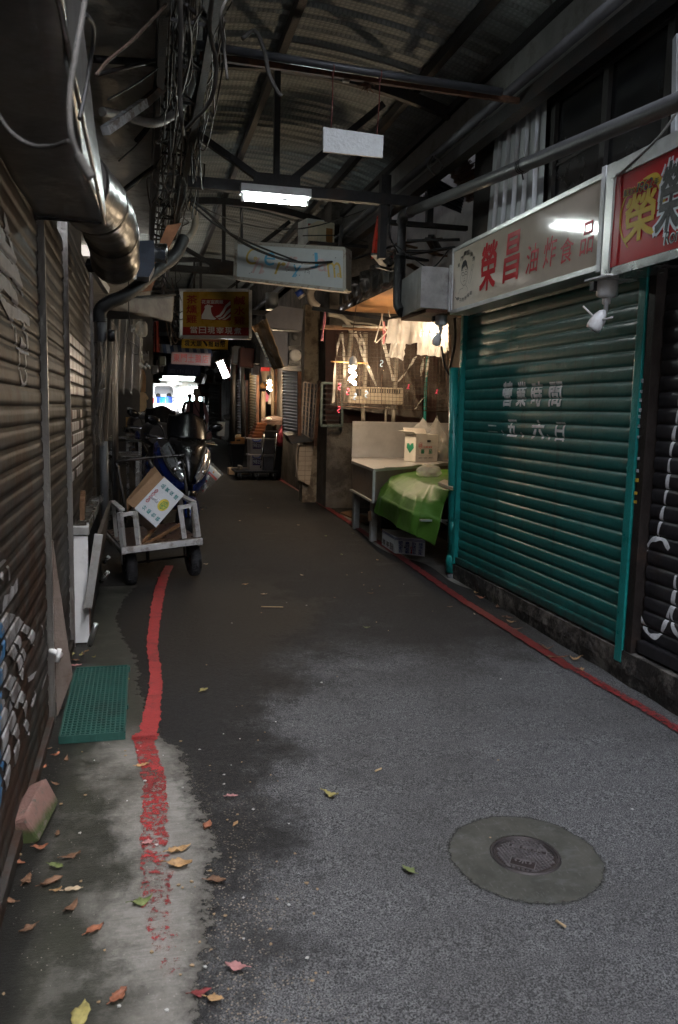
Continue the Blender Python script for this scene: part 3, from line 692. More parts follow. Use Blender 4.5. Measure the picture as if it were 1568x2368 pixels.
g = MB(); g.tube([Xp(930, 512, 2.3), Xp(926, 600, 2.3)], .04, 12); g.build('downpipe', mPVC, t)
g = MB(); g.tube([Xp(926, 590, 2.3), Xp(921, 660, 2.3), Xp(921, 705, 2.3), Xp(930, 722, 2.3)], .05, 12); g.build('flexible_hose', mBlk, t)
for i, (x, y) in enumerate([(1208, 384)]):
    g = MB(); p = Xp(x, y, 2.3)
    for k in range(3): g.lathe([(.044, -.006), (.0465, 0), (.044, .006)], p+V((0, -.03+.022*k, 0)), 'Y', 14)
    g.tube([p+V((0, 0, -.045)), p+V((-.01, -.04, -.09))], .005, 6); g.build('wire_tie', mBlk, t)
def cctv(name, lab, p, s, yaw):
    t = thing(name, lab, 'security camera', p)
    g = MB(); g.lathe([(0, 0), (.052*s, 0), (.055*s, -.01*s), (.055*s, -.075*s), (.045*s, -.085*s), (.03*s, -.09*s), (0, -.09*s)], p, 'Z', 24); g.build('junction_box', mWht, t)
    g = MB(); g.lathe([(.022*s, -.0895*s), (.022*s, -.12*s), (.012*s, -.125*s), (.012*s, -.165*s), (0, -.166*s)], p, 'Z', 16); g.build('arm', mWht, t)
    m = Matrix.Translation(V(p)+V((-.022*s, -.01*s, -.165*s))) @ Euler((R(25), R(14), yaw)).to_matrix().to_4x4()
    g = MB(); g.lathe([(.006*s, .012*s), (.022*s, 0), (.037*s, -.035*s), (.041*s, -.06*s), (.041*s, -.085*s), (.036*s, -.102*s), (.0, -.104*s)], (0, 0, 0), 'Z', 24)
    bmesh.ops.transform(g.bm, matrix=m, verts=g.bm.verts); g.build('camera_body', mWht, t)
    g = MB(); g.lathe([(0, 0), (.016*s, 0), (.016*s, -.003*s), (0, -.003*s)], (.004, -.008, -.1035*s), 'Z', 16); bmesh.ops.transform(g.bm, matrix=m, verts=g.bm.verts); g.build('lens', mBlkP, t)
    for d in (V((-.055, .02, .055)), V((.02, -.13, .01))):
        g = MB(); q = m @ V((0, 0, -.05*s)); g.tube([q+d.normalized()*.035*s, q+d.normalized()*.11*s], .005*s, 8); g.build('antenna', mWht, t)
    g = MB(); q = V(p); g.box(q.x-.075*s, q.x-.05*s, q.y+.01*s, q.y+.05*s, q.z-.055*s, q.z-.005*s, .004); g.build('cable_clamp', mBlkP, t)
    return t
cctv('security_camera', 'white security camera with two antennas under the end of the cream sign', (2.49, 4.03, 2.345), 1.05, R(20))
cctv('security_camera', 'smaller white security camera beside the glowing plastic bags', (2.50, 6.60, 2.43), .95, R(-20))
g = MB(); g.box(2.40, 2.62, 3.90, 4.12, 2.347, 2.355); tag(g.build('bracket_plate', mWht), 'thin white bracket plate holding the larger security camera', 'bracket')
t = thing('metal_hood', 'folded grey sheet metal hood box at the far end of the cream sign', 'hood', (2.45, 6.8, 2.45))
P = [Yp(1036, 720, 6.42), Yp(972, 713, 6.42), Yp(927, 720, 7.15)]; P = [V((p.x, p.y, 0)) for p in P]+[V((2.62, 7.15, 0))]
g = MB(); g.prism([V((p.x, p.y, 2.465)) for p in P], (0, 0, .335)); g.build('sheet_body', mat('dull_sheet_metal', (.44, .45, .45), .38, .8, var=.2, scale=4, stain=(.15, .13, .11), samt=.4, bump=.1, bscale=12), t)
g = MB(); p = Yp(1041, 670, 6.41); g.box(p.x-.015, p.x+.015, 6.395, 6.415, 2.44, 2.82); g.build('corner_trim', mAl, t)
g = MB(); g.box(2.30, 2.66, 6.43, 7.1, 2.43, 2.46); g.build('burnt_lip', mRust, t)
def corrugated(name, lab, tl, tr, br, bl, n, amp, m, along='v', ragged=0, thick=.002, cat='metal sheet', group=None):
    tl, tr, br, bl = map(V, (tl, tr, br, bl)); nr = (tr-tl).cross(bl-tl).normalized(); g = MB(); rr = random.Random(n)
    jag = [rr.uniform(0, ragged) for _ in range(8*n+1)]
    def fn(u, v):
        w = u if along == 'v' else v
        k = u if along == 'v' else v
        if ragged:
            if along == 'v': v = max(v, jag[int(round(u*8*n))]*.6) if v < .5 else v
            else: u = min(u, 1-jag[int(round(v*8*n))])
        return bl.lerp(br, u).lerp(tl.lerp(tr, u), v)+nr*amp*math.cos(2*PI*n*w)
    if along == 'v': g.grid(fn, 8*n, 6)
    else: g.grid(fn, 6, 8*n)
    o = g.build(name, m, None, thick=thick); return tag(o, lab, cat, group)
def trapez(name, lab, tl, tr, br, bl, n, d, m):
    tl, tr, br, bl = map(V, (tl, tr, br, bl)); nr = (tr-tl).cross(bl-tl).normalized()
    if nr.x > 0: nr = -nr
    g = MB(); prev = None
    for i in range(n):
        for t_, h in ((0, 0), (.42, 0), (.5, 1), (.92, 1)):
            u = (i+t_)/n; row = [g.bm.verts.new(bl.lerp(br, u).lerp(tl.lerp(tr, u), v)+nr*d*h) for v in (0, .33, .66, 1)]
            if prev:
                for k in range(3): g.bm.faces.new((prev[k], prev[k+1], row[k+1], row[k]))
            prev = row
    return tag(g.build(name, m, None, thick=.0015), lab, 'metal sheet')
trapez('corrugated_sheet', 'bright galvanised ribbed cladding sheet above the cream sign', Xp(1150, 250, 2.76), Xp(1278, 172, 2.76), Xp(1266, 480, 2.76), Xp(1126, 540, 2.76), 6, .03, mGal)
trapez('corrugated_sheet', 'galvanised ribbed cladding strip at the upper right edge above the red sign', Xp(1556, 110, 2.76), Xp(1600, 40, 2.76), Xp(1600, 500, 2.76), Xp(1545, 520, 2.76), 2, .03, mGal)
mRS = mat('rusted_sheet', (.34, .35, .37), .45, .6, var=.2, scale=5, stain=(.10, .032, .012), samt=.75, sscale=3)
mDS = mat('dark_sheet', (.05, .053, .066), .45, .5, var=.25, scale=6, stain=(.02, .018, .018), samt=.35)
corrugated('rusty_sheet', 'rust streaked corrugated sheet hanging loose under the eave above the stall', Yp(1020, 372, 7.45), Yp(1066, 322, 7.0), Yp(1139, 440, 6.86), Yp(1082, 470, 7.35), 9, .011, mRS, 'h', .25, cat='metal sheet')
corrugated('dark_sheet', 'dark blue grey corrugated sheet propped below the rusty sheet', Yp(1004, 408, 7.35), Yp(1075, 447, 7.1), Yp(1066, 492, 7.05), Yp(978, 456, 7.35), 7, .011, mDS, 'h', 0)
corrugated('dark_sheet', 'bent dark corrugated sheet beside the galvanised cladding over the sign', Yp(1100, 478, 6.9), Yp(1138, 462, 6.85), Yp(1130, 540, 6.8), Yp(1108, 528, 6.9), 5, .011, mDS, 'v', 0)
corrugated('rusty_sheet', 'small rust brown corrugated scrap by the cladding corner under the eave', Yp(1112, 398, 7.0), Yp(1140, 385, 6.85), Yp(1139, 436, 6.83), Yp(1118, 425, 6.95), 5, .009, mat('brown_rust', (.16, .065, .03), .8, .1, var=.4, scale=14, stain=(.06, .03, .02), samt=.4), 'v', 0)
# dark window in the upper right wall
t = thing('upper_window', 'dark window with grimy panes high on the right wall above the signs', 'window', (2.78, 4.6, 3.0))
mDk = mat('dark_glass', (.016, .018, .02), .25, var=.3, scale=2, stain=(.03, .024, .02), samt=.3, bump=.05, bscale=6)
g = MB(); g.box(2.785, 2.795, 3.38, 5.27, 2.85, 3.75); g.build('pane', mDk, t)
g = MB()
for y in (5.27, 4.62, 4.0, 3.38): g.box(2.755, 2.7845, y-.03, y+.03, 2.85, 3.72)
g.box(2.75, 2.7845, 3.35, 5.3, 3.72, 3.76); g.box(2.745, 2.7845, 3.35, 5.3, 2.80, 2.85)
g.build('frame', mat('dark_frame', (.03, .028, .026), .5, stain=(.08, .06, .04), samt=.25), t)
g = MB(); g.box(2.778, 2.7845, 4.66, 5.24, 3.3, 3.32); g.box(2.778, 2.7845, 4.04, 4.58, 3.3, 3.32); g.build('glazing_bar', mSt, t)
t = tag(MB().tube(smooth_pts([Xp(1568, 255, 2.45), Xp(1520, 320, 2.44), Xp(1440, 395, 2.435), Xp(1424, 410, 2.435), Xp(1418, 480, 2.43), Xp(1408, 600, 2.43), Xp(1408, 630, 2.44)], 6), .006, 6).build('sign_cable', mat('grey_cable', (.28, .27, .25), .6)), 'thin grey cable hanging down between the cream sign and the red sign', 'cable')
# ================================================================ left wall
mBrS = mat('brown_galvanised_slats', (.060, .058, .055), .5, .12, var=.3, scale=4, stain=(.055, .030, .020), samt=.6, sscale=2.2, bump=.14, bscale=12, rvar=.12, spec=.05)
mBrD = mat('sooty_slats', (.045, .042, .038), .5, .1, var=.35, scale=4, stain=(.028, .019, .013), samt=.6, sscale=2.5, bump=.15, bscale=14, spec=.06)
mGuide = mat('bare_steel_edge', (.40, .39, .37), .32, .9, var=.25, scale=9, stain=(.09, .05, .03), samt=.5, sscale=5, streak=True)
XL = -.45
def left_shutter(lab, y0, y1, z0, z1, pitch, m, seed, fold=True):
    t = thing('roller_shutter', lab, 'shutter', (XL, (y0+y1)/2, z0))
    curtain(XL, 1, y0, y1, z0, z1, pitch, seed, amp=.002, ny=60).build('curtain', m, t)
    g = MB(); g.box(XL-.01, XL+.03, y0, y1, z0-.07, z0, .006); g.build('bottom_bar', m, t)
    g = MB(); g.box(XL-.02, XL+.032, y1+.003, y1+.012, z0-.08, z1+.1); g.box(XL+.030, XL+.034, y1+.002, y1+.018, z0-.08, z1+.1); g.build('guide_rail', mGuide, t)
    return t
P1 = .0735
s1 = left_shutter('wide rust brown roller shutter with white and blue graffiti nearest on the left', .9, 3.86, .12, 2.45, P1, mBrS, 21)
s2 = left_shutter('narrow sooty dark roller shutter between two steel guide rails on the left', 3.90, 5.03, .16, 2.55, .08, mBrD, 22)
s3 = left_shutter('sooty roller shutter with silver and red graffiti behind the white counter end', 5.08, 7.55, .86, 2.75, .08, mBrD, 23)
def lx(x, y): p = Xp(x, y, XL+.012); return (p.y, p.z)
def zz4(x, y): return lx(x*.3686, y*.3686+520.2)
def zzR(x, y): return lx(x*.3686, y*.3686+1040.4)
def spline2(pts, n=4): return [(p.x, p.y) for p in smooth_pts([V((*q, 0)) for q in pts], n)]
fn, wrap = paint_surface(XL, 1, .12, P1, 21, .002, .0045)
g = MB()
for P, w in (([(30, -60), (75, 110), (90, 200)], .035), ([(-40, 60), (60, 165), (110, 255), (105, 290)], .05), ([(-40, 170), (50, 265), (100, 310), (140, 400), (146, 445)], .055), ([(-30, 300), (60, 395), (108, 475)], .05),
             ([(0, 430), (45, 520), (75, 560), (92, 640)], .04), ([(100, 440), (130, 550), (188, 606)], .04), ([(40, 515), (110, 560), (150, 580)], .04), ([(100, 640), (118, 775), (185, 800)], .022), ([(150, 620), (172, 700), (182, 795)], .03), ([(135, 725), (165, 775)], .03),
             ([(118, 790), (128, 900), (143, 985), (158, 1005), (170, 970), (168, 900), (160, 815)], .022), ([(-60, -60), (0, 20), (40, 90)], .05), ([(-80, 250), (-20, 330), (20, 400)], .06)):
    q = spline2([zz4(*p) for p in P]); r = random.Random(len(P)); stroke(g, fn, q, [w*r.uniform(.8, 1.15) for _ in q])
wrap(g, .2, 2.45); g.build('white_graffiti', mSpray, s1)
g = MB()
for P, w in (([(-40, 800), (40, 700), (62, 830)], .03), ([(110, 840), (60, 930), (20, 1010), (90, 1080), (150, 1110), (220, 1190)], .055), ([(-30, 1050), (60, 1130), (120, 1190), (160, 1320)], .06), ([(40, 1180), (110, 1300), (150, 1400)], .07), ([(0, 1350), (70, 1470), (120, 1560)], .09),
             ([(80, 1480), (150, 1560), (170, 1640)], .07), ([(60, 1650), (120, 1800), (100, 1960)], .08), ([(300, 1360), (296, 1410), (268, 1490)], .02), ([(232, 1510), (222, 1560), (204, 1600)], .025), ([(180, 1440), (230, 1400)], .02), ([(270, 1090), (280, 1170)], .02),
             ([(-40, 720), (20, 790)], .03), ([(-60, 1500), (0, 1620), (60, 1760)], .10), ([(160, 1700), (190, 1760)], .04), ([(20, 1800), (60, 1950), (40, 2100)], .1)):
    q = spline2([zzR(*p) for p in P]); r = random.Random(len(P)+3); stroke(g, fn, q, [w*r.uniform(.55, 1.2) for _ in q])
wrap(g, .12, 1.6); g.build('grey_graffiti', mat('worn_grey_paint', (.36, .37, .39), .6, var=.25, scale=7, stain=(.09, .08, .075), samt=.55, sscale=9), s1)
g = MB()
for P, w in (([(-30, 1080), (14, 1150), (24, 1260), (-10, 1380)], .05), ([(-30, 1320), (12, 1420), (-6, 1560)], .06), ([(-20, 1600), (14, 1680), (-10, 1800)], .05), ([(-20, 1830), (20, 1990)], .03), ([(-30, 2040), (10, 2150), (-20, 2250)], .06)):
    q = spline2([zzR(*p) for p in P]); stroke(g, fn, q, w)
wrap(g, .12, 1.6); g.build('blue_graffiti', mat('blue_spray_paint', (.03, .16, .36), .5, var=.2, stain=(.02, .04, .07), samt=.35, sscale=9), s1)
def zl(x, y): return lx(x*.2075, y*.2075+722.5)
fn, wrap = paint_surface(XL, 1, .86, .08, 23, .002, .0045); g = MB(); g2 = MB(); r = random.Random(6)
for (x0, x1, ya, yb) in ((775, 945, 262, 330), (770, 945, 360, 430), (770, 945, 480, 535), (775, 945, 590, 635), (768, 935, 730, 745), (780, 935, 835, 840), (865, 935, 940, 940), (810, 920, 1180, 1150), (810, 930, 1290, 1240), (815, 935, 1390, 1340), (810, 940, 1480, 1430), (805, 940, 1560, 1500), (805, 940, 1650, 1570), (810, 935, 1740, 1660), (810, 925, 1830, 1740)):
    p, q = zl(x0, ya), zl(x1, yb); zc = .86+round(((p[1]+q[1])/2-.86)/.08-.45)*.08+.036; n = 5
    for k in range(n):
        y0, y1 = p[0]+(q[0]-p[0])*(k+.06)/n, p[0]+(q[0]-p[0])*(k+.94)/n
        if r.random() < .9: shape(g, fn, [(y0, zc-.03), (y1, zc-.03), (y1, zc+.03), (y0, zc+.03)])
        stroke(g2, fn, [(y1+.01, zc-.034), (y1+.012, zc+.034)], .022)
    stroke(g2, fn, [(p[0]-.02, zc-.034), (p[0]-.02, zc+.034)], .04)
wrap(g, .9, 2.7); g.build('silver_graffiti', mat('silver_spray_paint', (.44, .44, .46), .4, .4, var=.25, stain=(.14, .12, .12), samt=.3), s3)
wrap(g2, .9, 2.7); g2.build('red_outline', mat('dull_red_spray', (.15, .022, .028), .55, var=.3, stain=(.06, .02, .02), samt=.4), s3)
# corner post by the second shutter
t = thing('corner_post', 'bent metal corner post with a white tap stub at the foot of the dark shutter', 'post', (-.42, 3.95, .08))
g = MB(); g.prism([Yp(113, 1250, 3.9), Yp(122, 1250, 3.9), Yp(168, 1562, 3.95), Yp(132, 1660, 3.95), Yp(122, 1655, 3.95)], (0, .012, 0)); g.build('plate', mat('scuffed_plate', (.28, .23, .20), .5, .5, var=.2, stain=(.10, .06, .04), samt=.5), t)
g = MB(); g.tube([Yp(112, 1500, 3.88), Yp(142, 1515, 3.84)], .014, 10); g.tube([Yp(138, 1500, 3.84), Yp(132, 1530, 3.84)], .011, 10); g.build('tap_stub', mWht, t)
# counter against the left wall
t = thing('wall_counter', 'long sooty steel counter with a white end panel against the left wall', 'counter', (-.4, 6, .15))
g = MB(); g.box(-.455, -.35, 5.125, 6.95, .13, .80); g.build('body', mSt, t)
g = MB(); g.box(-.455, -.335, 5.085, 5.12, .12, .80, .004); g.build('end_panel', mWht, t)
g = MB(); g.box(-.46, -.325, 5.07, 5.125, .805, .86, .004); g.build('end_trim', mAl, t)
g = MB(); g.box(-.458, -.33, 5.13, 6.95, .805, .84); g.box(-.345, -.33, 5.13, 6.95, .8405, .875); g.build('tray', mSS, t)
g = MB(); m = Matrix.Translation((-.30, 0, .60)) @ Matrix.Rotation(R(9), 4, 'Y'); g.box(-.011, .011, 4.98, 6.8, -.22, .22, 0, m); g.build('flap_board', mat('dark_flap', (.10, .085, .07), .5, .4, var=.3, stain=(.04, .025, .02), samt=.5), t)
g = MB(); g.box(-.024, .026, 4.955, 4.979, -.23, .23, .003, m); g.build('flap_edge', mAl, t)
g = MB(); g.box(-.35, -.33, 5.09, 5.12, .06, .55); g.box(-.45, -.34, 5.10, 5.2, .05, .1195); g.build('foot', mRust, t)
for i, (a, b) in enumerate((((206, 1492), (222, 1442)), ((234, 1345), (250, 1322)), ((241, 1300), (252, 1287)))):
    g = MB(); y = 5.0+.75*i; g.tube([Yp(*a, y), Yp(*b, y-.05)], .016, 12); tag(g.build('steel_stub', mSS), 'short steel pipe stub leaning out low beside the ' + ('white counter end', 'middle of the dark counter', 'far end of the dark counter')[i], 'pipe', 'steel pipe stubs')
g = MB(); a = Xp(205, 1160, -.36)
for k in range(4): g.box(-.40, -.37, 5.35+k*.03, 5.38+k*.03, .86+k*.02, .98+k*.02)
tag(g.build('wood_block', mWood), 'stack of thin wooden wedges on the counter under the graffiti shutter', 'wood')
# ---------------------------------------------------------------- hood, flue and pipes over the left shutters
t = thing('exhaust_hood', 'large stainless exhaust hood hanging over the near left shutters', 'hood', (-.3, 2.5, 2.4))
mHood = mat('hood_steel', (.20, .205, .21), .36, .92, var=.15, scale=3, stain=(.10, .085, .07), samt=.4, sscale=2, bump=.35, bscale=3.2, rvar=.08, bdist=.004)
def hood(u, v):
    y = .9+2.9*u; top = 2.5+.36*(3.8-y); x = -.165+.02*math.sin(u*7)
    P = [(-.47, 2.42), (-.47, 2.40), (x-.01, 2.40), (x, 2.41), (x+.004, 2.41+(top-2.41)*.5), (x, top)]
    w = v*(len(P)-1); i = min(int(w), len(P)-2); f = w-i
    q = V((P[i][0]+(P[i+1][0]-P[i][0])*f, y, P[i][1]+(P[i+1][1]-P[i][1])*f))
    return q+V((.012*noise.noise(q*2.1), 0, .014*noise.noise(q*2.3+V((5, 0, 0)))))
g = MB(); g.grid(hood, 40, 25); g.build('casing', mHood, t, thick=.003)
g = MB(); g.box(-.47, -.17, 3.802, 3.81, 2.395, 2.55); g.build('end_plate', mSt, t)
g = MB(); g.tube([V((-.157, .9, 2.398)), V((-.157, 3.8, 2.398))], .007, 6); g.build('drip_edge', mGuide, t)
t = thing('flue_duct', 'dented round silver flue with orange reflections behind the hood', 'duct', (-.2, 4.7, 2.6))
pts = smooth_pts([V((-.30, 3.82, 2.58)), V((-.24, 4.3, 2.62)), V((-.19, 4.9, 2.66)), V((-.17, 5.45, 2.62)), V((-.17, 5.75, 2.55))], 8)
g = MB(); g.tube(pts, .16, 26, rr=[.155+.005*math.sin(i*.9)+.004*math.sin(i*2.3) for i in range(len(pts))]); g.build('flue', mat('flue_steel', (.10, .098, .095), .34, .95, var=.15, scale=4, stain=(.16, .12, .09), samt=.3, bump=.25, bscale=6, bdist=.004), t)
for i in (10, 20): g = MB(); p = pts[i]; g.lathe([(.158, -.012), (.166, 0), (.158, .012)], p, 'Y', 26); g.build('seam_band', MATS['flue_steel'], t)
t = thing('pipe_bracket', 'white box section bracket under the silver flue on the left', 'bracket', Yp(225, 680, 6.2))
g = MB(); g.bar(Yp(211, 614, 6.0), Yp(248, 672, 6.3), .035, .05); g.build('arm', mAl, t)
g = MB(); g.bar(Yp(206, 605, 5.98), Yp(214, 622, 6.03), .045, .06); g.build('socket', mBlkP, t)
t = thing('extractor_fan', 'blue grey extractor fan box with a round silver outlet beside the flue', 'fan', Yp(350, 600, 7.0))
a, b = Yp(314, 556, 6.95), Yp(355, 640, 6.95)
g = MB(); g.prism([Yp(316, 557, 6.9), Yp(356, 555, 6.9), Yp(358, 615, 6.9), Yp(345, 640, 6.9), Yp(316, 640, 6.9)], (0, .35, 0)); g.build('housing', mat('blue_grey_enamel', (.045, .065, .10), .4, .2, var=.15, stain=(.03, .03, .035), samt=.3), t)
g = MB(); c = Yp(365, 585, 7.05); g.lathe([(.075, -.04), (.075, .05), (.082, .055), (.082, .075), (.07, .078), (.07, .0)], c, 'X', 20); g.build('outlet', mSS, t)
g = MB(); g.bar(Yp(309, 552, 6.88), Yp(312, 645, 6.88), .028, .03); g.build('mounting_rail', mAl, t)
t = thing('flexible_hose', 'thick ribbed dark hose sloping down from the cables to the grey pipe', 'hose', Yp(310, 650, 7.1))
pts = smooth_pts([Yp(425, 550, 7.6), Yp(405, 590, 7.5), Yp(350, 635, 7.3), Yp(295, 680, 7.1), Yp(250, 700, 7.0), Yp(232, 718, 7.0), Yp(232, 745, 7.0)], 14)
g = MB(); g.tube(pts, .05, 14, rr=[.052+.005*(i % 2) for i in range(len(pts))]); g.build('ribbed_tube', mBlk, t)
g = MB(); g.tube([Yp(236, 735, 7.0), Yp(236, 800, 7.0), Yp(228, 1020, 7.0)], .042, 14); g.tube([Yp(240, 1020, 7.0), Yp(243, 1200, 7.0)], .036, 12); tag(g.build('grey_pipe', mPVC), 'grey upright pipe on the left wall below the ribbed hose', 'pipe')
g = MB(); g.lathe([(.018, 0), (.045, 0), (.05, .02), (.045, .06), (0, .062)], Yp(258, 776, 6.95)-V((.03, 0, 0)), 'X', 16); tag(g.build('wall_lamp', mBlkP), 'small black cylinder fitting clamped to the grey upright pipe', 'fitting')
t = thing('white_conduit', 'white corrugated conduit looping from the flue up into the cable bundle', 'pipe', Yp(350, 280, 6.1))
pts = smooth_pts([Yp(236, 258, 5.7), Yp(290, 268, 5.9), Yp(345, 284, 6.0), Yp(385, 275, 6.1), Yp(420, 245, 6.15), Yp(438, 210, 6.2), Yp(450, 165, 6.25)], 16)
g = MB(); g.tube(pts, .028, 12, rr=[.029+.0028*(i % 2) for i in range(len(pts))]); g.build('ribbed_tube', mat('dirty_white_plastic', (.60, .60, .57), .5, var=.12, stain=(.20, .15, .12), samt=.4), t)
g = MB(); g.tube([Yp(440, 165, 6.25), Yp(470, 162, 6.25)], .035, 12); g.tube([Yp(458, 160, 6.25), Yp(460, 125, 6.3)], .03, 12); g.build('elbow', mPVC, t)
t = thing('steel_tube', 'box steel tube half white half rust brown slanting under the slab on the left', 'beam', Yp(320, 240, 5.4))
g = MB(); g.bar(Yp(243, 302, 5.2), Yp(334, 238, 5.6), .05); g.build('white_end', mat('flaking_white', (.50, .51, .52), .6, var=.1, stain=(.12, .06, .035), samt=.5, sscale=14), t)
g = MB(); g.bar(Yp(333, 239, 5.6), Yp(415, 168, 6.0), .049); g.build('rusty_end', mRust, t)
for i, (a, b, r, lab) in enumerate([((215, 136, 5.3), (420, 150, 5.9), .022, 'dark cross pipe under the slab near the cable bundle'), ((224, 172, 5.0), (400, 130, 5.8), .013, 'thin dark rod crossing the slab left of the lattice girder'), ((315, 325, 7.6), (380, 250, 7.8), .02, 'dark stub pipe hanging below the slab'), ((280, 445, 7.0), (365, 380, 7.6), .022, 'dark pipe slanting up to the girder above the flue')]):
    g = MB(); g.tube([Yp(*a[:2], a[2]), Yp(*b[:2], b[2])], r, 10); tag(g.build('steel_rod', mSt), lab, 'pipe')
g = MB(); g.prism([Yp(386, 522, 8.0), Yp(420, 516, 8.0), Yp(378, 600, 8.0), Yp(350, 672, 8.0), Yp(322, 676, 8.0)], (0, .02, .01)); tag(g.build('plywood_board', mat('orange_plywood', (.34, .14, .07), .6, var=.25, scale=5, stain=(.16, .06, .035), samt=.3)), 'orange brown plywood board hanging behind the ribbed hose', 'board')
# tarpaulin and clear sheets on the left
g = MB()
def tarp(u, v):
    a = Yp(290, 690, 7.6).lerp(Yp(402, 684, 8.3), u); b = Yp(238, 712, 7.5).lerp(Yp(396, 742, 8.2), u)
    return a.lerp(b, v)+V((0, -.05*math.sin(v*PI), -.07*math.sin(v*PI)*(.5+u)+.02*noise.noise(V((u*5, v*5, 1)))))
g.grid(tarp, 20, 12); t = tag(g.build('tarpaulin', mat('grey_tarpaulin', (.16, .145, .135), .7, var=.2, scale=5, stain=(.06, .05, .045), samt=.4, bump=.3, bscale=15), thick=.003), 'sagging grey brown tarpaulin awning on the left above the clear plastic sheet', 'awning')
g = MB(); g.tube([Yp(300, 689, 7.75), Yp(405, 681, 8.3)], .014, 8); g.build('rod', mSt, t)
mFilm = plastic_sheet('clear_film', (.50, .47, .43), .30, .14)
g = MB()
def sheet(u, v):
    x = 255+(332-255)*u; top = 738; bot = 1025-u*25 if u < .25 else (1015-(u-.25)*700 if u < .42 else 905+8*math.sin(u*30))
    p = Yp(x-(16*(1-u))*v, top+(bot-top)*v, 7.35+.5*u)
    return p+V((.0, .05*math.sin(u*24+v*2)*(.3+v), 0))+V((.018*math.sin(u*31), 0, 0))
g.grid(sheet, 60, 24); tag(g.build('plastic_curtain', mFilm), 'pleated clear plastic curtain hanging on the left below the tarpaulin', 'curtain')
g = MB()
def wrapf(u, v): return Yp(216+28*u+6*math.sin(v*6), 790+240*v, 6.9)+V((0, .04*math.sin(u*9+v*3), 0))
g.grid(wrapf, 16, 24); tag(g.build('plastic_curtain', plastic_sheet('grey_film', (.34, .33, .32), .55, .2)), 'grey crumpled plastic wrap around the upright pipe', 'plastic wrap')
g = MB(); p = Yp(298, 700, 7.2)
g.tube(smooth_pts([p+V((0, 0, .25)), p, p-V((0, 0, .1)), p+V((.01, 0, -.18)), p+V((-.02, 0, -.26)), p+V((.0, 0, -.32)), p+V((.07, 0, -.36)), p+V((.08, 0, -.42)), p+V((.03, 0, -.42)), p+V((0, 0, -.33)), p+V((-.07, 0, -.38)), p+V((-.10, 0, -.44))], 5), .004, 5); tag(g.build('wire_loop', mBlk), 'tangled black wire loop hanging before the clear plastic curtain', 'wire')
# ---------------------------------------------------------------- cables
rc = random.Random(11)
mCab = [mat('black_cable', (.016, .016, .017), .55, var=.2), mat('dusty_cable', (.055, .052, .047), .7, var=.2), mat('brown_cable', (.05, .03, .022), .65, var=.2), mat('pale_cable', (.05, .048, .045), .6, var=.2)]
def cable(pts, r, m, lab, n=6, group=None, name='cable'):
    g = MB(); g.tube(smooth_pts(pts, n), r, 6); return tag(g.build(name, m), lab, 'cable', group)
for k in range(36):                                              # the bundle under the lattice girder
    x0 = rc.uniform(395, 470); pts = []; y = 4.4; dx = rc.uniform(.14, .46); dz = rc.uniform(3.55, 4.05); end = rc.uniform(7, 12.5)
    while y < end:
        pts.append(V((dx+rc.gauss(0, .025), y, dz+rc.gauss(0, .05)))); y += rc.uniform(.3, .7)
        dz = min(4.1, max(3.45, dz+rc.gauss(0, .06)))
    if rc.random() < .55: pts += [pts[-1]+V((rc.gauss(.02, .06), rc.uniform(.0, .2), -rc.uniform(.1, .35))), pts[-1]+V((rc.gauss(0, .08), .1, -rc.uniform(.35, .6)))]
    cable(pts, rc.choice([.004, .005, .006, .008]), mCab[rc.choice([0, 0, 0, 1, 1, 2])], 'old cable in the tangled bundle hung along the lattice girder', 4, 'cables in the bundle on the lattice girder')
for k in range(8):
    a = V((rc.uniform(.2, .45), rc.uniform(5.2, 8), rc.uniform(3.5, 3.8))); b = a+V((rc.uniform(-.1, .15), rc.uniform(.3, 1), 0)); 
    cable(sag(a, b, rc.uniform(.12, .4), 8), .006, mCab[rc.choice([0, 1, 2])], 'slack cable loop drooping out of the bundle under the girder', 2, 'slack loops under the girder')
cable([Yp(416, -40, 3.4), Yp(418, 60, 3.5), Yp(416, 200, 3.7), Yp(420, 280, 3.8), Yp(424, 310, 4.0)], .010, mCab[1], 'thick grey cable dropping straight down in front of the girder', name='cable')
cable([Yp(492, -20, 3.6), Yp(485, 70, 3.8), Yp(500, 140, 4), Yp(497, 200, 4.1), Yp(480, 245, 4.2), Yp(452, 275, 4.3), Yp(430, 300, 4.4)], .010, mCab[1], 'grey cable curving down right of the bundle to the white conduit')
cable([Yp(560, 90, 4.9), Yp(590, 72, 4.9), Yp(612, 120, 4.8), Yp(622, 170, 4.7), Yp(642, 212, 4.7), Yp(652, 222, 4.7)], .012, mCab[1], 'stiff grey cable end arching over the cross pipe under the roof')
cable([Yp(532, -20, 3.0), Yp(510, 40, 3.0), Yp(518, 110, 3.1), Yp(526, 185, 3.1)], .006, mCab[1], 'thin frayed cord dangling from the roof edge right of the bundle')
cable([Yp(385, 10, 4.4), Yp(310, 90, 4.2), Yp(250, 140, 4.0), Yp(222, 175, 3.9)], .008, mCab[2], 'reddish brown cable swinging left under the slab')
cable([Yp(250, 230, 5), Yp(320, 190, 5.2), Yp(400, 130, 5.6)], .006, mCab[0], 'thin black cable stretched under the slab toward the girder')
cable([Yp(275, 372, 6.5), Yp(320, 330, 6.8), Yp(365, 270, 7)], .006, mCab[0], 'thin black cable rising from the flue to the girder')
mRope = mat('frayed_white_cord', (.08, .078, .074), .8, var=.2, stain=(.05, .035, .025), samt=.2)
g = MB(); pts = smooth_pts([Yp(205, -60, 1.25), Yp(190, 40, 1.2), Yp(176, 120, 1.15), Yp(162, 220, 1.12), Yp(164, 300, 1.1), Yp(176, 345, 1.1), Yp(196, 385, 1.1), Yp(212, 412, 1.1)], 8)
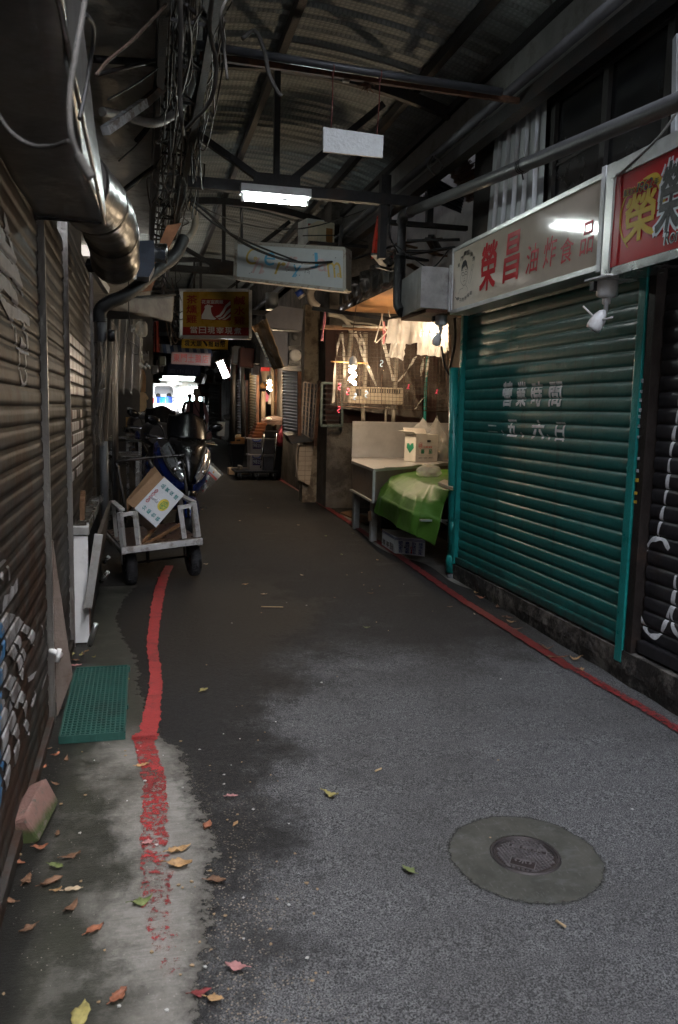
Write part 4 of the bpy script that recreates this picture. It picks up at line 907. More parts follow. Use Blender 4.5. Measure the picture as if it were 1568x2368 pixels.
g.tube(pts, .008, 10, rr=[.0035 if i < len(pts)*.75 else .0065 for i in range(len(pts))]); tag(g.build('frayed_cord', mRope), 'blurred frayed white cord hanging close to the lens in front of the hood', 'cord')
cable([Yp(-20, 235, 1.3), Yp(20, 300, 1.3), Yp(70, 335, 1.28), Yp(120, 338, 1.25), Yp(160, 325, 1.2)], .003, mCab[3], 'thin grey wire sagging across the near exhaust hood')
cable([Yp(200, 34, 1.9), Yp(216, 60, 2.0), Yp(214, 110, 2.1), Yp(200, 200, 2.1), Yp(184, 275, 2.0)], .005, mCab[0], 'thin black wire curling over the side of the hood')
cable([Yp(436, 455, 8.2), Yp(480, 492, 8.3), Yp(545, 550, 8.5), Yp(620, 588, 8.6), Yp(700, 607, 8.6), Yp(800, 602, 8.7), Yp(860, 585, 8.8), Yp(930, 560, 9)], .014, mCab[0], 'thick black cable sagging across the front of the white lettered sign')
cable([Yp(440, 470, 8.2), Yp(500, 520, 8.3), Yp(580, 562, 8.5), Yp(690, 605, 8.6)], .010, mCab[0], 'thinner black cable running beside the sagging thick one')
cable([Yp(440, 465, 8.4), Yp(545, 512, 8.6), Yp(650, 530, 8.7), Yp(740, 520, 8.8), Yp(860, 480, 9)], .007, mCab[1], 'thin dusty cable strung above the white lettered sign')
cable([Yp(700, 545, 9), Yp(790, 545, 9), Yp(850, 560, 9)], .006, mCab[0], 'short black cable over the top of the white lettered sign')
cable([Yp(890, 440, 7), Yp(905, 470, 7), Yp(900, 540, 7), Yp(920, 585, 7.1)], .008, mCab[0], 'black cable drooping from the bracket post at the right eave')
cable([Yp(1000, 362, 6.6), Yp(990, 385, 6.5), Yp(1008, 402, 6.5), Yp(1022, 385, 6.5), Yp(1005, 360, 6.55)], .009, mCab[1], 'coil of cable tied round the right eave beam')
cable([Yp(905, 560, 6.9), Yp(960, 600, 6.8), Yp(1000, 618, 6.7), Yp(1040, 575, 6.6)], .006, mCab[0], 'black cable above the grey metal hood box')
cable([Yp(1020, 800, 6.75), Yp(1030, 850, 6.75), Yp(1050, 880, 6.75), Yp(1056, 890, 6.7)], .010, mCab[0], 'black cable curving down from the small camera to the teal pipe')
cable([Yp(1050, 720, 6.75), Yp(1052, 790, 6.75), Yp(1040, 850, 6.78)], .012, mCab[2], 'brown cable bunch beside the small camera')
cable([Yp(560, 480, 6.9), Yp(556, 520, 7.5), Yp(550, 560, 8.8)], .004, mCab[0], 'thin wire from the tube lamp to the white lettered sign')
# ================================================================ overhead
def on_quad(mb, fn, ch, u0, u1, v0, v1, off=.01, shear=0, rot=0): put_text(mb, ch, fn, u0, u1, v0, v1, off, shear, rot)
mTube = lamp_mat('tube_light', (.90, 1, .97), 12)
t = thing('tube_lamp', 'lit white fluorescent tube lamp hanging under the nearest roof truss', 'lamp', (1.1, 6.9, 3.36))
a, b = Yp(556, 436, 6.88), Yp(717, 452, 6.88); a.z = b.z = (a.z+b.z)/2
g = MB(); g.prism([V((a.x, 6.82, a.z+.035)), V((a.x, 6.94, a.z+.035)), V((a.x, 6.955, a.z-.03)), V((a.x, 6.92, a.z-.035)), V((a.x, 6.86, a.z-.035)), V((a.x, 6.815, a.z-.03))], (b.x-a.x, 0, 0)); g.build('housing', mWht, t)
g = MB(); g.tube([V((a.x+.035, 6.87, a.z-.078)), V((b.x-.045, 6.87, a.z-.078))], .0135, 14); g.build('tube', mTube, t)
for x in (a.x+.02, b.x-.03):
    g = MB(); g.box(x-.014, x+.014, 6.855, 6.885, a.z-.098, a.z-.036, .003); g.build('tube_holder', mWht, t)
g = MB()
for x in (a.x+.1, b.x-.1): g.tube([V((x, 6.93, a.z+.035)), V((x, 7.0, 3.42))], .004, 6)
g.build('hanger', mSt, t)
t = thing('blank_sign', 'blank white hanging board tied by two strings to the cross pipe', 'sign', Yp(817, 330, 5.0))
c = [Yp(748, 293, 5.05), Yp(887, 313, 4.98), Yp(885, 364, 4.98), Yp(748, 350, 5.05)]
g = MB(); g.prism(c, (0, .02, 0)); g.build('board', mat('speckled_white_board', (.60, .63, .63), .5, var=.06, scale=40, stain=(.25, .24, .22), samt=.12, sscale=60), t)
for x, y, x2, y2 in ((766, 296, 770, 165), (872, 312, 879, 178)):
    g = MB(); g.tube([Yp(x, y-2, 5.02), Yp((x+x2)/2+1, (y+y2)/2, 5.1), Yp(x2, y2, 5.17)], .0035, 6); g.lathe([(.036, -.004), (.039, 0), (.036, .004)], Yp(x2, y2-2, 5.2), 'X', 12); g.build('string', mat('red_string', (.16, .045, .04), .8), t)
t = thing('cross_pipe', 'blue grey pipe with a rusty iron bar crossing the alley under the roof', 'pipe', (1.3, 5.2, 3.75))
g = MB(); g.tube([Yp(455, 103, 5.2), Yp(880, 171, 5.2), Yp(1160, 212, 5.2)], .026, 14); g.build('pipe', mat('blue_grey_pipe', (.075, .08, .09), .4, .3, var=.15, stain=(.06, .05, .05), samt=.3), t)
g = MB(); g.bar(Yp(462, 128, 5.28), Yp(1225, 237, 5.28), .03, .035); g.build('bar', mRust, t)
g = MB(); q = Yp(801, 182, 5.3); g.box(q.x-.022, q.x+.022, 5.29, 5.32, q.z-.02, q.z+.02, .004); tag(g.build('junction_box', mat('dirty_cream', (.30, .26, .21), .7, stain=(.12, .09, .06), samt=.4)), 'small dirty cream junction box under the cross pipe', 'box')
g = MB(); r = random.Random(3)
q = Yp(852, 192, 5.3)
for k in range(26):
    d = V((r.gauss(0, 1), r.gauss(0, .6), r.gauss(-.4, .7))).normalized(); g.tube(smooth_pts([q+V((r.gauss(0, .02), 0, r.gauss(0, .012))), q+d*.03, q+d*.05+V((r.gauss(0, .02), 0, -.01))], 2), .0025, 4)
tag(g.build('twig_clump', mRust), 'scrap of dry twigs snagged under the cross pipe', 'twigs')
# --- white lettered light box
tl, tr, br, bl = Yp(545, 560, 9.35), Yp(797, 575, 8.55), Yp(796, 671, 8.55), Yp(543, 642, 9.35)
t = thing('light_box_sign', 'white light box sign with pastel curly letters below the tube lamp', 'sign', (bl+br)/2)
ax = (tr-tl).normalized(); nrm = V((ax.y, -ax.x, 0)).normalized()
if nrm.y > 0: nrm = -nrm
back = -nrm*.16
g = MB(); g.prism([tl+back*.12, tr+back*.12, br+back*.12, bl+back*.12], back*.85); g.build('box', mat('pale_acrylic', (.62, .64, .655), .25, var=.04, stain=(.42, .45, .47), samt=.25, bump=.03), t)
mFr = mat('stained_white_frame', (.50, .47, .42), .55, .3, var=.12, stain=(.13, .07, .04), samt=.4, sscale=12)
pf = plane_fn(tl, tr, br, bl, 0)
def edge_bar(a, b, w, m, name, p): g = MB(); g.bar(a+back*.5, b+back*.5, w, .165, up=nrm); g.build(name, m, p)
for a, b in ((tl, tr), (tr, br), (br, bl), (bl, tl)): edge_bar(a, b, .034, mFr, 'frame_rail', t)
fn = plane_fn(tl, tr, br, bl, -.016)
rr_ = random.Random(4)
mP = {'y': mat('pastel_yellow', (.62, .44, .12), .5), 'p': mat('pastel_pink', (.62, .44, .44), .5), 'b': mat('pastel_blue', (.13, .40, .62), .5)}
def cj(x, y): return ((x-205)/(1350-205), 1-((y-715)-(x-205)*.095)/395)
for ch, k, x0, x1, yt, yb in (('C', 'y', 318, 450, 775, 960), ('h', 'p', 405, 510, 885, 1060), ('e', 'b', 515, 630, 832, 972), ('r', 'y', 640, 735, 935, 1068), ('r', 'p', 760, 855, 878, 1005), ('y', 'b', 812, 905, 970, 1095), ('J', 'b', 985, 1095, 848, 1005), ('a', 'p', 1068, 1170, 912, 1035), ('m', 'y', 1168, 1312, 945, 1095)):
    g = MB(); xm = (x0+x1)/2; u0, u1 = cj(x0, 0)[0], cj(x1, 0)[0]; v1, v0 = cj(xm, yt)[1], cj(xm, yb)[1]
    on_quad(g, fn, ch, u0, u1, v0, v1, .0, .1, rr_.uniform(-.12, .12))
    c0 = {'C': (x1-30, yb-60, 24), 'h': (x1-15, yb-20, 22), 'r': (x1-18, yt+25, 20), 'y': (x0+30, yb-18, 22), 'm': (x1-22, yb-20, 24)}.get(ch)
    if c0:
        cu, cv = cj(c0[0], c0[1]); pts = [(cu+.9*c0[2]/1145*(1-i/22)*math.cos(i*.5), cv+c0[2]/395*(1-i/22)*math.sin(i*.5)) for i in range(20)]
        stroke(g, fn, pts, .008, 2.9)
    g.build('letter', mP[k], t)
g = MB(); r = random.Random(2)
for i in range(14): u, v = r.uniform(.1, .95), r.uniform(.15, .8); stroke(g, fn, [(u, v), (u+.008, v+.015)], .005, 2.9)
u, v = cj(945, 1050); stroke(g, fn, [(u, v), (u+.005, v+.1), (u+.04, v+.06), (u+.038, v-.02)], .004, 2.9); g.build('scratches', mInkK, t)
g = MB()
for x, y in ((556, 560), (560, 530)): pass
g.bar(Yp(559, 560, 9.4), Yp(558, 480, 9.4), .03); g.bar(Yp(785, 575, 8.65), Yp(790, 520, 8.65), .03); g.build('hanger', mSt, t)
for nm, lab, x0, x1, yt, yb, Y, k in (('storage_carton', 'taller white carton with a red label on the shelf behind the lettered sign', 697, 752, 508, 566, 10.6, 0), ('storage_carton', 'cream carton with an orange window on the shelf behind the lettered sign', 722, 775, 514, 568, 10.2, 1)):
    p, q = Yp(x0, yb, Y), Yp(x1, yt, Y); t = thing(nm, lab, 'carton', (p.x, Y, p.z))
    g = MB(); m = Matrix.Translation(((p.x+q.x)/2, Y+.15, (p.z+q.z)/2)) @ Matrix.Rotation(R(12), 4, 'Z'); w_, h_ = (q.x-p.x)*.82, q.z-p.z
    g.box(-w_/2, w_/2, -.15, .15, -h_/2, h_/2, .01, m); g.build('body', mat('cream_carton', (.70, .64, .48), .6, stain=(.45, .38, .26), samt=.3) if k else mat('pale_carton', (.74, .76, .73), .6, stain=(.25, .25, .23), samt=.3), t)
    g = MB(); (g.box(-.0, w_*.38, -.155, -.1505, -h_*.3, h_*.25, 0, m) if k else g.box(-w_*.42, -w_*.25, -.155, -.1505, -h_*.2, h_*.3, 0, m)); g.build('label', mat('orange_label', (.30, .14, .04), .5) if k else mat('red_label', (.35, .03, .05), .5), t)
g = MB(); g.box(2.0, 2.75, 9.9, 10.9, Yp(740, 570, 10.3).z-.06, Yp(740, 570, 10.3).z-.02); tag(g.build('shelf_board', mSt), 'dark shelf plank carrying two cartons under the roof', 'shelf')
# --- yellow chicken sign
tl, tr, br, bl = Yp(420, 671, 13), Yp(579, 671, 12.6), Yp(579, 780, 12.6), Yp(419, 778, 13)
t = thing('light_box_sign', 'yellow and red chicken shop light box sign with a white rooster', 'sign', (bl+br)/2)
fn = plane_fn(tl, tr, br, bl, .004); back = V((0, .18, 0))
mYel = mat('yellow_sign_film', (.42, .26, .035), .3, var=.08, stain=(.25, .15, .02), samt=.2)
mRd = mat('deep_red_film', (.26, .018, .018), .35, var=.08)
def quad_on(fnn, u0, u1, v0, v1, l=0):
    g = MB(); shape(g, fnn, [(u0, v0), (u1, v0), (u1, v1), (u0, v1)]); return g
g = MB(); g.prism([tl, tr, br, bl], back); g.build('panel', mYel, t)
for a, b in ((tl, tr), (tr, br), (br, bl), (bl, tl)):
    g = MB(); g.bar(a+back*.46, b+back*.46, .045, .20, up=(0, -1, 0)); g.build('frame_rail', mAl, t)
quad_on(fn, .02, .98, .02, .21).build('red_band', mRd, t)
f1 = plane_fn(tl, tr, br, bl, .009); f2 = plane_fn(tl, tr, br, bl, .013)
# rooster panel (zoom px relative to 595..835, 375..552 in a 440..985 x 310..685 sign)
def cs(x, y): return ((x-440)/545, 1-(y-310)/375)
g = MB(); shape(g, fn, [cs(*p) for p in [(605, 378), (825, 385), (833, 395), (833, 545), (825, 552), (605, 545), (597, 535), (597, 388)]]); g.build('red_badge', mRd, t)
g = MB(); shape(g, f1, [cs(*p) for p in [(602, 540), (604, 510), (618, 485), (628, 462), (628, 448), (622, 446), (628, 440), (634, 436), (632, 428), (642, 432), (648, 422), (656, 430), (664, 424), (670, 432), (688, 434), (692, 440), (678, 446), (676, 462), (680, 490), (690, 512), (704, 528), (720, 536), (705, 546)]])
for P in ([(712, 520), (745, 505), (770, 470), (790, 430), (830, 395), (831, 425), (800, 450), (780, 490), (755, 520), (725, 530)], [(730, 538), (770, 522), (800, 480), (831, 450), (831, 480), (805, 505), (780, 532), (745, 545)], [(765, 546), (795, 532), (831, 500), (831, 520), (810, 535), (790, 547)]):
    shape(g, f1, [cs(*p) for p in P])
for ch, x in zip('花東富貴雞', (603, 640, 674, 708, 742)): on_quad(g, f1, ch, cs(x, 0)[0], cs(x+32, 0)[0], cs(0, 418)[1], cs(0, 388)[1], .01)
g.build('white_rooster', mInkW, t)
for ch, x, y in (('茶', 482, 350), ('燻', 482, 430), ('雞', 482, 508), ('鹹', 860, 358), ('水', 860, 440), ('雞', 860, 518)):
    g = MB(); on_quad(g, f1, ch, cs(x, 0)[0], cs(x+84, 0)[0], cs(0, y+66)[1], cs(0, y)[1], .02); g.build('character', mRd, t)
for i, ch in enumerate('當日現宰現煮'):
    x = 515+i*69; g = MB(); on_quad(g, f2, ch, cs(x, 0)[0], cs(x+55, 0)[0], cs(0, 656+i)[1], cs(0, 603+i)[1], .015); g.build('character', mInkW, t)
g = MB(); g.bar(tl+V((.2, .1, .02)), tl+V((.2, .1, .5)), .03); g.bar(tr+V((-.2, .1, .02)), tr+V((-.2, .1, .5)), .03); g.build('hanger', mSt, t)
# --- further banners
def banner(name, lab, px, Y, m, txt, mi, off=.02, cat='banner', wave=.02, tag_=None, u0=.05, u1=.95, v0=.2, v1=.8, th=.004):
    tl, tr, br, bl = [Yp(x, y, Y) for x, y in px]; t = thing(name, lab, cat, (bl+br)/2)
    def cl(u, v): return bl.lerp(br, u).lerp(tl.lerp(tr, u), v)+V((0, wave*math.sin(u*9+v*2), 0))
    g = MB(); g.grid(cl, 24, 6); g.build('cloth' if wave else 'panel', m, t, thick=th)
    if txt:
        g = MB(); n = len(txt); w = (u1-u0)/n
        for i, ch in enumerate(txt):
            if ch != ' ': put_text(g, ch, lambda u, v: cl(u, v)+V((0, -th*.5-.006, 0)), u0+w*(i+.08), u0+w*(i+.92), v0, v1, off)
        g.build('lettering', mi, t)
    return t
banner('paper_banner', 'small yellow coin dealer banner hanging below the chicken sign', [(421, 781), (528, 781), (527, 808), (420, 804)], 13.6, mat('yellow_cloth', (.55, .40, .05), .6, var=.08), '袁大頭、龍銀幣', mInkK, .03)
g = MB(); g.prism([Yp(440, 779, 13.55), Yp(508, 783, 13.55), Yp(508, 791, 13.55), Yp(440, 786, 13.55)], (0, .02, 0)); tag(g.build('rusty_batten', mat('pinkish_rust', (.26, .11, .07), .7)), 'reddish batten along the top of the small yellow banner', 'batten')
banner('shop_board', 'pale pink goose shop board beyond the yellow banner', [(396, 813), (488, 817), (487, 846), (395, 841)], 17, mat('pale_pink_board', (.22, .16, .165), .4, var=.08, stain=(.2, .15, .14), samt=.25), '東門土鵝店', mat('faded_red', (.30, .06, .06), .5), .02, 'sign', 0, v0=.2, v1=.85, th=.05)
banner('blue_banner', 'dark blue bank banner over the bright alley exit', [(388, 838), (466, 842), (464, 870), (386, 866)], 20, mat('navy_cloth', (.016, .022, .06), .6), '臺中銀行', mat('dim_blue_letters', (.07, .08, .14), .6), .01, 'banner', .01, v0=.15, v1=.5)
t = thing('striped_awning', 'small blue and white striped awning left of the yellow banner', 'awning', Yp(420, 800, 18))
for i in range(14):
    a, b = Yp(366+8.7*i, 795+.6*i, 17.6), Yp(366+8.7*(i+1), 795+.6*(i+1), 17.6); c, d = b+V((.02, -.25, -.2)), a+V((.02, -.25, -.2))
    g = MB(); g.quad(a, b, c, d); g.build('stripe', mat('awning_blue', (.04, .06, .12), .6) if i % 2 else mat('awning_pale', (.24, .25, .27), .6), t, thick=.004)
# ================================================================ the lamp-lit stall on the right
mWarm = lamp_mat('warm_bulb', (1, .76, .50), 34)
def cfl(name, lab, p, s=1, st=None, cord=None, m=None):
    t = thing(name, lab, 'lamp', p); p = V(p)
    g = MB(); g.tube([p+V((.0, 0, -.0))]+[p+V((.017*s*math.cos(k*.55), .017*s*math.sin(k*.55), -.008*k*s*.62)) for k in range(24)], .0105*s, 8); g.build('bulb', m or mWarm, t)
    g = MB(); g.lathe([(0, .075*s), (.012*s, .07*s), (.026*s, .05*s), (.03*s, .02*s), (.028*s, .002), (0, .001)], p, 'Z', 16); g.build('socket', mWht, t)
    if cord: g = MB(); g.tube([p+V((0, 0, .07*s))]+[V(c) for c in cord], .004, 6); g.build('cord', mCab[2], t)
    return t
cfl('hanging_bulb', 'glowing spiral bulb hanging on a cord in front of the wire mesh', Yp(816, 848, 9.0), 1.7, None, [Yp(817, 760, 9.02), Yp(824, 705, 9.1)])
cfl('hanging_bulb', 'glowing bulb half hidden behind the hanging plastic bags', Yp(1003, 752, 8.75), 1.15, None, [Yp(1000, 715, 8.8)])
# ceiling board and fascia
t = thing('stall_canopy', 'wooden stall canopy with a dark glossy fascia next to the metal hood', 'canopy', (2.6, 8.6, 2.82))
g = MB(); g.prism([V((2.38, 7.22, 2.83)), V((2.38, 9.85, 2.83)), V((4.0, 9.85, 2.83)), V((4.0, 7.22, 2.83))], (0, 0, .02)); g.build('soffit', mat('varnished_plywood', (.42, .22, .10), .35, var=.25, scale=3, stain=(.28, .13, .06), samt=.3), t)
g = MB(); g.grid(lambda u, v: V((2.375+.02*math.sin(u*40)*v, 7.25+2.6*u, 2.80+.33*v)), 80, 3); g.build('fascia', mat('dark_glossy_film', (.05, .045, .042), .12, .3, var=.2, bump=.3, bscale=6), t, thick=.004)
# wire mesh partition
t = thing('wire_mesh', 'rusty wire mesh partition behind the hanging bulb', 'mesh panel', (2.9, 9.3, 1.6))
a, b, c, d = Yp(777, 770, 9.3), Yp(1041, 773, 9.3), Yp(1041, 952, 9.3), Yp(779, 939, 9.3)
mWire = mat('rusty_wire', (.05, .03, .02), .6, .4)
g = MB(); n1, n2 = 31, 19
for i in range(n1+1): u = i/n1; g.tube([a.lerp(b, u), d.lerp(c, u)], .0022 if i % 6 else .004, 4, False)
for j in range(n2+1): v = j/n2; g.tube([a.lerp(d, v)+V((0, .006, 0)), b.lerp(c, v)+V((0, .006, 0))], .0022 if j % 6 else .004, 4, False)
g.build('wires', mWire, t)
g = MB()
for p, q in ((a, b), (b, c), (c, d), (d, a)): g.tube([p, q], .007, 6)
g.build('rim', mWire, t)
def hook(p, m, lab, s=1):
    g = MB(); pts = [V((-.012*math.cos(R(a))*s, 0, .016*s+.014*math.sin(R(a))*s)) for a in range(20, 270, 25)]+[V((-.012*math.cos(R(a))*s, 0, -.014*s+.014*math.sin(R(a))*s)) for a in range(90, -150, -25)]
    g.tube([V(p)+q for q in pts], .0045*s, 6); return tag(g.build('s_hook', m), lab, 'hook', 'plastic hooks on the wire mesh')
mPk, mBl = mat('pink_plastic', (.36, .04, .08), .35), mat('pale_blue_plastic', (.22, .30, .42), .35)
for (x, y), m, lab in (((311, 875), mPk, 'pink plastic hook at the left edge of the wire mesh'), ((375, 915), mPk, 'pink plastic hook just below the hanging bulb'), ((432, 955), mBl, 'lilac plastic hook low on the mesh under the bulb'), ((641, 693), mBl, 'pale blue plastic hook high in the middle of the mesh'), ((306, 1055), mPk, 'pink plastic hook dangling under the lower left mesh corner'), ((522, 935), mBl, 'pale blue plastic hook in front of the cream air conditioner')):
    hook(Yp(x*.2949+693.6, y*.2949+635.8, 9.28), m, lab, 1.25)
for (x, y), lab in (((850, 875), 'pink peg clipped to the mesh right of the air conditioner'), ((1072, 915), 'pink peg clipped to the mesh near the teal pipe')):
    q = Yp(x*.2949+693.6, y*.2949+635.8, 9.27); g = MB(); g.bar(q+V((-.006, 0, -.025)), q+V((.008, 0, .03)), .026, .012); g.bar(q+V((-.018, 0, -.02)), q+V((.012, 0, -.024)), .016, .01); tag(g.build('plastic_peg', mPk), lab, 'peg')
def z7(x, y): return (x*.2949+693.6, y*.2949+635.8)
g = MB(); g.bar(Yp(*z7(165, 408), 9.2), Yp(*z7(690, 425), 9.2), .10, .04); tag(g.build('timber_beam', mWood), 'dark timber beam across the top of the wire mesh', 'beam')
g = MB(); g.tube([Yp(*z7(335, 398), 9.12), Yp(*z7(690, 412), 9.1)], .013, 8); tag(g.build('pale_rod', mat('cream_paint', (.42, .38, .32), .5)), 'pale rod tied along the dark timber beam', 'rod')
g = MB(); g.tube([Yp(*z7(243, 677), 9.2), Yp(*z7(530, 692), 9.2)], .008, 6); tag(g.build('bamboo_stick', mat('bamboo', (.42, .24, .09), .5)), 'bamboo stick lying across the mesh behind the bulb', 'stick')
g = MB(); g.bar(Yp(*z7(100, 260), 9.5), Yp(*z7(700, 345), 9.0), .04, .045); tag(g.build('slotted_angle', mSt), 'dark slotted angle iron over the timber beam', 'beam')
for i, (P, r, lab) in enumerate((([(220, 308), (290, 318), (350, 345), (400, 440), (385, 640), (355, 800), (350, 950), (400, 1000)], .03, 'white plastic pipe bending down behind the mesh'), ([(320, 322), (420, 370), (560, 385), (690, 430)], .012, 'thin white tube along the stall ceiling'), ([(515, 450), (512, 800), (495, 1000), (497, 1142)], .028, 'cream standing pipe behind the mesh'), ([(758, 640), (748, 850), (732, 1155)], .028, 'pale standing pipe right of the air conditioner'), ([(672, 1152), (674, 1060), (684, 1040), (704, 1045)], .014, 'small hooked tap pipe over the steel table'), ([(1000, 640), (985, 900), (978, 1170)], .02, 'greenish pipe at the back of the stall'))):
    g = MB(); g.tube(smooth_pts([Yp(*z7(x, y), 10.5-.05*i) for x, y in P], 5), r, 12); tag(g.build('pipe', mat('dirty_white_pipe', (.42, .38, .31), .5, stain=(.2, .13, .07), samt=.35) if i != 5 else mTealP), lab, 'pipe')
t = thing('air_conditioner', 'cream window air conditioner mounted behind the wire mesh', 'air conditioner', Yp(*z7(600, 1015), 10.1))
a, b = Yp(*z7(388, 872), 10.1), Yp(*z7(808, 1016), 10.1); mACc = mat('yellowed_plastic', (.50, .43, .32), .5, var=.08, stain=(.28, .2, .12), samt=.25)
g = MB(); g.box(a.x, b.x, 10.1, 10.45, b.z, a.z, .02); g.build('casing', mACc, t)
w_, h_ = b.x-a.x, a.z-b.z
g = MB(); g.box(a.x+w_*.3, b.x-.03, 10.085, 10.098, b.z+.03, a.z-.09, .004); g.build('front_grille', mACc, t)
g = MB()
for k in range(14): x = a.x+w_*(.33+.045*k); g.box(x, x+.012, 10.083, 10.097, a.z-.075, a.z-.02)
g.build('vent_slots', mSt, t)
g = MB(); g.box(a.x+w_*.12, a.x+w_*.22, 10.09, 10.099, b.z+h_*.45, a.z-.03, .003); g.build('control_panel', mSt, t)
# film sheets round the mesh
for i, (q, n, lab) in enumerate((([(310, 450), (480, 450), (345, 1045), (240, 1020)], 9, 'clear plastic film strip hanging at the left edge of the mesh'), ([(430, 440), (720, 450), (980, 1130), (330, 1045)], 15, 'wide clear plastic film draped behind the mesh'), ([(600, 470), (1010, 600), (1180, 1000), (760, 890)], 12, 'creased clear plastic film gathered at the right of the mesh'))):
    tl, tr, br, bl = [Yp(*z7(*p), 9.5+.12*i) for p in q]
    g = MB(); g.grid(lambda u, v: tl.lerp(tr, u).lerp(bl.lerp(br, u), v)+V((0, .035*math.sin(u*n*2.2+v*2)+.02*noise.noise(V((u*7, v*5, i))), 0)), 70, 16)
    tag(g.build('plastic_film', plastic_sheet('stall_film', (.40, .36, .31), .20, .10)), lab, 'plastic sheet')
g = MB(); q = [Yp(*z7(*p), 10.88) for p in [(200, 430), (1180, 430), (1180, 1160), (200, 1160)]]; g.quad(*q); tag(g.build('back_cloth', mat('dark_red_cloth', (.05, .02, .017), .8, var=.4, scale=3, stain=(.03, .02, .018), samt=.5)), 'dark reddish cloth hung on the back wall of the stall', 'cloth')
for i, (P, w_) in enumerate((([(432, 445), (500, 640), (600, 868)], .035), ([(470, 450), (505, 560), (528, 700)], .03), ([(640, 470), (690, 660), (736, 832)], .04), ([(905, 640), (860, 720), (770, 838)], .05), ([(322, 450), (285, 640), (262, 1000)], .035), ([(330, 450), (345, 600), (350, 800)], .03), ([(420, 450), (480, 530), (495, 545)], .06), ([(968, 650), (958, 720), (950, 790)], .04), ([(1010, 640), (996, 740), (990, 800)], .03), ([(970, 960), (930, 1010), (905, 1050)], .03))):
    q = smooth_pts([Yp(*z7(x, y), 9.42) for x, y in P], 8); g = MB(); rows = []
    for k, c in enumerate(q): a = .9*math.sin(k*.5+i); rows.append([c+V((w_*.5*s_*math.cos(a), w_*.5*s_*math.sin(a), .25*w_*s_)) for s_ in (-1, 0, 1)])
    g.loft(rows, False, False); tag(g.build('film_strand', plastic_sheet('shiny_film', (.75, .72, .66), .55, .05)), 'shiny twisted strand of clear film gathered behind the wire mesh', 'plastic sheet', 'shiny film strands in the stall')
# bundle of plastic bags
mBag = plastic_sheet('milky_bag', (.94, .92, .89), .58, .12)
for i, (q, dy, lab) in enumerate((([(690, 345), (950, 335), (955, 540), (676, 530)], 8.45, 'wide pleated white plastic bag bundle hanging in front'), ([(720, 500), (830, 520), (818, 662), (697, 640)], 8.55, 'narrow white plastic bags hanging below the wide bundle'), ([(930, 345), (1165, 380), (1105, 640), (915, 625)], 8.5, 'white plastic bag bundle glowing over the hidden bulb'), ([(1100, 400), (1165, 395), (1160, 600), (1120, 612)], 8.6, 'edge of a white plastic bag at the right of the glowing bundle'))):
    tl, tr, br, bl = [Yp(*z7(*p), dy) for p in q]
    g = MB(); g.grid(lambda u, v: tl.lerp(tr, u).lerp(bl.lerp(br, u), v)+V((.012*noise.noise(V((u*7, v*5, i+4))), (.006+.018*v)*math.sin(u*17+i*2+v*.8)+.03*noise.noise(V((u*5, v*1.5, i)))+.010*noise.noise(V((u*15, v*3, i))), .03*noise.noise(V((u*4, i, 2)))*v)), 60, 14)
    tag(g.build('plastic_bags', mBag), lab, 'plastic bags', 'hanging plastic bags')
g = MB(); g.tube(smooth_pts([Yp(*z7(670, 350), 8.4), Yp(*z7(800, 318), 8.4), Yp(*z7(950, 355), 8.4), Yp(*z7(1060, 325), 8.4)], 6), .012, 6); tag(g.build('bag_rail', mBlk), 'black rail that the white plastic bags hang from', 'rail')
for P, lab in (([(588, 525), (650, 300)], 'white plastic strip slanting left of the bags'), ([(600, 530), (690, 440)], 'lower white plastic strip crossing the slanting one'), ([(640, 300), (650, 390), (668, 440)], 'short bent white strip beside the bags'), ([(690, 275), (708, 335)], 'short white strip above the bag bundle')):
    g = MB(); g.tube([Yp(*z7(*p), 8.9) for p in P], .007, 5); tag(g.build('plastic_strip', mat('white_strip', (.55, .5, .45), .5)), lab, 'strip')
for P, lab in (([(196, 290), (190, 370), (182, 430), (172, 515)], 'pink plastic ribbon tied to the left end of the timber beam'), ([(655, 365), (660, 440), (655, 540)], 'pink plastic ribbon hanging left of the bags')):
    g = MB()
    for o in (-6, 6): g.tube(smooth_pts([Yp(*z7(x+o*(i % 2), y), 9.0) for i, (x, y) in enumerate(P)], 4), .009, 5)
    tag(g.build('ribbon', mat('pink_ribbon', (.50, .16, .18), .6)), lab, 'ribbon')
# --- steel table with back panel
mTab = mat('table_steel', (.48, .47, .46), .34, .5, var=.08, scale=5, stain=(.34, .29, .25), samt=.25, bump=.05)
t = thing('steel_table', 'stainless fishmonger table with a tall splash panel in the stall', 'table', (2.9, 8.8, .19))
A, B, D = V((2.36, 8.05, 1.0)), V((2.46, 9.36, 1.0)), V((3.70, 9.15, 1.0)); B2, C_ = V((2.645, 10.05, 1.0)), V((3.95, 10.05, 1.0))
g = MB(); g.prism([A, D, C_, B2, B], (0, 0, -.03)); g.build('top', mTab, t)
p0, p1 = Yp(*z7(415, 1141), 10.05), Yp(*z7(1172, 1165), 10.05); zt = (p0.z+p1.z)/2
g = MB(); g.box(p0.x, 3.98, 10.05, 10.075, 1.0, zt, .004); g.build('splash_panel', mTab, t)
mApron = mat('brown_apron', (.22, .165, .13), .5, .2, var=.12, stain=(.12, .085, .06), samt=.35)
g = MB(); g.prism([A+V((.012, .02, -.031)), B+V((.012, 0, -.031)), B+V((.012, 0, -.34)), A+V((.012, .02, -.34))], (.02, 0, 0)); g.build('apron', mApron, t)
dn = (D-A).normalized(); g = MB(); g.prism([A+dn*.03+V((0, .01, -.031)), D+V((0, .01, -.031)), D+V((0, .01, -.34)), A+dn*.03+V((0, .01, -.34))], (-.01, .02, 0)); g.build('apron', mApron, t)
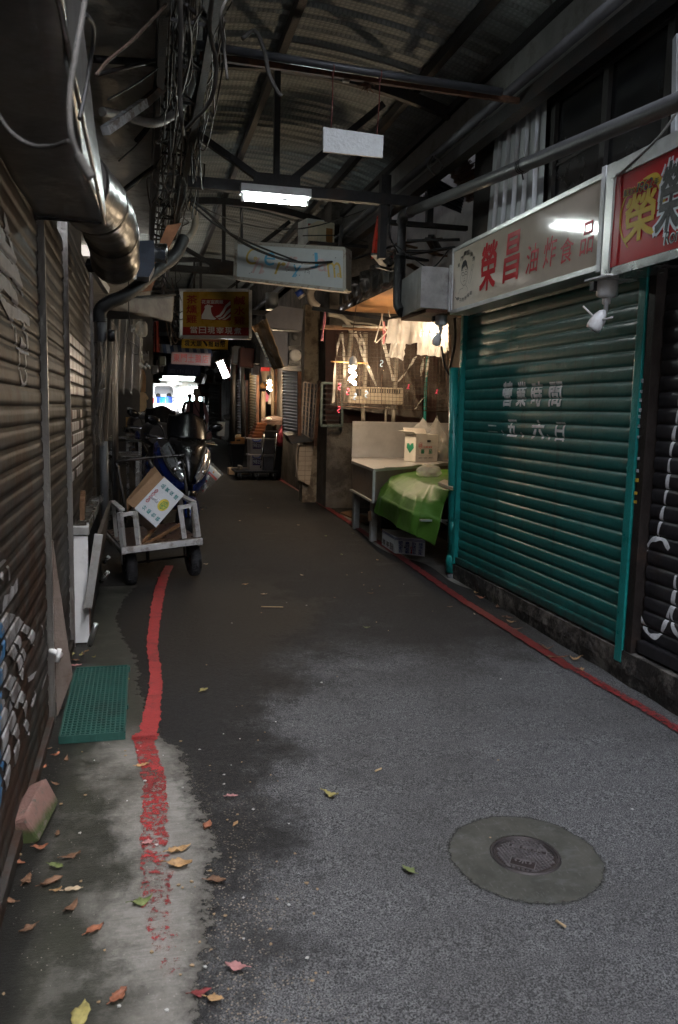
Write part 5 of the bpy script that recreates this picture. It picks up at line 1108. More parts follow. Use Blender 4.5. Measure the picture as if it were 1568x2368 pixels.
g = MB(); g.bar(A+V((.005, .005, -.02)), A+V((.005, .005, -.36)), .025); g.bar(A+V((-.0, 0, -.352)), B+V((0, 0, -.352)), .03, .02); g.build('corner_trim', mAl, t)
for (x, y) in ((2.49, 9.2), (2.46, 8.35), (3.5, 9.2)):
    g = MB(); g.box(x-.035, x+.035, y-.035, y+.035, .18, .658); g.build('leg', mat('pale_leg', (.30, .30, .29), .5, var=.15, stain=(.12, .1, .08), samt=.4), t)
g = MB()
for u in (.18, .52, .86): q = A.lerp(D, u); g.box(q.x-.06, q.x+.06, q.y-.012, q.y+.03, 1.001, 1.009, 0)
g.build('hinge', mAl, t)
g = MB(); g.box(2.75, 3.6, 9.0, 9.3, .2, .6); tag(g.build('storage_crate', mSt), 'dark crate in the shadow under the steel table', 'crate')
# --- green covered table
ZC = .93
t = thing('stall_table', 'low wooden stall table hidden under the green cloth', 'table', (3.1, 7.6, .16))
g = MB(); g.prism([V((2.68, 6.72, .885)), V((3.5, 6.72, .885)), V((3.6, 8.6, .885)), V((2.86, 8.6, .885)), V((2.76, 8.0, .885))], (0, 0, .025)); g.build('top', mWood, t)
for x, y in ((2.80, 6.9), (2.95, 8.3), (3.4, 6.95), (3.45, 8.3)):
    g = MB(); g.box(x-.03, x+.03, y-.03, y+.03, gz(y), .884); g.build('leg', mWood, t)
cols = [  # inner, edge, mid, low, bottom (along the table from near to far)
    [V((3.6, 6.75, ZC)), Zp(*z7(1170, 1690), ZC), Xp(*z7(1135, 1800), 2.60), Xp(*z7(1105, 1950), 2.56), Xp(*z7(1060, 2125), 2.53)],
    [V((3.6, 6.95, ZC)), Zp(*z7(1060, 1650), ZC), Xp(*z7(1000, 1790), 2.50), Xp(*z7(990, 1890), 2.46), Xp(*z7(960, 2080), 2.44)],
    [V((3.6, 7.2, ZC)), Zp(*z7(985, 1628), ZC), Xp(*z7(900, 1765), 2.42), Xp(*z7(888, 1880), 2.36), Xp(*z7(860, 2022), 2.35)],
    [V((3.6, 7.5, ZC)), Zp(*z7(910, 1602), ZC), Xp(*z7(800, 1720), 2.44), Xp(*z7(780, 1830), 2.37), Xp(*z7(770, 1975), 2.37)],
    [V((3.6, 7.9, ZC)), Zp(*z7(860, 1588), ZC), Xp(*z7(730, 1680), 2.46), Xp(*z7(690, 1785), 2.38), Xp(*z7(680, 1920), 2.38)],
    [V((3.6, 8.2, ZC)), Zp(*z7(822, 1575), ZC), Xp(*z7(690, 1640), 2.50), Xp(*z7(612, 1745), 2.40), Xp(*z7(600, 1862), 2.40)],
    [V((3.6, 8.55, ZC)), Zp(*z7(790, 1545), ZC), Xp(*z7(705, 1600), 2.56), Xp(*z7(640, 1690), 2.48), Xp(*z7(615, 1760), 2.46)],
    [V((3.6, 9.0, ZC)), Zp(*z7(762, 1530), ZC), Xp(*z7(720, 1575), 2.66), Xp(*z7(680, 1640), 2.56), Xp(*z7(640, 1700), 2.52)]]
def lin(P, s):
    n = len(P)-1; s = s*n; i = min(int(s), n-1); return P[i].lerp(P[i+1], s-i)
LIN = lin
def lerp_grid(G_, u, v, lin=lin):
    def cr(P, s):
        n = len(P)-1; s = s*n; i = min(int(s), n-1); f = s-i
        a, b, c, d = P[max(0, i-1)], P[i], P[i+1], P[min(n, i+2)]
        f2, f3 = f*f, f*f*f; return .5*((2*b)+(c-a)*f+(2*a-5*b+4*c-d)*f2+(3*b-a-3*c+d)*f3)
    return (lin if lin is not LIN else LIN)([lin(c, v) for c in G_], u)
g = MB()
def cloth(u, v):
    p = lerp_grid(cols, u, v); fold = 0
    for k in (.2, .42, .66, .88): fold += .016*max(0, 1-abs(u-k)/.02)
    for k in (.46, .72): fold += .014*max(0, 1-abs(v-k)/.02)
    w = max(0, v-.26)/.74
    return p+V((-fold*w-.035*w*noise.noise(V((u*5, v*3, 2)))-.02*w*math.sin(u*14+v*3)*w, 0, fold*(1-w)*.5+.006*noise.noise(V((u*9, v*9, 4)))+(.003 if v < .24 else 0)))
g.grid(cloth, 90, 56); tag(g.build('green_cloth', mat('green_vinyl_cloth', (.062, .155, .020), .5, var=.15, scale=3, stain=(.04, .11, .014), samt=.3, bump=.45, bscale=7, spec=.3), thick=.002), 'bright green vinyl cloth draped over the stall table beside the teal pipe', 'tablecloth')
# --- things on the tables
def carton(name, lab, P, hgt, m, cat='carton', inset=None):
    """P: three ground corners far-left, near corner, far-right seen from the camera"""
    a, b, c = [V(p) for p in P]; d = a+c-b; t = thing(name, lab, cat, (a+c)/2)
    return t, a, b, c, d
def cbox(t, P, up, m, name='box'):
    g = MB(); g.prism(P, up); return g.build(name, m, t)
mCart = mat('white_cardboard', (.62, .58, .52), .75, var=.05, scale=8, stain=(.45, .40, .34), samt=.2)
mKraft = mat('brown_cardboard', (.27, .16, .085), .8, var=.12, scale=7, stain=(.18, .10, .05), samt=.3)
b = Zp(*z7(905, 1466), 1.004); c = Zp(*z7(1075, 1453), 1.004); c.y = b.y+.10; c.x = Yp(*z7(1075, 1453), c.y).x; a = b+V((-.06, .24, 0)); print('BOX', a, b, c)
k = .965; t = thing('cardboard_box', 'white tomato carton with green characters standing on the steel table', 'box', (a+c)/2)
h = .335
up = V((0, 0, h)); d = a+(c-b)
TL, TR = b+up, c+up
bot = [a, b, c, d]; g = MB()
for p, q in zip(bot, bot[1:]+bot[:1]): g.quad(p, q, q+up, p+up)
g.quad(*bot); g.build('box', mCart, t, thick=.006)
fl = plane_fn(TL, TR, c, b, .006)
g = MB(); g.quad(a+up, b+up, b+up+V((-.06, -.08, .03)), a+up+V((-.10, -.02, .04))); g.quad(a+up, d+up, d+up+V((.0, .09, .06)), a+up+V((0, .1, .07))); g.build('flap', mCart, t, thick=.005)
g = MB(); shape(g, fl, arc(.58, .76, .1, .035, 0, 360, 14)[:-1]); g.build('hand_hole', mBlk, t)
g = MB(); put_text(g, '蕃', fl, .22, .39, .3, .46, .03); put_text(g, '茄', fl, .58, .75, .3, .46, .03); g.build('green_print', mInkG, t)
g = MB(); fl2 = plane_fn(TL, TR, c, b, .007); put_text(g, '甘藷區農會', fl2, .33, .73, .51, .57, .01)
for P in (arc(.19, .6, .095, .105, 0, 360, 20), arc(.19, .6, .08, .088, 0, 360, 20)): stroke(g, fl2, P, .006, 1)
put_text(g, '品質', fl2, .13, .25, .55, .65, .01); g.build('red_print', mInkR, t)
g = MB(); stroke(g, fl2, [(.1, .25), (.86, .25), (.88, .28), (.88, .58), (.3, .58)], .006); stroke(g, fl2, [(.1, .25), (.1, .48)], .006)
stroke(g, fl2, [(.1, .12), (.82, .12), (.82, .18), (.1, .18), (.1, .12)], .005)
for u in (.14, .2, .26, .36, .42, .48, .6, .66, .72): shape(g, fl2, [(u, .135), (u+.035, .135), (u+.035, .165), (u, .165)])
g.build('grey_print', mat('grey_ink', (.12, .11, .10), .6), t)
sf = plane_fn(a+up, b+up, b, a, .006); g = MB(); shape(g, sf, [(.5, .3), (.85, .5), (.8, .68), (.62, .66), (.52, .58), (.42, .66), (.25, .66), (.2, .5)]); g.build('green_heart', mInkG, t)
def blob_bag(name, lab, c, rx, ry, rz, m, seed, cat='bag', inner=None, knot=True):
    t = thing(name, lab, cat, c); g = MB(); bm = g.bm
    q = bmesh.ops.create_icosphere(bm, subdivisions=4, radius=1)
    for v in bm.verts:
        p = v.co.copy(); n = .16*noise.noise(p*2.1+V((seed, 0, 0)))+.07*abs(noise.noise(p*5+V((0, seed, 0))))+.035*noise.noise(p*12+V((0, 0, seed)))
        p *= 1+n
        if knot and p.z > .55: s_ = max(.16, 1-(p.z-.55)*1.7); p.x *= s_; p.y *= s_; p.z = .55+(p.z-.55)*1.9
        p.z = max(p.z, -.72); v.co = V((c[0]+p.x*rx, c[1]+p.y*ry, c[2]+p.z*rz))
    for f in bm.faces: f.smooth = True
    g.build('film', m, t)
    if inner:
        rr = random.Random(seed)
        for k in range(inner[1]):
            g = MB(); g.ball(V(c)+V((rr.uniform(-.5, .5)*rx, rr.uniform(-.5, .5)*ry, rr.uniform(-.45, .3)*rz)), min(rx, rz)*rr.uniform(.28, .42), 1, 1, rr.uniform(.6, 1), 10, 7)
            for v in g.bm.verts: v.co += .01*V((noise.noise(v.co*30), noise.noise(v.co*30+V((3, 3, 3))), 0))
            g.build('vegetable', inner[0][k % len(inner[0])], t)
    return t
mClr = plastic_sheet('clear_bag', (.78, .76, .72), .42, .08); mGr = mat('leafy_green', (.09, .17, .04), .6, var=.5, scale=25); mPale = mat('pale_vegetable', (.55, .50, .38), .6, var=.2); mTofu = mat('white_food', (.72, .68, .62), .55, var=.06)
P = V((c.x+.07, c.y+.12, 1.0)); blob_bag('vegetable_bag', 'clear bag of leafy vegetables beside the tomato carton', P+V((.03, .0, .10)), .10, .10, .13, mClr, 3, inner=([mGr, mPale], 8))
blob_bag('vegetable_bag', 'large knotted clear bag of pale vegetables behind the carton', P+V((.05, .26, .20)), .15, .11, .25, mClr, 7, inner=([mPale, mTofu, mGr], 9))
blob_bag('vegetable_bag', 'crumpled white and blue bag on top of the carton back edge', P+V((-.12, .30, .33)), .14, .1, .14, mBag, 9, inner=([mBl, mTofu], 5))
P = Zp(*z7(1010, 1580), ZC+.004); blob_bag('tofu_bag', 'small clear bag of white food lying on the green cloth', P+V((0, .0, .055)), .135, .085, .075, mClr, 12, inner=([mTofu], 7), knot=False)
P = [Zp(*z7(x, y), ZC+.012) for x, y in ((1085, 1645), (1130, 1622), (1200, 1640), (1200, 1690))]; g = MB(); g.prism(P, (0, 0, .025)); tag(g.build('chopping_board', mat('pale_board', (.50, .42, .32), .5)), 'pale chopping board corner on the green cloth by the teal pipe', 'board')
g = MB(); g.bar(Yp(*z7(945, 1922), 6.62), Yp(*z7(1172, 1925), 6.70), .03, .018); g.bar(Yp(*z7(1105, 1925), 6.66), Yp(*z7(1172, 1965), 6.75), .02, .015); tag(g.build('metal_bracket', mAl), 'thin metal bracket sticking out in front of the green cloth', 'bracket')
# --- box on the floor
a, b, c = Gp(*z7(642, 2112), .012), Gp(*z7(742, 2180), .012), Gp(*z7(978, 2206), .012); d = a+c-b; up = V((0, .0, .172))
t = thing('cardboard_box', 'blue printed white vegetable carton lying upside down on the ground below the green cloth', 'box', (a+c)/2)
cbox(t, [a, b, c, d], up, mat('bluish_cardboard', (.72, .75, .80), .6, var=.05, stain=(.42, .42, .44), samt=.2))
mInkB = mat('blue_print_ink', (.03, .06, .28), .5)
f1, f2 = plane_fn(a+up, b+up, b, a, .004), plane_fn(b+up, c+up, c, b, .004)
g = MB()
for ff in (f1, f2):
    for v in (.83, .90): shape(g, ff, [(.0, v), (1, v), (1, v+.03), (0, v+.03)])
for i, w_ in enumerate(('低溫空調', '優質菇蕈', '生技栽培', '潔淨新鮮')):
    for j, ch in enumerate(w_): put_text(g, ch, f2, .13+.22*i, .27+.22*i, .07+.18*j, .24+.18*j, .02, rot=PI)
g.build('blue_print', mInkB, t)
g = MB(); put_text(g, 'UP', f2, .52, .6, .38, .5, .03, rot=PI); shape(g, f2, [(.56, .06), (.6, .16), (.575, .16), (.575, .34), (.545, .34), (.545, .16), (.52, .16)]); g.build('red_arrow', mInkR, t)
g = MB(); shape(g, f2, arc(.34, .42, .03, .05, 0, 360, 16)[:-1]); put_text(g, '金', f1, .38, .60, .12, .42, .03, rot=PI); put_text(g, '好菇', f1, .66, .92, .1, .5, .02, rot=PI); put_text(g, '菇', f1, .08, .3, .14, .44, .03, rot=PI); g.build('black_print', mInkK, t)
# ground clutter by the stall
for P, lab, m in (([(318, 1870), (400, 1850), (610, 1940), (520, 1960)], 'flat brown board lying on the ground left of the green cloth', mWood), ([(600, 1960), (690, 1930), (760, 1960), (640, 2010)], 'crumpled brown paper scrap on the ground under the stall table', mKraft)):
    g = MB(); g.prism([Gp(*z7(*p), .012) for p in P], (0, 0, .018)); tag(g.build('board' if m is mWood else 'paper_scrap', m), lab, 'board' if m is mWood else 'litter')
g = MB(); g.bar(Yp(*z7(545, 1850), 8.3), Yp(*z7(548, 1925), 8.3), .03); tag(g.build('wood_peg', mWood), 'short wooden prop under the steel table', 'prop')
# ================================================================ right wall beyond the stall
def zb6(x, y): return ((x/2.785+950)*.578, (y/2.785+1100)*.578)
t = thing('meter_cabinet', 'grey electric meter cabinet with two dark meters on the right wall', 'cabinet', Yp(650, 850, 11.0))
mCab2 = mat('grey_cabinet_paint', (.13, .13, .155), .5, var=.12, stain=(.08, .06, .05), samt=.3)
g = MB(); g.prism([Yp(*zb6(*p), 11.0) for p in ((310, 440), (460, 340), (740, 380), (715, 620), (350, 580))], (0, .35, 0)); g.build('upper_box', mCab2, t)
g = MB(); g.prism([Yp(*zb6(*p), 11.05) for p in ((380, 615), (580, 630), (560, 1015), (500, 1000))], (0, .3, 0)); g.build('lower_box', mCab2, t)
for y0, y1 in ((630, 790), (830, 1000)):
    g = MB(); g.prism([Yp(*zb6(*p), 11.0) for p in ((580, y0), (715, y0+8), (705, y1), (572, y1))], (0, .2, 0)); m_ = g.build('meter', mBlkP, t)
    c = Yp(*zb6(645, (y0+y1)/2-20), 10.99); s_ = .05 if y0 < 700 else .085
    g = MB(); g.lathe([(0, -.03), (s_*.8, -.028), (s_, -.01), (s_, .01)], c, 'Y', 22); g.build('dial', mat('dial_grey', (.07, .07, .07), .2) if y0 < 700 else mat('dial_white', (.55, .53, .5), .12, coat=1), m_)
t = thing('folded_awning', 'folded brown and silver awning sheet jutting from the meter cabinet', 'awning', Yp(615, 850, 10.4))
tl, tr, br, bl = Yp(*zb6(155, 580), 10.6), Yp(*zb6(315, 480), 10.3), Yp(*zb6(515, 1030), 10.4), Yp(*zb6(400, 1055), 10.8)
g = MB(); g.grid(lambda u, v: tl.lerp(tr, u).lerp(bl.lerp(br, u), v)+V((0, .05*math.sin(u*5)+.03*noise.noise(V((u*4, v*6, 0))), .02*noise.noise(V((u*5, v*9, 3))))), 16, 30); g.build('sheet', mat('brown_film', (.36, .22, .12), .25, .2, var=.25, scale=4, stain=(.40, .34, .26), samt=.5, bump=.3, bscale=9), t, thick=.006)
g = MB(); g.grid(lambda u, v: Yp(*zb6(190+30*u, 640), 10.55).lerp(Yp(*zb6(360+20*u, 1010), 10.7), v)+V((0, .03*math.sin(v*60), .012*math.sin(v*60))), 4, 80); g.build('silver_edge', mGal, t, thick=.004)
# window grille, shutter strips, tiles
t = thing('lattice_gate', 'steel lattice gate of small squares next to the stall corner', 'gate', Yp(715, 1020, 11.3))
a, b, c, d = Yp(*zb6(738, 1190), 11.25), Yp(*zb6(895, 1215), 11.25), Yp(*zb6(850, 1830), 11.25), Yp(*zb6(712, 1760), 11.25)
g = MB()
for i in range(5): g.bar(a.lerp(b, i/4), d.lerp(c, i/4), .02)
for j in range(12): g.bar(a.lerp(d, j/11)+V((0, .015, 0)), b.lerp(c, j/11)+V((0, .015, 0)), .014)
g.build('bars', mat('worn_steel', (.24, .20, .17), .45, .6, stain=(.12, .06, .03), samt=.5), t)
g = MB(); g.bar(b+V((.02, 0, .05)), c+V((.02, 0, -.1)), .045); g.build('gate_post', mRust, t)
g = MB(); g.quad(a+V((0, .1, 0)), b+V((0, .1, 0)), c+V((0, .1, 0)), d+V((0, .1, 0))); g.build('backing', mat('grey_backing', (.10, .10, .115), .6), t, thick=.01)
t = thing('window_frame', 'dark green window frame with horizontal bars behind the gate', 'window', Yp(780, 1000, 11.0))
a, b, c, d = Yp(*z7(172, 845), 10.6), Yp(*z7(330, 850), 10.6), Yp(*z7(330, 1180), 10.6), Yp(*z7(165, 1180), 10.6)
g = MB()
for p, q in ((a, b), (b, c), (c, d), (d, a)): g.bar(p, q, .03)
g.build('frame', mat('dull_green_metal', (.10, .13, .12), .45, .3), t)
g = MB()
for k in range(1, 8): g.bar(a.lerp(d, k/8), b.lerp(c, k/8), .012)
g.build('bars', mSt, t)
t = thing('brick_counter', 'white tiled counter end low on the right wall with a hose beside it', 'counter', Yp(705, 1110, 11.4))
P = [Yp(*zb6(*p), 11.4) for p in ((690, 1890), (850, 1880), (805, 2345), (672, 2275))]
s = Sh('wall_tiles'); br_ = nd(s.nt, 'ShaderNodeTexBrick'); br_.offset = 0; br_.inputs['Scale'].default_value = 5; br_.inputs['Mortar Size'].default_value = .012; br_.inputs['Color1'].default_value = (.46, .36, .26, 1); br_.inputs['Color2'].default_value = (.42, .33, .24, 1); br_.inputs['Mortar'].default_value = (.12, .08, .06, 1); br_.inputs['Row Height'].default_value = .35; br_.inputs['Brick Width'].default_value = .9
cx_ = nd(s.nt, 'ShaderNodeCombineXYZ'); s.L.new(s.x, cx_.inputs[0]); s.L.new(s.z, cx_.inputs[1]); s.L.new(cx_.outputs[0], br_.inputs['Vector'])
mTile = s.done(s.mix(s.ramp(s.noise(3, 7), .5, .65), br_.outputs['Color'], (.20, .13, .08)), .4)
g = MB(); g.prism(P, (.06, .5, 0)); g.build('tiled_face', mTile, t)
g = MB(); g.tube(smooth_pts([Yp(*zb6(672, 1900), 11.35), Yp(*zb6(655, 2000), 11.35), Yp(*zb6(662, 2200), 11.35), Yp(*zb6(680, 2290), 11.35)], 5), .014, 8); g.build('hose', mat('dull_hose', (.25, .2, .16), .5), t)
g = MB(); g.prism([Yp(*zb6(*p), 11.2) for p in ((560, 1790), (720, 1760), (850, 1850), (600, 1880))], (0, .4, .03)); g.build('counter_top', mSt, t)
def far_shutter(lab, x, yt, yb, wpx, Y, m, n):                    # shutter seen at a slant: x..x+w view px
    a, b, c, d = Yp(x, yt, Y), Yp(x+wpx, yt+3, Y-1.4), Yp(x+wpx, yb+6, Y-1.4), Yp(x, yb, Y)
    t = thing('roller_shutter', lab, 'shutter', (d+c)/2)
    g = MB(); rows = []
    nrm = V((-1, -.3, 0)).normalized()
    for k in range(n):
        for f_, dd in ((.0, -.01), (.1, .02), (.7, .03), (.9, .0)):
            v = (k+f_)/n; rows.append([a.lerp(b, u/2).lerp(d.lerp(c, u/2), v)+nrm*dd for u in range(3)])
    g.loft(rows, close=False, caps=False); g.build('curtain', m, t)
    g = MB(); g.bar(b, c, .05); g.bar(a, d, .05); g.build('guide_rail', mRust, t)
mSF = mat('mid_shutter', (.20, .165, .135), .35, .6, var=.25, stain=(.08, .05, .035), samt=.45); mSO = mat('ochre_shutter', (.30, .20, .075), .45, .4, var=.2, stain=(.12, .07, .03), samt=.4)
far_shutter('brown roller shutter strip left of the lattice gate', *zb6(520, 1060), zb6(0, 1760)[1], (690-520)/2.785*.578, 12.6, mSF, 20)
far_shutter('ochre roller shutter beside the far lamp on the right', *zb6(150, 1090), zb6(0, 1830)[1], (225-150)/2.785*.578, 16.4, mSO, 24)
far_shutter('grey brown roller shutter left of the ochre one', *zb6(10, 1160), zb6(0, 1830)[1], (105-10)/2.785*.578, 18, mSF, 22)
far_shutter('dark roller shutter far down on the right behind the woman', 484, 885, 1010, 26, 27, mat('far_dark_shutter', (.10, .095, .09), .35, .5, var=.2), 22)
def CRV(P, s):
    n = len(P)-1; s = s*n; i = min(int(s), n-1); f = s-i
    a, b, c, d = P[max(0, i-1)], P[i], P[i+1], P[min(n, i+2)]
    return .5*((2*b)+(c-a)*f+(2*a-5*b+4*c-d)*f*f+(3*b-a-3*c+d)*f*f*f)
# ================================================================ hand cart
def zb(x, y): return ((x/2.613+380)*.578, (y/2.613+1500)*.578)
cart = thing('hand_cart', 'two wheeled hand cart with silver front frame standing on the red line at the left', 'hand cart', (.165, 6.70, gz(6.7)+.012), (0, R(-4.5), R(10)))
def loc(o, p): return o.matrix_basis.inverted() @ V(p)
bpy.context.view_layer.update()
CI = cart.matrix_basis.inverted()
def cl(x, y, Y): return CI @ Yp(*zb(x, y), Y)
mFrame = mat('painted_frame', (.56, .56, .55), .45, .5, var=.1, stain=(.14, .10, .07), samt=.4, sscale=9)
g = MB(); g.bar(cl(275, 1836, 6.40), cl(1122, 1732, 6.52), .045, .05, bev=.004); g.build('front_bar', mFrame, cart, True)
for x0, y0, x1, y1, n in ((258, 1436, 298, 1800, 0), (418, 1420, 460, 1776, 0), (888, 1362, 938, 1706, 1), (1040, 1340, 1086, 1690, 1)):
    Y = 6.40+(.12)*(x1-275)/850; g = MB(); g.bar(cl(x0, y0, Y), cl(x1, y1, Y), .03, .036, bev=.003); g.build('front_post', mFrame, cart, True)
for a, b in (((280, 1462), (396, 1440)), ((910, 1382), (1020, 1358))):
    Y = 6.40+.12*(a[0]-275)/850; g = MB(); g.bar(cl(*a, Y), cl(*b, Y), .026, .03); g.build('front_rail', mFrame, cart, True)
fl, fr = cl(300, 1826, 6.44), cl(1100, 1730, 6.54); bl_, br_ = fl+V((0, .95, .0)), fr+V((0, .95, .0))
g = MB(); g.prism([fl, fr, br_, bl_], (0, 0, .02)); g.build('bed', mat('wet_plywood', (.085, .045, .028), .3, var=.4, scale=4, stain=(.03, .02, .015), samt=.4), cart, True)
g = MB()
for a, b in ((fl, bl_), (fr, br_)):
    g.bar(a+V((0, 0, -.02)), b+V((0, 0, -.02)), .035, .04)
g.build('side_rail', mFrame, cart, True)
for x, s_ in ((fl.x+.02, -1), (fr.x-.02, 1)):
    for y in (.02, .45): g = MB(); g.bar((x, fl.y+y+.06, fl.z+.02), (x, fl.y+y+.06, fl.z+.31), .028); g.build('side_post', mFrame, cart, True)
    g = MB(); g.bar((x, fl.y+.03, fl.z+.315), (x, fl.y+.55, fl.z+.32), .045, .02); g.build('top_rail', mFrame, cart, True)
h0, h1, h2, h3 = cl(298, 1290, 7.25), cl(236, 905, 7.30), cl(912, 838, 7.30), cl(960, 1225, 7.25)
g = MB(); g.tube(smooth_pts([h0+V((0, 0, -.22)), h0, h1+V((0, 0, -.05)), h1+V((.02, 0, 0)), h2+V((-.02, 0, 0)), h2+V((0, 0, -.05)), h3, h3+V((0, 0, -.22))], 4), .014, 10); g.build('push_handle', mat('dark_tube', (.04, .038, .036), .3, .7, stain=(.08, .05, .03), samt=.3), cart, True)
g = MB(); g.tube(smooth_pts([cl(1090, 1390, 6.56), cl(1140, 1378, 6.56), cl(1163, 1382, 6.56), cl(1160, 1402, 6.56)], 3), .004, 6); g.build('wire_hook', mBlk, cart, True)
for x in (-.265, .265):
    w = MB(); w.lathe([(.10, -.03), (.135, -.046), (.165, -.038), (.174, -.018), (.176, 0), (.174, .018), (.165, .038), (.135, .046), (.10, .03), (.10, -.03)], (x, .05, .176), 'X', 36)
    tyre = w.build('wheel', mat('tyre_rubber', (.028, .028, .031), .65, var=.2, bump=.5, bscale=90), cart, True)
    g = MB()
    for k in range(40):
        a = 2*PI*k/40
        for s_ in (-1, 1): g.bar((x+s_*.006, .05+.1755*math.cos(a), .176+.1755*math.sin(a)), (x+s_*.034, .05+.168*math.cos(a+.06), .176+.168*math.sin(a+.06)), .010, .006)
    g.build('tread', mat('tyre_rubber', (.02, .02, .022), .65), tyre, True)
    g = MB(); g.lathe([(.0, -.02), (.03, -.03), (.05, -.012), (.102, -.026), (.102, .026), (.05, .012), (.03, .03), (0, .02)], (x, .05, .176), 'X', 24); g.build('rim', mSS, tyre, True)
    for s_ in (-.058, .058): g = MB(); g.bar((x+s_, .05, .176), (x+s_*.9, .05, fl.z-.02), .022, .008); g.build('fork_strut', mFrame, cart, True)
g = MB(); g.tube([(-.33, .05, .176), (.33, .05, .176)], .01, 8); g.build('axle', mSt, cart, True)
g = MB(); g.bar((0, fl.y+.9, fl.z-.03), (0, fl.y+.93, .02), .03); g.build('rear_leg', mSt, cart, True)
# planks and box on the cart
for a, b, lab in ((((490, 1765), 6.52), ((660, 1560), 6.95), 'brown wooden stick leaning left on the cart bed'), (((505, 1785), 6.50), ((888, 1562), 6.98), 'longer brown wooden stick lying across the cart bed')):
    g = MB(); g.bar(Yp(*zb(*a[0]), a[1]), Yp(*zb(*b[0]), b[1]), .02, .025); tag(g.build('wooden_stick', mat('red_brown_wood', (.20, .105, .055), .6, var=.3, scale=12)), lab, 'stick')
c = [Yp(*zb(*p), Y) for p, Y in (((722, 1070), 6.72), ((934, 1247), 6.72), ((640, 1588), 6.60), ((414, 1392), 6.60))]  # top, right, bottom, left
t = thing('cardboard_box', 'white produce carton with green characters tipped on its corner in the hand cart', 'box', (c[2]))
tl, tr, br, bl = c[3], c[0], c[1], c[2]
n = (tr-tl).cross(bl-tl).normalized()
if n.y < 0: n = -n
bk = n*.27
g = MB(); g.quad(tl, tr, br, bl); 
for a, b in ((tr, br), (br, bl), (bl, tl)): g.quad(a, b, b+bk, a+bk)
g.quad(tl+bk, tr+bk, br+bk, bl+bk); g.build('box', mat('grey_white_cardboard', (.58, .60, .62), .6, var=.04, scale=6, stain=(.46, .46, .45), samt=.2), t, thick=.006)
o1 = (tl-bl).normalized()
g = MB(); q0, q1 = Yp(*zb(352, 1290), 6.86), Yp(*zb(622, 952), 6.98); g.quad(tl+bk*.06, tr+bk*.06, q1, q0); g.quad(tl, tr, tr+o1*.07+bk*.12, tl+o1*.07+bk*.12); g.quad(tl+bk, tr+bk, q1+bk*.3, q0+bk*.3); g.build('flap', mKraft, t, thick=.005)
g = MB(); g.quad(tr+bk*.05, br+bk*.05, br+bk*.5+V((.02, 0, .03)), tr+bk*.5+V((.03, 0, .03))); g.build('torn_edge', mat('torn_card', (.50, .40, .24), .8), t, thick=.004)
# face coordinates: u along left->top edge (tl->tr), v up to that edge
fn = plane_fn(tl, tr, br, bl, .005); f2 = plane_fn(tl, tr, br, bl, .0075); f3 = plane_fn(tl, tr, br, bl, .010)
def fc(x, y):                                                    # zoom px -> (u, v)
    e1 = (722-414, 1070-1392); e2 = (640-414, 1588-1392); px, py = x-414, y-1392
    det = e1[0]*e2[1]-e1[1]*e2[0]; u = (px*e2[1]-py*e2[0])/det; w = (e1[0]*py-e1[1]*px)/det; return u, 1-w
g = MB()
for ch, x, y in (('品', 714, 1166), ('質', 760, 1208), ('保', 806, 1249), ('證', 854, 1290), ('分', 515, 1388), ('級', 562, 1426), ('包', 610, 1466), ('裝', 656, 1506)):
    u, v = fc(x, y); put_text(g, ch, fn, u-.055, u+.055, v-.065, v+.065, .03)
g.build('green_print', mat('teal_print', (.02, .20, .20), .6), t)
g = MB(); u, v = fc(716, 1366); shape(g, fn, arc(u, v, .155, .19, 0, 360, 30)[:-1]); g.build('yellow_disc', mat('yellow_print', (.62, .48, .05), .6), t)
g = MB(); D_ = [fc(680, 1362), fc(716, 1330), fc(762, 1345), fc(755, 1395), fc(716, 1412), fc(678, 1400)]
stroke(g, f2, D_, .016, 1.2, True)
for a, b in (((680, 1362), (755, 1395)), ((700, 1345), (690, 1406)), ((716, 1330), (702, 1410)), ((735, 1335), (722, 1408)), ((750, 1342), (738, 1404)), ((678, 1400), (762, 1345)), ((684, 1385), (740, 1338))): stroke(g, f2, [fc(*a), fc(*b)], .012)
g.build('green_emblem', mat('emblem_green', (.03, .24, .06), .6), t)
g = MB()
for x, y in ((640, 1216), (608, 1248), (580, 1280), (550, 1313)): u, v = fc(x, y); shape(g, fn, arc(u, v, .052, .062, 0, 360, 16)[:-1])
g.build('red_disc', mat('red_print', (.42, .05, .06), .6), t)
g = MB()
for ch, x, y in (('新', 550, 1313), ('鮮', 640, 1216), ('特', 608, 1248), ('級', 580, 1280)): u, v = fc(x, y); put_text(g, ch, f2, u-.036, u+.036, v-.042, v+.042, .01)
g.build('white_print', mInkW, t)
g = MB(); u, v = fc(620, 1295); g.grid(lambda a, b: f3(u+.11*(a-.5)+.02*noise.noise(V((a*5, b*4, 0))), v+.36*(b-.5))+n*-.004*math.sin(b*40), 5, 20); g.build('tape', plastic_sheet('glossy_tape', (.75, .75, .78), .35, .08), t)
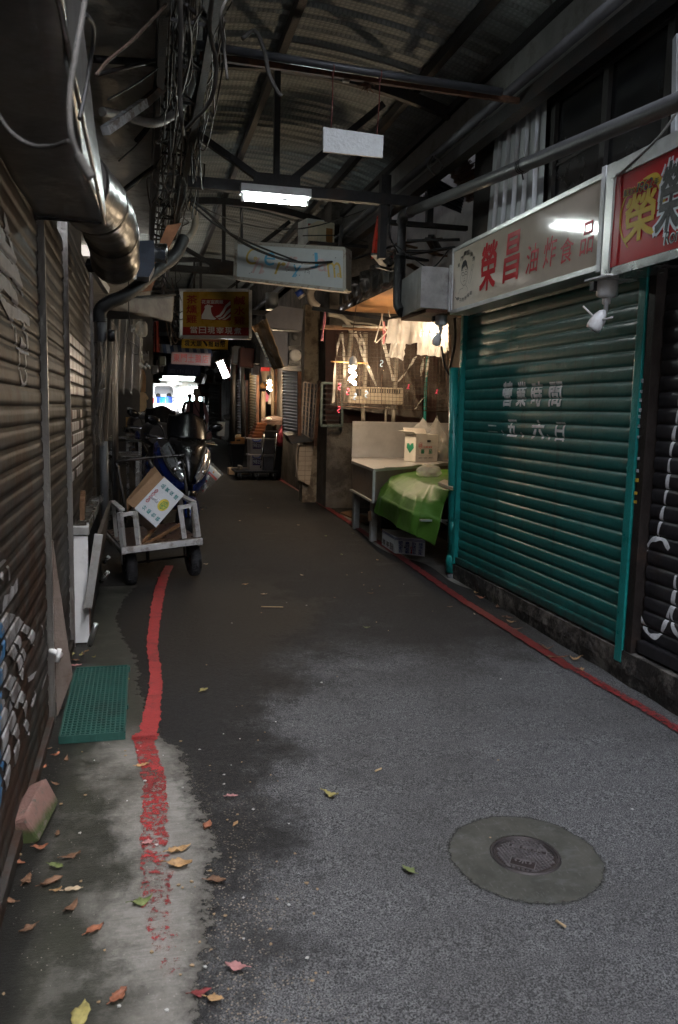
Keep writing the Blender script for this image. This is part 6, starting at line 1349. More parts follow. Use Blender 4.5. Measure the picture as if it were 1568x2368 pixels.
# ================================================================ scooters
def zs(x, y): return ((x/4.612+560)*.578, (y/4.612+1560)*.578)
mBlu = mat('blue_gloss_paint', (.004, .015, .10), .25, var=.08, coat=.8, bump=0); mGlB = mat('black_gloss_paint', (.005, .005, .006), .26, var=.1, spec=.35, coat=.1, bump=0)
mChr = mat('chrome', (.62, .62, .63), .1, 1, var=.05, bump=0); mLens = mat('headlight_lens', (.22, .23, .24), .06, .4, var=.3, scale=30, bump=0, coat=1)
sct = thing('motor_scooter', 'dark blue motor scooter with a tall black windshield parked behind the hand cart', 'scooter', (.265, 9.05, gz(9.05)), (0, R(6), R(11)))
def half(w, d, yc, z, n=14, a0=-100, a1=100): return [V((w*math.sin(R(a0+(a1-a0)*i/n)), yc-d*math.cos(R(a0+(a1-a0)*i/n)), z)) for i in range(n+1)]
g = MB(); g.loft([half(w, d, yc, z) for z, w, d, yc in ((.60, .015, .02, -.70), (.66, .04, .06, -.66), (.76, .085, .10, -.60), (.88, .14, .13, -.54), (1.0, .185, .14, -.47), (1.08, .205, .13, -.42))], False, False); g.build('front_cowl', mGlB, sct, True, thick=.008)
g = MB()
def shield(u, v):
    w = .205+.015*math.sin(v*PI)-.02*v; z = 1.075+.275*v+(.0 if v < .95 else 0); a = R(-95+190*u); top = 1.08+.27*v-.05*v*abs(2*u-1)**2+.015*v*math.cos((2*u-1)*PI*2)
    return V((w*math.sin(a), -.42+.14*v-.12*math.cos(a), top))
g.grid(shield, 24, 10); g.build('windshield', mat('smoked_screen', (.004, .004, .005), .22, spec=.3, bump=0), sct, True, thick=.005)
for s_ in (-1, 1):
    q = [[V((s_*x, y, z)) for x, y, z in row] for row in (
        [(.05, -.70, .62), (.11, -.66, .66), (.19, -.55, .78), (.255, -.42, .93), (.285, -.30, 1.02)],
        [(.045, -.66, .52), (.13, -.62, .56), (.235, -.50, .70), (.30, -.36, .86), (.305, -.25, .98)],
        [(.05, -.55, .48), (.14, -.50, .50), (.24, -.38, .60), (.29, -.26, .76), (.29, -.2, .9)],
        [(.10, -.36, .38), (.16, -.34, .40), (.22, -.28, .5), (.26, -.2, .64), (.25, -.15, .8)])]
    g = MB(); g.grid(lambda u, v: lerp_grid(q, u, v, CRV), 18, 24); g.build('side_panel', mBlu, sct, True, thick=.008)
    q2 = [[V((s_*x, y, z)) for x, y, z in row] for row in ([(.055, -.705, .70), (.10, -.645, .80), (.15, -.565, .92), (.20, -.46, 1.03)], [(.07, -.715, .665), (.135, -.66, .735), (.20, -.57, .85), (.25, -.45, .985)], [(.075, -.70, .63), (.15, -.635, .685), (.23, -.535, .80), (.275, -.42, .94)])]
    g = MB(); g.grid(lambda u, v: lerp_grid(q2, u, v, CRV)+V((0, -.012*math.sin(u*PI), 0)), 10, 20); hl = g.build('headlight', mLens, sct, True, thick=.006)
    g = MB(); g.tube([lerp_grid(q2, .75, k/10, CRV)+V((0, -.02, 0)) for k in range(1, 10)], .007, 6); g.build('chrome_strip', mChr, hl, True)
    g = MB(); g.tube([lerp_grid(q2, .2, k/10, CRV)+V((0, -.018, 0)) for k in range(2, 10)], .006, 6); g.build('light_bar', mChr, hl, True)
    g = MB(); g.ball(lerp_grid(q2, .5, .4, CRV)+V((0, .0, 0)), .035, seg=12, ring=8); g.build('reflector', mChr, hl, True)
    g = MB(); g.tube(smooth_pts([V((s_*.05, -.28, 1.02)), V((s_*.18, -.26, 1.05)), V((s_*.25, -.22, 1.06))], 4), .012, 8); g.build('handlebar', mBlkP, sct, True)
    g = MB(); g.tube([V((s_*.25, -.22, 1.06)), V((s_*.37, -.17, 1.06))], .018, 12); g.build('grip', mBlk, sct, True)
    g = MB(); g.tube(smooth_pts([V((s_*.20, -.28, 1.06)), V((s_*.28, -.27, 1.05)), V((s_*.385, -.23, 1.045))], 4), .008, 8); g.ball((s_*.385, -.23, 1.045), .012, seg=8, ring=6); g.build('brake_lever', mChr, sct, True)
    g = MB(); g.tube(smooth_pts([V((s_*.20, -.26, 1.07)), V((s_*.24, -.27, 1.16)), V((s_*.30, -.28, 1.21))], 4), .008, 8); ms = g.build('mirror', mBlkP, sct, True)
    g = MB(); m = Matrix.Translation((s_*.345, -.27, 1.235)) @ Euler((R(8), s_*R(-16), s_*R(-10))).to_matrix().to_4x4(); g.ball((0, 0, 0), 1, .085, .03, .048, 16, 10, m); g.build('mirror_head', mGlB, ms, True)
    g = MB(); g.tube([V((s_*.075, -.62, .62)), V((s_*.075, -.70, .25))], .022, 10); g.build('fork_leg', mSt, sct, True)
g = MB(); g.loft([half(.085, .10, -.68, z, 10, -90, 90)[:] for z in (.44, .50, .56)], False, False); g.build('nose_fairing', mGlB, sct, True, thick=.006)
def wheel(y, r, w, name='wheel'):
    g = MB(); g.lathe([(r*.62, -w*.4), (r*.8, -w*.5), (r*.95, -w*.38), (r, 0), (r*.95, w*.38), (r*.8, w*.5), (r*.62, w*.4), (r*.62, -w*.4)], (0, y, r), 'X', 30); o = g.build(name, mBlk, sct, True)
    g = MB(); g.lathe([(r*.63, -w*.3), (r*.63, w*.3)], (0, y, r), 'X', 24)
    for k in range(5): a = 2*PI*k/5; g.bar((0, y, r), (0, y+r*.62*math.cos(a), r+r*.62*math.sin(a)), .03, .03)
    g.build('rim', mSt, o, True)
wheel(-.70, .235, .12); wheel(.66, .235, .14)
g = MB(); g.lathe([(.26, -.075), (.275, -.04), (.28, 0), (.275, .04), (.26, .075)], (0, -.70, .235), 'X', 16, R(20), R(165)); g.build('fender', mBlu, sct, True, thick=.006)
def ring(w, h, y, z, n=16): return [V((w*math.copysign(abs(math.cos(2*PI*k/n))**.7, math.cos(2*PI*k/n)), y, z+h*math.copysign(abs(math.sin(2*PI*k/n))**.7, math.sin(2*PI*k/n)))) for k in range(n)]
g = MB(); g.loft([ring(.20, .28, -.22, .62), ring(.22, .22, -.1, .5), ring(.20, .13, .1, .42), ring(.21, .17, .3, .5), ring(.22, .2, .6, .6), ring(.17, .14, .9, .72), ring(.06, .05, 1.08, .8)]); g.build('body', mBlu, sct, True)
g = MB(); g.loft([ring(.12, .04, .08, .72), ring(.16, .06, .25, .77), ring(.17, .07, .5, .80), ring(.15, .06, .8, .88), ring(.08, .03, .98, .92)]); g.build('seat', mBlk, sct, True)
g = MB(); g.loft([ring(.19, .11, .62, 1.06), ring(.22, .15, .72, 1.08), ring(.22, .15, .98, 1.08), ring(.17, .1, 1.06, 1.07)]); tb = g.build('top_box', mBlkP, sct, True)
g = MB(); g.loft([ring(.225, .02, .70, 1.07), ring(.226, .02, 1.0, 1.07)]); g.build('band', mBlu, tb, True)
g = MB(); g.lathe([(.032, -.01), (.046, -.012), (.05, 0), (.04, .004), (.03, 0)], (-.10, -.675, .80), 'Y', 20)
for k in range(14): a = 2*PI*k/14; g.bar((-.10+.034*math.cos(a), -.682, .80+.034*math.sin(a)), (-.10+.05*math.cos(a), -.682, .80+.05*math.sin(a)), .006)
g.build('ring_light', mat('ring_silver', (.6, .6, .62), .25, .5), sct, True)
g = MB(); g.ball((0, -.615, .93), .028, 1, .3, .7, 14, 8); g.build('badge', mChr, sct, True)
g = MB(); g.bar((.03, -.74, .50), (.03, -.745, .42), .012, .006); g.build('reflector_strip', mat('orange_reflector', (.6, .2, .08), .3), sct, True)
g = MB(); g.bar((.16, .1, .3), (.27, .02, .02), .02); g.build('side_stand', mSt, sct, True)
s2c = copy_tree(sct); s2c.location = (.09, 11.0, gz(11.0)+.02); s2c.rotation_euler = (0, R(4), R(10))
s2c['label'] = 'second dark scooter parked behind the blue one, only its dark top showing'
t = thing('shopping_bag', 'clear plastic bag of red and white packets hanging beside the front scooter', 'bag', Yp(*zs(1300, 1600), 8.75))
c = [Yp(*zs(*p), 8.75) for p in ((1225, 1235), (1560, 1560), (1170, 1910), (1110, 1830))]
def bagf(u, v, k=0): return c[0].lerp(c[1], u).lerp(c[3].lerp(c[2], u), v)+V((0, k-.05*math.sin(u*PI)*math.sin(v*PI)+.015*noise.noise(V((u*5, v*5, 1))), 0))
g = MB(); g.grid(lambda u, v: bagf(u, v, -.03), 16, 16); g.grid(lambda u, v: bagf(u, v, .05), 16, 16); g.build('film', plastic_sheet('grey_clear_bag', (.5, .52, .52), .28, .1), t)
mPkt = mat('packet_white', (.55, .57, .58), .4, var=.04); mPktR = mat('packet_red', (.45, .05, .05), .4)
for (u0, u1, v0, v1) in ((.08, .9, .10, .34), (.02, .45, .42, .62), (.02, .72, .70, .95)):
    def pf_(a, b, l=0): return bagf(u0+(u1-u0)*a, v0+(v1-v0)*b, -.012-l)
    g = MB(); g.grid(lambda a, b: pf_(a, b), 8, 3); o = g.build('packet', mPkt, t, thick=.02)
    g = MB(); g.grid(lambda a, b: pf_(a, .78+.32*b, .013), 8, 2); g.grid(lambda a, b: pf_(-.02+.10*a, b, .013), 2, 2); g.build('red_edge', mPktR, o)
    g = MB(); g.grid(lambda a, b: pf_(.52+.08*a, .3+.3*b, .013), 2, 2); g.build('orange_mark', mat('orange_mark', (.6, .25, .03), .5), o)
# ================================================================ people
def skin_obj(name, nodes, edges, m, parent, sub=2):
    me = bpy.data.meshes.new(name); me.from_pydata([n[0] for n in nodes], edges, []); o = bpy.data.objects.new(name, me); link(o, parent); me.materials.append(m)
    md = o.modifiers.new('skin', 'SKIN'); md.use_smooth_shade = True; md.branch_smoothing = .6
    for i, n in enumerate(nodes):
        sv = me.skin_vertices[0].data[i]; r = n[1]; sv.radius = r if isinstance(r, tuple) else (r, r); sv.use_root = (i == 0)
    s_ = o.modifiers.new('sub', 'SUBSURF'); s_.levels = sub; s_.render_levels = sub
    return o
mSkin = mat('skin', (.42, .23, .15), .5, var=.06, sss=.1, bump=0); mSkinD = mat('skin_shade', (.40, .22, .14), .5, var=.06, bump=0)
def person(lab, p, yaw, hgt, shirt, trousers, hair, seated=False, group=None):
    t = thing('person', lab, 'person', p, (0, 0, yaw)); k = hgt/1.6; J = lambda x, y, z: V((x*k, y*k, z*k))
    if seated: hipz, kn, an = .78, [(-.13, -.42, .80), (.13, -.42, .80)], [(-.13, -.40, .36), (.13, -.40, .36)]
    else: hipz, kn, an = .82, [(-.09, -.08, .45), (.10, .04, .45)], [(-.09, -.02, .08), (.10, .16, .09)]
    hands = [(-.24, -.20 if not seated else -.46, .78 if not seated else 1.02), (.27, -.05 if not seated else -.46, .72 if not seated else 1.02)]
    elb = [(-.25, .02, 1.02), (.26, .04, 1.0)]
    N_ = [(J(0, 0, hipz), (.13*k, .09*k)), (J(0, .0, hipz+.16), (.115*k, .085*k)), (J(0, .01, 1.20), (.14*k, .095*k)), (J(0, .01, 1.31), (.11*k, .075*k)), (J(0, -.005, 1.40), .045*k), (J(0, -.02, 1.455), (.062*k, .075*k)), (J(0, -.02, 1.53), (.070*k, .085*k)), (J(0, -.01, 1.585), (.045*k, .055*k))]
    E_ = [(0, 1), (1, 2), (2, 3), (3, 4), (4, 5), (5, 6), (6, 7)]
    for s_ in (0, 1):
        sx = -1 if s_ == 0 else 1; b = len(N_)
        N_ += [(J(sx*.165, .01, 1.285), .052*k), (J(*elb[s_]), .042*k), (J(*hands[s_]), .03*k), (J(hands[s_][0], hands[s_][1]-.03, hands[s_][2]-.07), (.034*k, .016*k))]
        E_ += [(3, b), (b, b+1), (b+1, b+2), (b+2, b+3)]
        for f_ in range(5):
            c = len(N_); hx, hy, hz = hands[s_]; ang = (f_-1.5)*.016 if f_ < 4 else 0
            if f_ < 4: N_ += [(J(hx+ang*.6, hy-.035-abs(ang)*.1, hz-.115), .009*k), (J(hx+ang*.6, hy-.055, hz-.15+.006*abs(f_-1.5)), .007*k)]; E_ += [(b+3, c), (c, c+1)]
            else: N_ += [(J(hx-sx*.03, hy-.05, hz-.07), .010*k), (J(hx-sx*.032, hy-.075, hz-.10), .008*k)]; E_ += [(b+2, c), (c, c+1)]
        b = len(N_); N_ += [(J(sx*.085, 0, hipz-.04), .085*k), (J(*kn[s_]), .058*k), (J(*an[s_]), .042*k), (J(an[s_][0], an[s_][1]-.13, an[s_][2]-.05), (.038*k, .028*k))]
        E_ += [(0, b), (b, b+1), (b+1, b+2), (b+2, b+3)]
    skin_obj('body', N_, E_, mSkin, t)
    g = MB(); g.ball(J(0, -.098, 1.50), .012*k, .8, 1.2, 1.3, 8, 6); g.build('nose', mSkin, t, True)
    g = MB(); g.ball(J(-.027, -.092, 1.527), .008*k, 1.2, .5, .7, 8, 6); g.ball(J(.027, -.092, 1.527), .008*k, 1.2, .5, .7, 8, 6); g.build('eyes', mBlk, t, True)
    g = MB(); g.ball(J(0, -.088, 1.468), .02*k, 1, .4, .28, 8, 6); g.build('mouth', mat('lip', (.3, .1, .08), .5), t, True)
    g = MB()
    for sx in (-1, 1): g.ball(J(sx*.072, -.005, 1.51), .02*k, .4, .8, 1.3, 8, 6)
    g.build('ears', mSkinD, t, True)
    if hair: g = MB(); g.ball(J(0, .008, 1.545), .083*k, 1, 1.12, .9, 16, 10); bmesh.ops.delete(g.bm, geom=[f for f in g.bm.faces if f.calc_center_median().y < -.045*k and f.calc_center_median().z < 1.555*k], context='FACES'); g.build('hair', hair, t, True, thick=.008)
    A_ = [(J(0, 0, hipz+.02), (.15*k, .115*k)), (J(0, 0, hipz+.18), (.14*k, .105*k)), (J(0, .01, 1.2), (.16*k, .115*k)), (J(0, .01, 1.325), (.12*k, .09*k))]; B_ = [(0, 1), (1, 2), (2, 3)]
    for s_ in (0, 1):
        sx = -1 if s_ == 0 else 1; b = len(A_); e = V(elb[s_]); hnd = V(hands[s_]); w_ = e.lerp(hnd, .8)
        A_ += [(J(sx*.168, .01, 1.285), .066*k), (J(*e), .056*k), (J(*w_), .045*k)]; B_ += [(3, b), (b, b+1), (b+1, b+2)]
    skin_obj('shirt', A_, B_, shirt, t)
    A_ = [(J(0, 0, hipz+.03), (.14*k, .105*k))]; B_ = []
    for s_ in (0, 1):
        sx = -1 if s_ == 0 else 1; b = len(A_); A_ += [(J(sx*.085, 0, hipz-.05), .10*k), (J(*kn[s_]), .075*k), (J(*an[s_]), .06*k)]; B_ += [(0, b), (b, b+1), (b+1, b+2)]
    skin_obj('trousers', A_, B_, trousers, t)
    for s_ in (0, 1):
        a = V(an[s_]); g = MB(); g.ball(J(a.x, a.y-.07, a.z-.045), 1, .05*k, .13*k, .045*k, 12, 8); g.build('shoe', mBlk, t, True)
    return t, k, J
mPink = mat('dusty_pink_cloth', (.40, .20, .21), .8, var=.1); mBlC = mat('black_cloth', (.02, .02, .022), .85, var=.2); mHair = mat('black_hair', (.012, .011, .011), .5)
py = 21.0; px_ = Yp(455, 905, py).x
t, k, J = person('woman walking toward the camera in a cream bucket hat, pink shirt and black vest', (px_, py, gz(py)), R(-8), 1.56, mPink, mBlC, mHair)
g = MB(); g.lathe([(.0, .13), (.05, .128), (.085, .11), (.093, .02), (.098, .0), (.135, -.035), (.137, -.038), (.095, -.004)], J(0, -.012, 1.555), 'Z', 24); g.build('bucket_hat', mat('cream_hat', (.50, .45, .36), .85, var=.08), t, True)
for sx in (-1, 1):
    g = MB(); g.loft([[J(sx*.085, -.118, z), J(sx*.15, -.10, z), J(sx*.19, .0, z), J(sx*.15, .125, z), J(sx*.0, .14, z)] for z in (.80, .95, 1.1, 1.25)]+[[J(sx*.085, -.085, 1.34), J(sx*.13, -.07, 1.35), J(sx*.175, .01, 1.35), J(sx*.12, .10, 1.35), J(0, .11, 1.36)]], False, False); g.build('vest', mBlC, t, True, thick=.015)
g = MB(); g.tube([J(-.075, -.085, 1.36), J(.0, -.135, 1.18), J(.1, -.135, 1.0), J(.18, -.08, .85)], .011*k, 6); g.build('bag_strap', mBlk, t, True)
g = MB(); g.ball(J(.20, -.03, .80), .09*k, .6, .9, 1, 12, 8); g.build('shoulder_bag', mBlC, t, True)
g = MB(); g.ball(J(0, -.094, 1.475), .05*k, 1, .35, .8, 10, 8); g.build('face_mask', mat('tan_mask', (.45, .27, .17), .8), t, True)
p = V((px_, py, gz(py)))+V((.30, -.10, .44)); blob_bag('carrier_bag', 'pinkish carrier bag with red print held in the hand of the walking woman', p, .085, .06, .14, mat('pale_pink_bag', (.50, .32, .30), .5, var=.2, stain=(.45, .05, .05), samt=.4, sscale=9), 5)
person('dark haired person in dark clothes walking behind the woman', (Yp(439, 930, 27).x, 27, gz(27)), R(0), 1.46, mBlC, mBlC, mHair)
# ================================================================ bright street beyond the alley
Z0 = gz(60)
mWp = mat('white_car_paint', (.72, .73, .74), .3, var=.03, bump=0, coat=.4)
def P55(x, y, Y=55): return Yp((x/5.227+600)*.578, (y/5.227+1480)*.578, Y)
l, r_ = P55(62, 500).x, P55(528, 500).x; xm = (l+r_)/2; W = (r_-l); top = P55(300, 325).z
van = thing('van', 'white van with its tailgate open showing blue crates in the sunny street', 'van', (xm, 55, Z0))
hw = W/2; H_ = top-Z0
def vring(y, s=1, zz=0): return [V((xm+a*hw*s, y, Z0+b*H_+zz)) for a, b in ((-1, .16), (1, .16), (1, .5), (.97, .62), (.84, .96), (.7, 1), (-.7, 1), (-.84, .96), (-.97, .62), (-1, .5))]
g = MB(); g.loft([vring(55.02), vring(58.6), ], True, False); g.loft([vring(58.6), [V((p.x, p.y+(.9 if i in (0, 1, 2, 9) else .5), p.z-(0 if i in (0, 1, 2, 9) else (p.z-Z0)*.25))) for i, p in enumerate(vring(58.8))]], True, False); g.build('body', mWp, van, thick=.04, smooth=False)
g = MB(); g.box(xm-hw*.9, xm+hw*.9, 55.05, 57.5, Z0+.42*H_-.35, Z0+.42*H_-.3); g.build('cargo_floor', mSt, van)
g = MB(); g.box(xm-hw*.98, xm+hw*.98, 54.93, 55.05, Z0+.17*H_, Z0+.34*H_, .03); g.build('bumper', mWp, van)
g = MB(); g.box(xm-hw*.82, xm+hw*.82, 53.9, 54.98, Z0+H_*.99, Z0+H_*1.03, .02); g.build('tailgate', mWp, van)
for s_ in (-1, 1):
    g = MB(); g.box(xm+s_*hw*.97-.06, xm+s_*hw*.97+.06, 54.96, 55.015, Z0+.42*H_, Z0+.6*H_, .01); g.build('tail_light', mat('red_lens', (.5, .02, .02), .2), van)
    for y in (55.7, 58.6):
        g = MB(); g.lathe([(0, -.09), (.3, -.09), (.33, -.05), (.33, .05), (.3, .09), (0, .09)], (xm+s_*hw*.82, y, Z0+.33), 'X', 20); g.build('wheel', mBlk, van)
for i, (x0, x1) in enumerate(((140, 205), (210, 325), (335, 470))):
    a, b = P55(x0, 690, 55.3), P55(x1, 565, 55.3); t = thing('plastic_crate', ('dark blue crate at the left of the van cargo', 'bright blue crate in the middle of the van cargo', 'dark blue crate at the right of the van cargo')[i], 'crate', ((a.x+b.x)/2, 55.5, a.z))
    g = MB(); g.box(a.x, b.x, 55.3, 55.8, a.z, b.z, .01); g.build('box', mat('bright_blue_plastic', (.01, .16, .55), .4) if i == 1 else mat('navy_plastic', (.015, .06, .30), .4), t)
    g = MB(); g.box(a.x-.01, b.x+.01, 55.29, 55.81, b.z, b.z+.03, .005); g.build('rim', mat('navy_plastic', (.01, .05, .3), .4), t)
    if i != 1: g = MB(); g.ball(((a.x+b.x)/2, 55.5, b.z+.10), .18, 1, .8, .9, 12, 8); g.build('black_bag', mBlk, t)
# rider on a pale scooter
a = P55(595, 600, 51); rt_, k, J = person('rider with a white helmet sitting on a pale scooter by the van', (a.x, 51, Z0), R(5), 1.62, mat('grey_jacket', (.12, .12, .15), .8), mBlC, None, True)
g = MB(); g.lathe([(0, .12), (.07, .11), (.115, .06), (.13, 0), (.125, -.06), (.11, -.07)], J(0, -.01, 1.53), 'Z', 20); g.build('helmet', mWp, rt_, True, thick=.01)
s3c = copy_tree(sct); s3c.location = (a.x, 50.75, Z0); s3c.rotation_euler = (0, 0, R(5)); s3c['label'] = 'pale scooter carrying the helmeted rider in the sunny street'
for ch in s3c.children:
    if ch.name.split('.')[0] in ('side_panel', 'front_cowl', 'body', 'fender', 'nose_fairing', 'windshield'): ch.data = ch.data.copy(); ch.data.materials[0] = mWp
# truck with cool boxes
t = thing('box_truck', 'small white truck loaded with pale boxes at the right of the van', 'truck', (P55(830, 700, 58).x, 58, Z0))
a, b = P55(725, 480, 57), P55(1000, 730, 57)
g = MB(); g.box(a.x, b.x+.4, 57, 60.5, Z0+.75, Z0+.95, .02); g.build('load_bed', mWp, t)
g = MB(); g.box(a.x, b.x+.4, 56.97, 57.03, Z0+.95, Z0+1.35); g.build('tailboard', mat('pale_teal_paint', (.30, .48, .50), .4), t)
g = MB(); g.box(a.x+.1, b.x+.3, 60.6, 62.2, Z0+.5, Z0+2.1, .1); g.build('cab', mWp, t)
for s_ in (a.x+.25, b.x+.15):
    for y in (57.8, 61.4): g = MB(); g.lathe([(0, -.1), (.3, -.1), (.34, 0), (.3, .1), (0, .1)], (s_, y, Z0+.34), 'X', 18); g.build('wheel', mBlk, t)
for i, (x0, x1, y0, y1, lab) in enumerate(((725, 930, 480, 555, 'white foam cooler low on the truck load'), (860, 1000, 350, 430, 'white foam cooler highest on the truck load'), (760, 860, 385, 465, 'pale blue bin on the truck load'), (730, 870, 560, 650, 'pale blue crate on the truck bed'))):
    p, q = P55(x0, y1, 57.2), P55(x1, y0, 57.2); t = thing('cool_box', lab, 'box', ((p.x+q.x)/2, 57.5, p.z))
    g = MB(); g.box(p.x, q.x, 57.2, 57.9, p.z, q.z-.06, .02); g.build('box', mWp if i < 2 else mat('pale_blue_bin', (.35, .55, .62), .5), t)
    g = MB(); g.box(p.x-.02, q.x+.02, 57.18, 57.92, q.z-.06, q.z, .01); g.build('lid', mWp, t)
t = thing('apartment_building', 'pale sunlit building across the street at the end of the alley', 'building', (2, 72, Z0))
mFac = mat('pale_facade', (.68, .68, .65), .8, var=.06)
g = MB(); g.box(-14, 20, 72, 80, Z0-.2, 13); g.build('wall', mFac, t)
for i in range(9):
    for j in range(2):
        x = -9+i*2.6; z = 4.2+j*3.2; g = MB(); g.box(x-.75, x+.75, 71.9, 72.05, z, z+1.5); w_ = g.build('window', mAl, t); g = MB(); g.box(x-.66, x+.66, 71.88, 71.899, z+.09, z+1.41); g.build('pane', mat('grey_pane', (.16, .18, .19), .15), w_)
for i in range(5):
    x = -7+i*4.2; g = MB(); g.box(x-1.7, x+1.7, 71.85, 72.05, Z0, Z0+2.7); g.build('shop_front', mat('pale_shopfront', (.42, .46, .46), .5, var=.3), t)
g = MB(); g.box(-9, 12, 70.6, 72, Z0+2.9, Z0+3.05); g.build('canopy', mat('pale_green_canopy', (.45, .58, .56), .5), t)
a, b = P55(425, 300, 71), P55(685, 130, 71); t = thing('air_conditioner', 'grey outdoor unit cage on the sunlit facade over the van', 'air conditioner', ((a.x+b.x)/2, 71, a.z))
g = MB(); g.box(a.x, b.x, 71.2, 71.84, a.z, b.z, .03); g.build('cage', mat('pale_grey_metal', (.42, .44, .45), .5), t)
g = MB(); g.lathe([(.0, -.02), (.5, -.02), (.55, 0), (.55, .02)], ((a.x*1.6+b.x*.4)/2, 71.19, (a.z+b.z)/2), 'Y', 20); g.build('fan_grille', mAl, t)
# signs near the far end
t = thing('shop_board', 'red and grey hanging board at the far right end of the alley', 'sign', Yp(478, 910, 31))
a, b = P55(1000, 555, 31), P55(1340, 295, 31)
g = MB(); g.box(a.x, b.x, 31, 31.15, a.z, b.z); g.build('board', mat('dark_red_board', (.16, .02, .02), .5), t)
g = MB(); g.box(a.x+(b.x-a.x)*.2, b.x-.1, 30.98, 30.999, a.z+(b.z-a.z)*.33, b.z-.12); g.build('panel', mat('grey_panel', (.22, .22, .24), .5, var=.2), t)
for i, (x0, x1, m, lab) in enumerate(((1140, 1220, mat('mint_post', (.16, .40, .34), .5), 'mint green panel behind the woman'), (1290, 1340, mat('lemon_panel', (.5, .5, .08), .5), 'yellow green panel right of the mint one'))):
    a, b = P55(x0, 735, 33), P55(x1, 550, 33); g = MB(); g.box(a.x, b.x, 33, 33.1, a.z, b.z); tag(g.build('wall_panel', m), lab, 'panel')
t = thing('louvred_box', 'pale louvred box hanging at the upper right of the alley exit', 'box', P55(1040, 180, 28))
a, b = P55(960, 60, 28), P55(1110, 260, 28); g = MB(); m = Matrix.Translation(((a.x+b.x)/2, 28, (a.z+b.z)/2)) @ Matrix.Rotation(R(18), 4, 'Y'); g.box(-.13, .13, 0, .3, -.19, .19, .01, m); g.build('casing', mat('pale_box', (.40, .39, .36), .5), t)
g = MB()
for i in range(5): g.box(-.10+.042*i, -.08+.042*i, -.012, -.001, -.15, .15, 0, m)
g.build('slots', mBlk, t)
# ================================================================ trolley and far stall on the right
def z6(x, y): return (x*.20754+549.1, y*.20754+635.8)
Yt = 14.5
a, b = Yp(*z6(-10, 2160), Yt), Yp(*z6(430, 2130), Yt)
t = thing('platform_trolley', 'black platform trolley with four small wheels beneath the storage boxes', 'trolley', ((a.x+b.x)/2, Yt+.3, gz(Yt)))
zt = gz(Yt)+.17
g = MB(); g.box(a.x-.02, b.x+.05, Yt-.05, Yt+.7, zt-.04, zt, .01); g.build('deck', mBlkP, t)
for x in (a.x+.06, a.x+.38, b.x-.02):
    for y in (Yt+.02, Yt+.6):
        g = MB(); g.lathe([(0, -.018), (.05, -.018), (.062, -.01), (.062, .01), (.05, .018), (0, .018)], (x, y, gz(y)+.064), 'X', 18); c_ = g.build('caster', mat('caster_rubber', (.05, .05, .05), .5), t)
        g = MB(); g.box(x-.03, x+.03, y-.012, y+.012, gz(y)+.07, zt-.04); g.build('caster_fork', mSS, c_)
for x0, x1 in ((300, 258), (440, 405)):
    g = MB(); g.tube([Yp(*z6(x1, 2150), Yt-.05), Yp(*z6(x0, 1765), Yt-.02)], .013, 8); g.build('handle_post', mSS, t)
mBin = mat('milky_plastic', (.52, .46, .43), .35, var=.06, stain=(.40, .33, .30), samt=.2)
for i, (y0, y1, lab) in enumerate(((2140, 2010, 'lower milky storage bin with a blue handle on the trolley'), (1985, 1860, 'upper milky storage bin with a blue handle on the trolley'))):
    p, q = Yp(*z6(140, y0), Yt), Yp(*z6(285, y1), Yt); z0 = zt+.002 if i == 0 else zt+.30; t = thing('storage_bin', lab, 'storage bin', ((p.x+q.x)/2, Yt+.2, z0))
    w_ = q.x-p.x; 
    g = MB(); g.loft([[V((p.x+.012*k, Yt+.012*k, z)), V((q.x-.012*k, Yt+.012*k, z)), V((q.x-.012*k, Yt+.45, z)), V((p.x+.012*k, Yt+.45, z))] for z, k in ((z0, 1), (z0+.262, 0))], True, True, False); g.build('tub', mBin, t)
    g = MB(); g.box(p.x-.015, q.x+.015, Yt-.015, Yt+.465, z0+.264, z0+.29, .006); g.build('lid', mBin, t)
    g = MB(); g.tube(smooth_pts([V((p.x+.05, Yt-.02, z0+.28)), V((p.x+.06, Yt-.035, z0+.24)), V((p.x+.16, Yt-.035, z0+.24)), V((p.x+.19, Yt-.02, z0+.28))], 4), .010, 8); g.build('handle', mat('blue_handle', (.02, .05, .26), .4), t)
    g = MB(); g.box(p.x+.05, p.x+.2, Yt-.004, Yt+.004, z0+.10, z0+.215); lb = g.build('price_label', mat('violet_label', (.07, .04, .12), .5), t)
    g = MB(); ff = lambda u, v: V((p.x+.055+.14*u, Yt-.008, z0+.12+.08*v)); put_text(g, '98', ff, 0, .55, .15, 1, .03); put_text(g, '25', ff, .6, .98, .15, .9, .02); g.build('numbers', mInkW, lb)
    p2, q2 = Yp(*z6(290, y0), Yt), Yp(*z6(415, y1), Yt); t = thing('storage_bin', ('lower', 'upper')[i]+' grey storage bin at the right side of the trolley stack', 'storage bin', ((p2.x+q2.x)/2, Yt+.2, z0))
    g = MB(); g.box(q.x+.02, q2.x, Yt+.02, Yt+.47, z0, z0+.262, .01); g.build('tub', mat('dark_grey_bin', (.10, .095, .10), .45), t)
    g = MB(); g.box(q.x+.018, q2.x+.01, Yt+.0, Yt+.49, z0+.264, z0+.29, .006); g.build('lid', mat('dark_grey_bin', (.1, .1, .1), .45), t)
for i in range(5):
    x0, y0 = 165+14*i, 1840-34*i; p, q = Yp(*z6(x0, y0+12), Yt), Yp(*z6(x0+110, y0-18), Yt)
    z_ = zt+.60+.055*i; g = MB(); g.box(p.x, q.x, Yt+.0+.01*i, Yt+.45, z_, z_+.048, .004); tag(g.build('wooden_tray', mat('orange_wood', (.30, .10, .04), .6, var=.25, scale=6)), 'flat orange wooden tray, ' + ('lowest', 'second from the bottom', 'middle one', 'second from the top', 'topmost')[i]+' of the stack on the trolley bins', 'tray', 'stacked orange wooden trays')
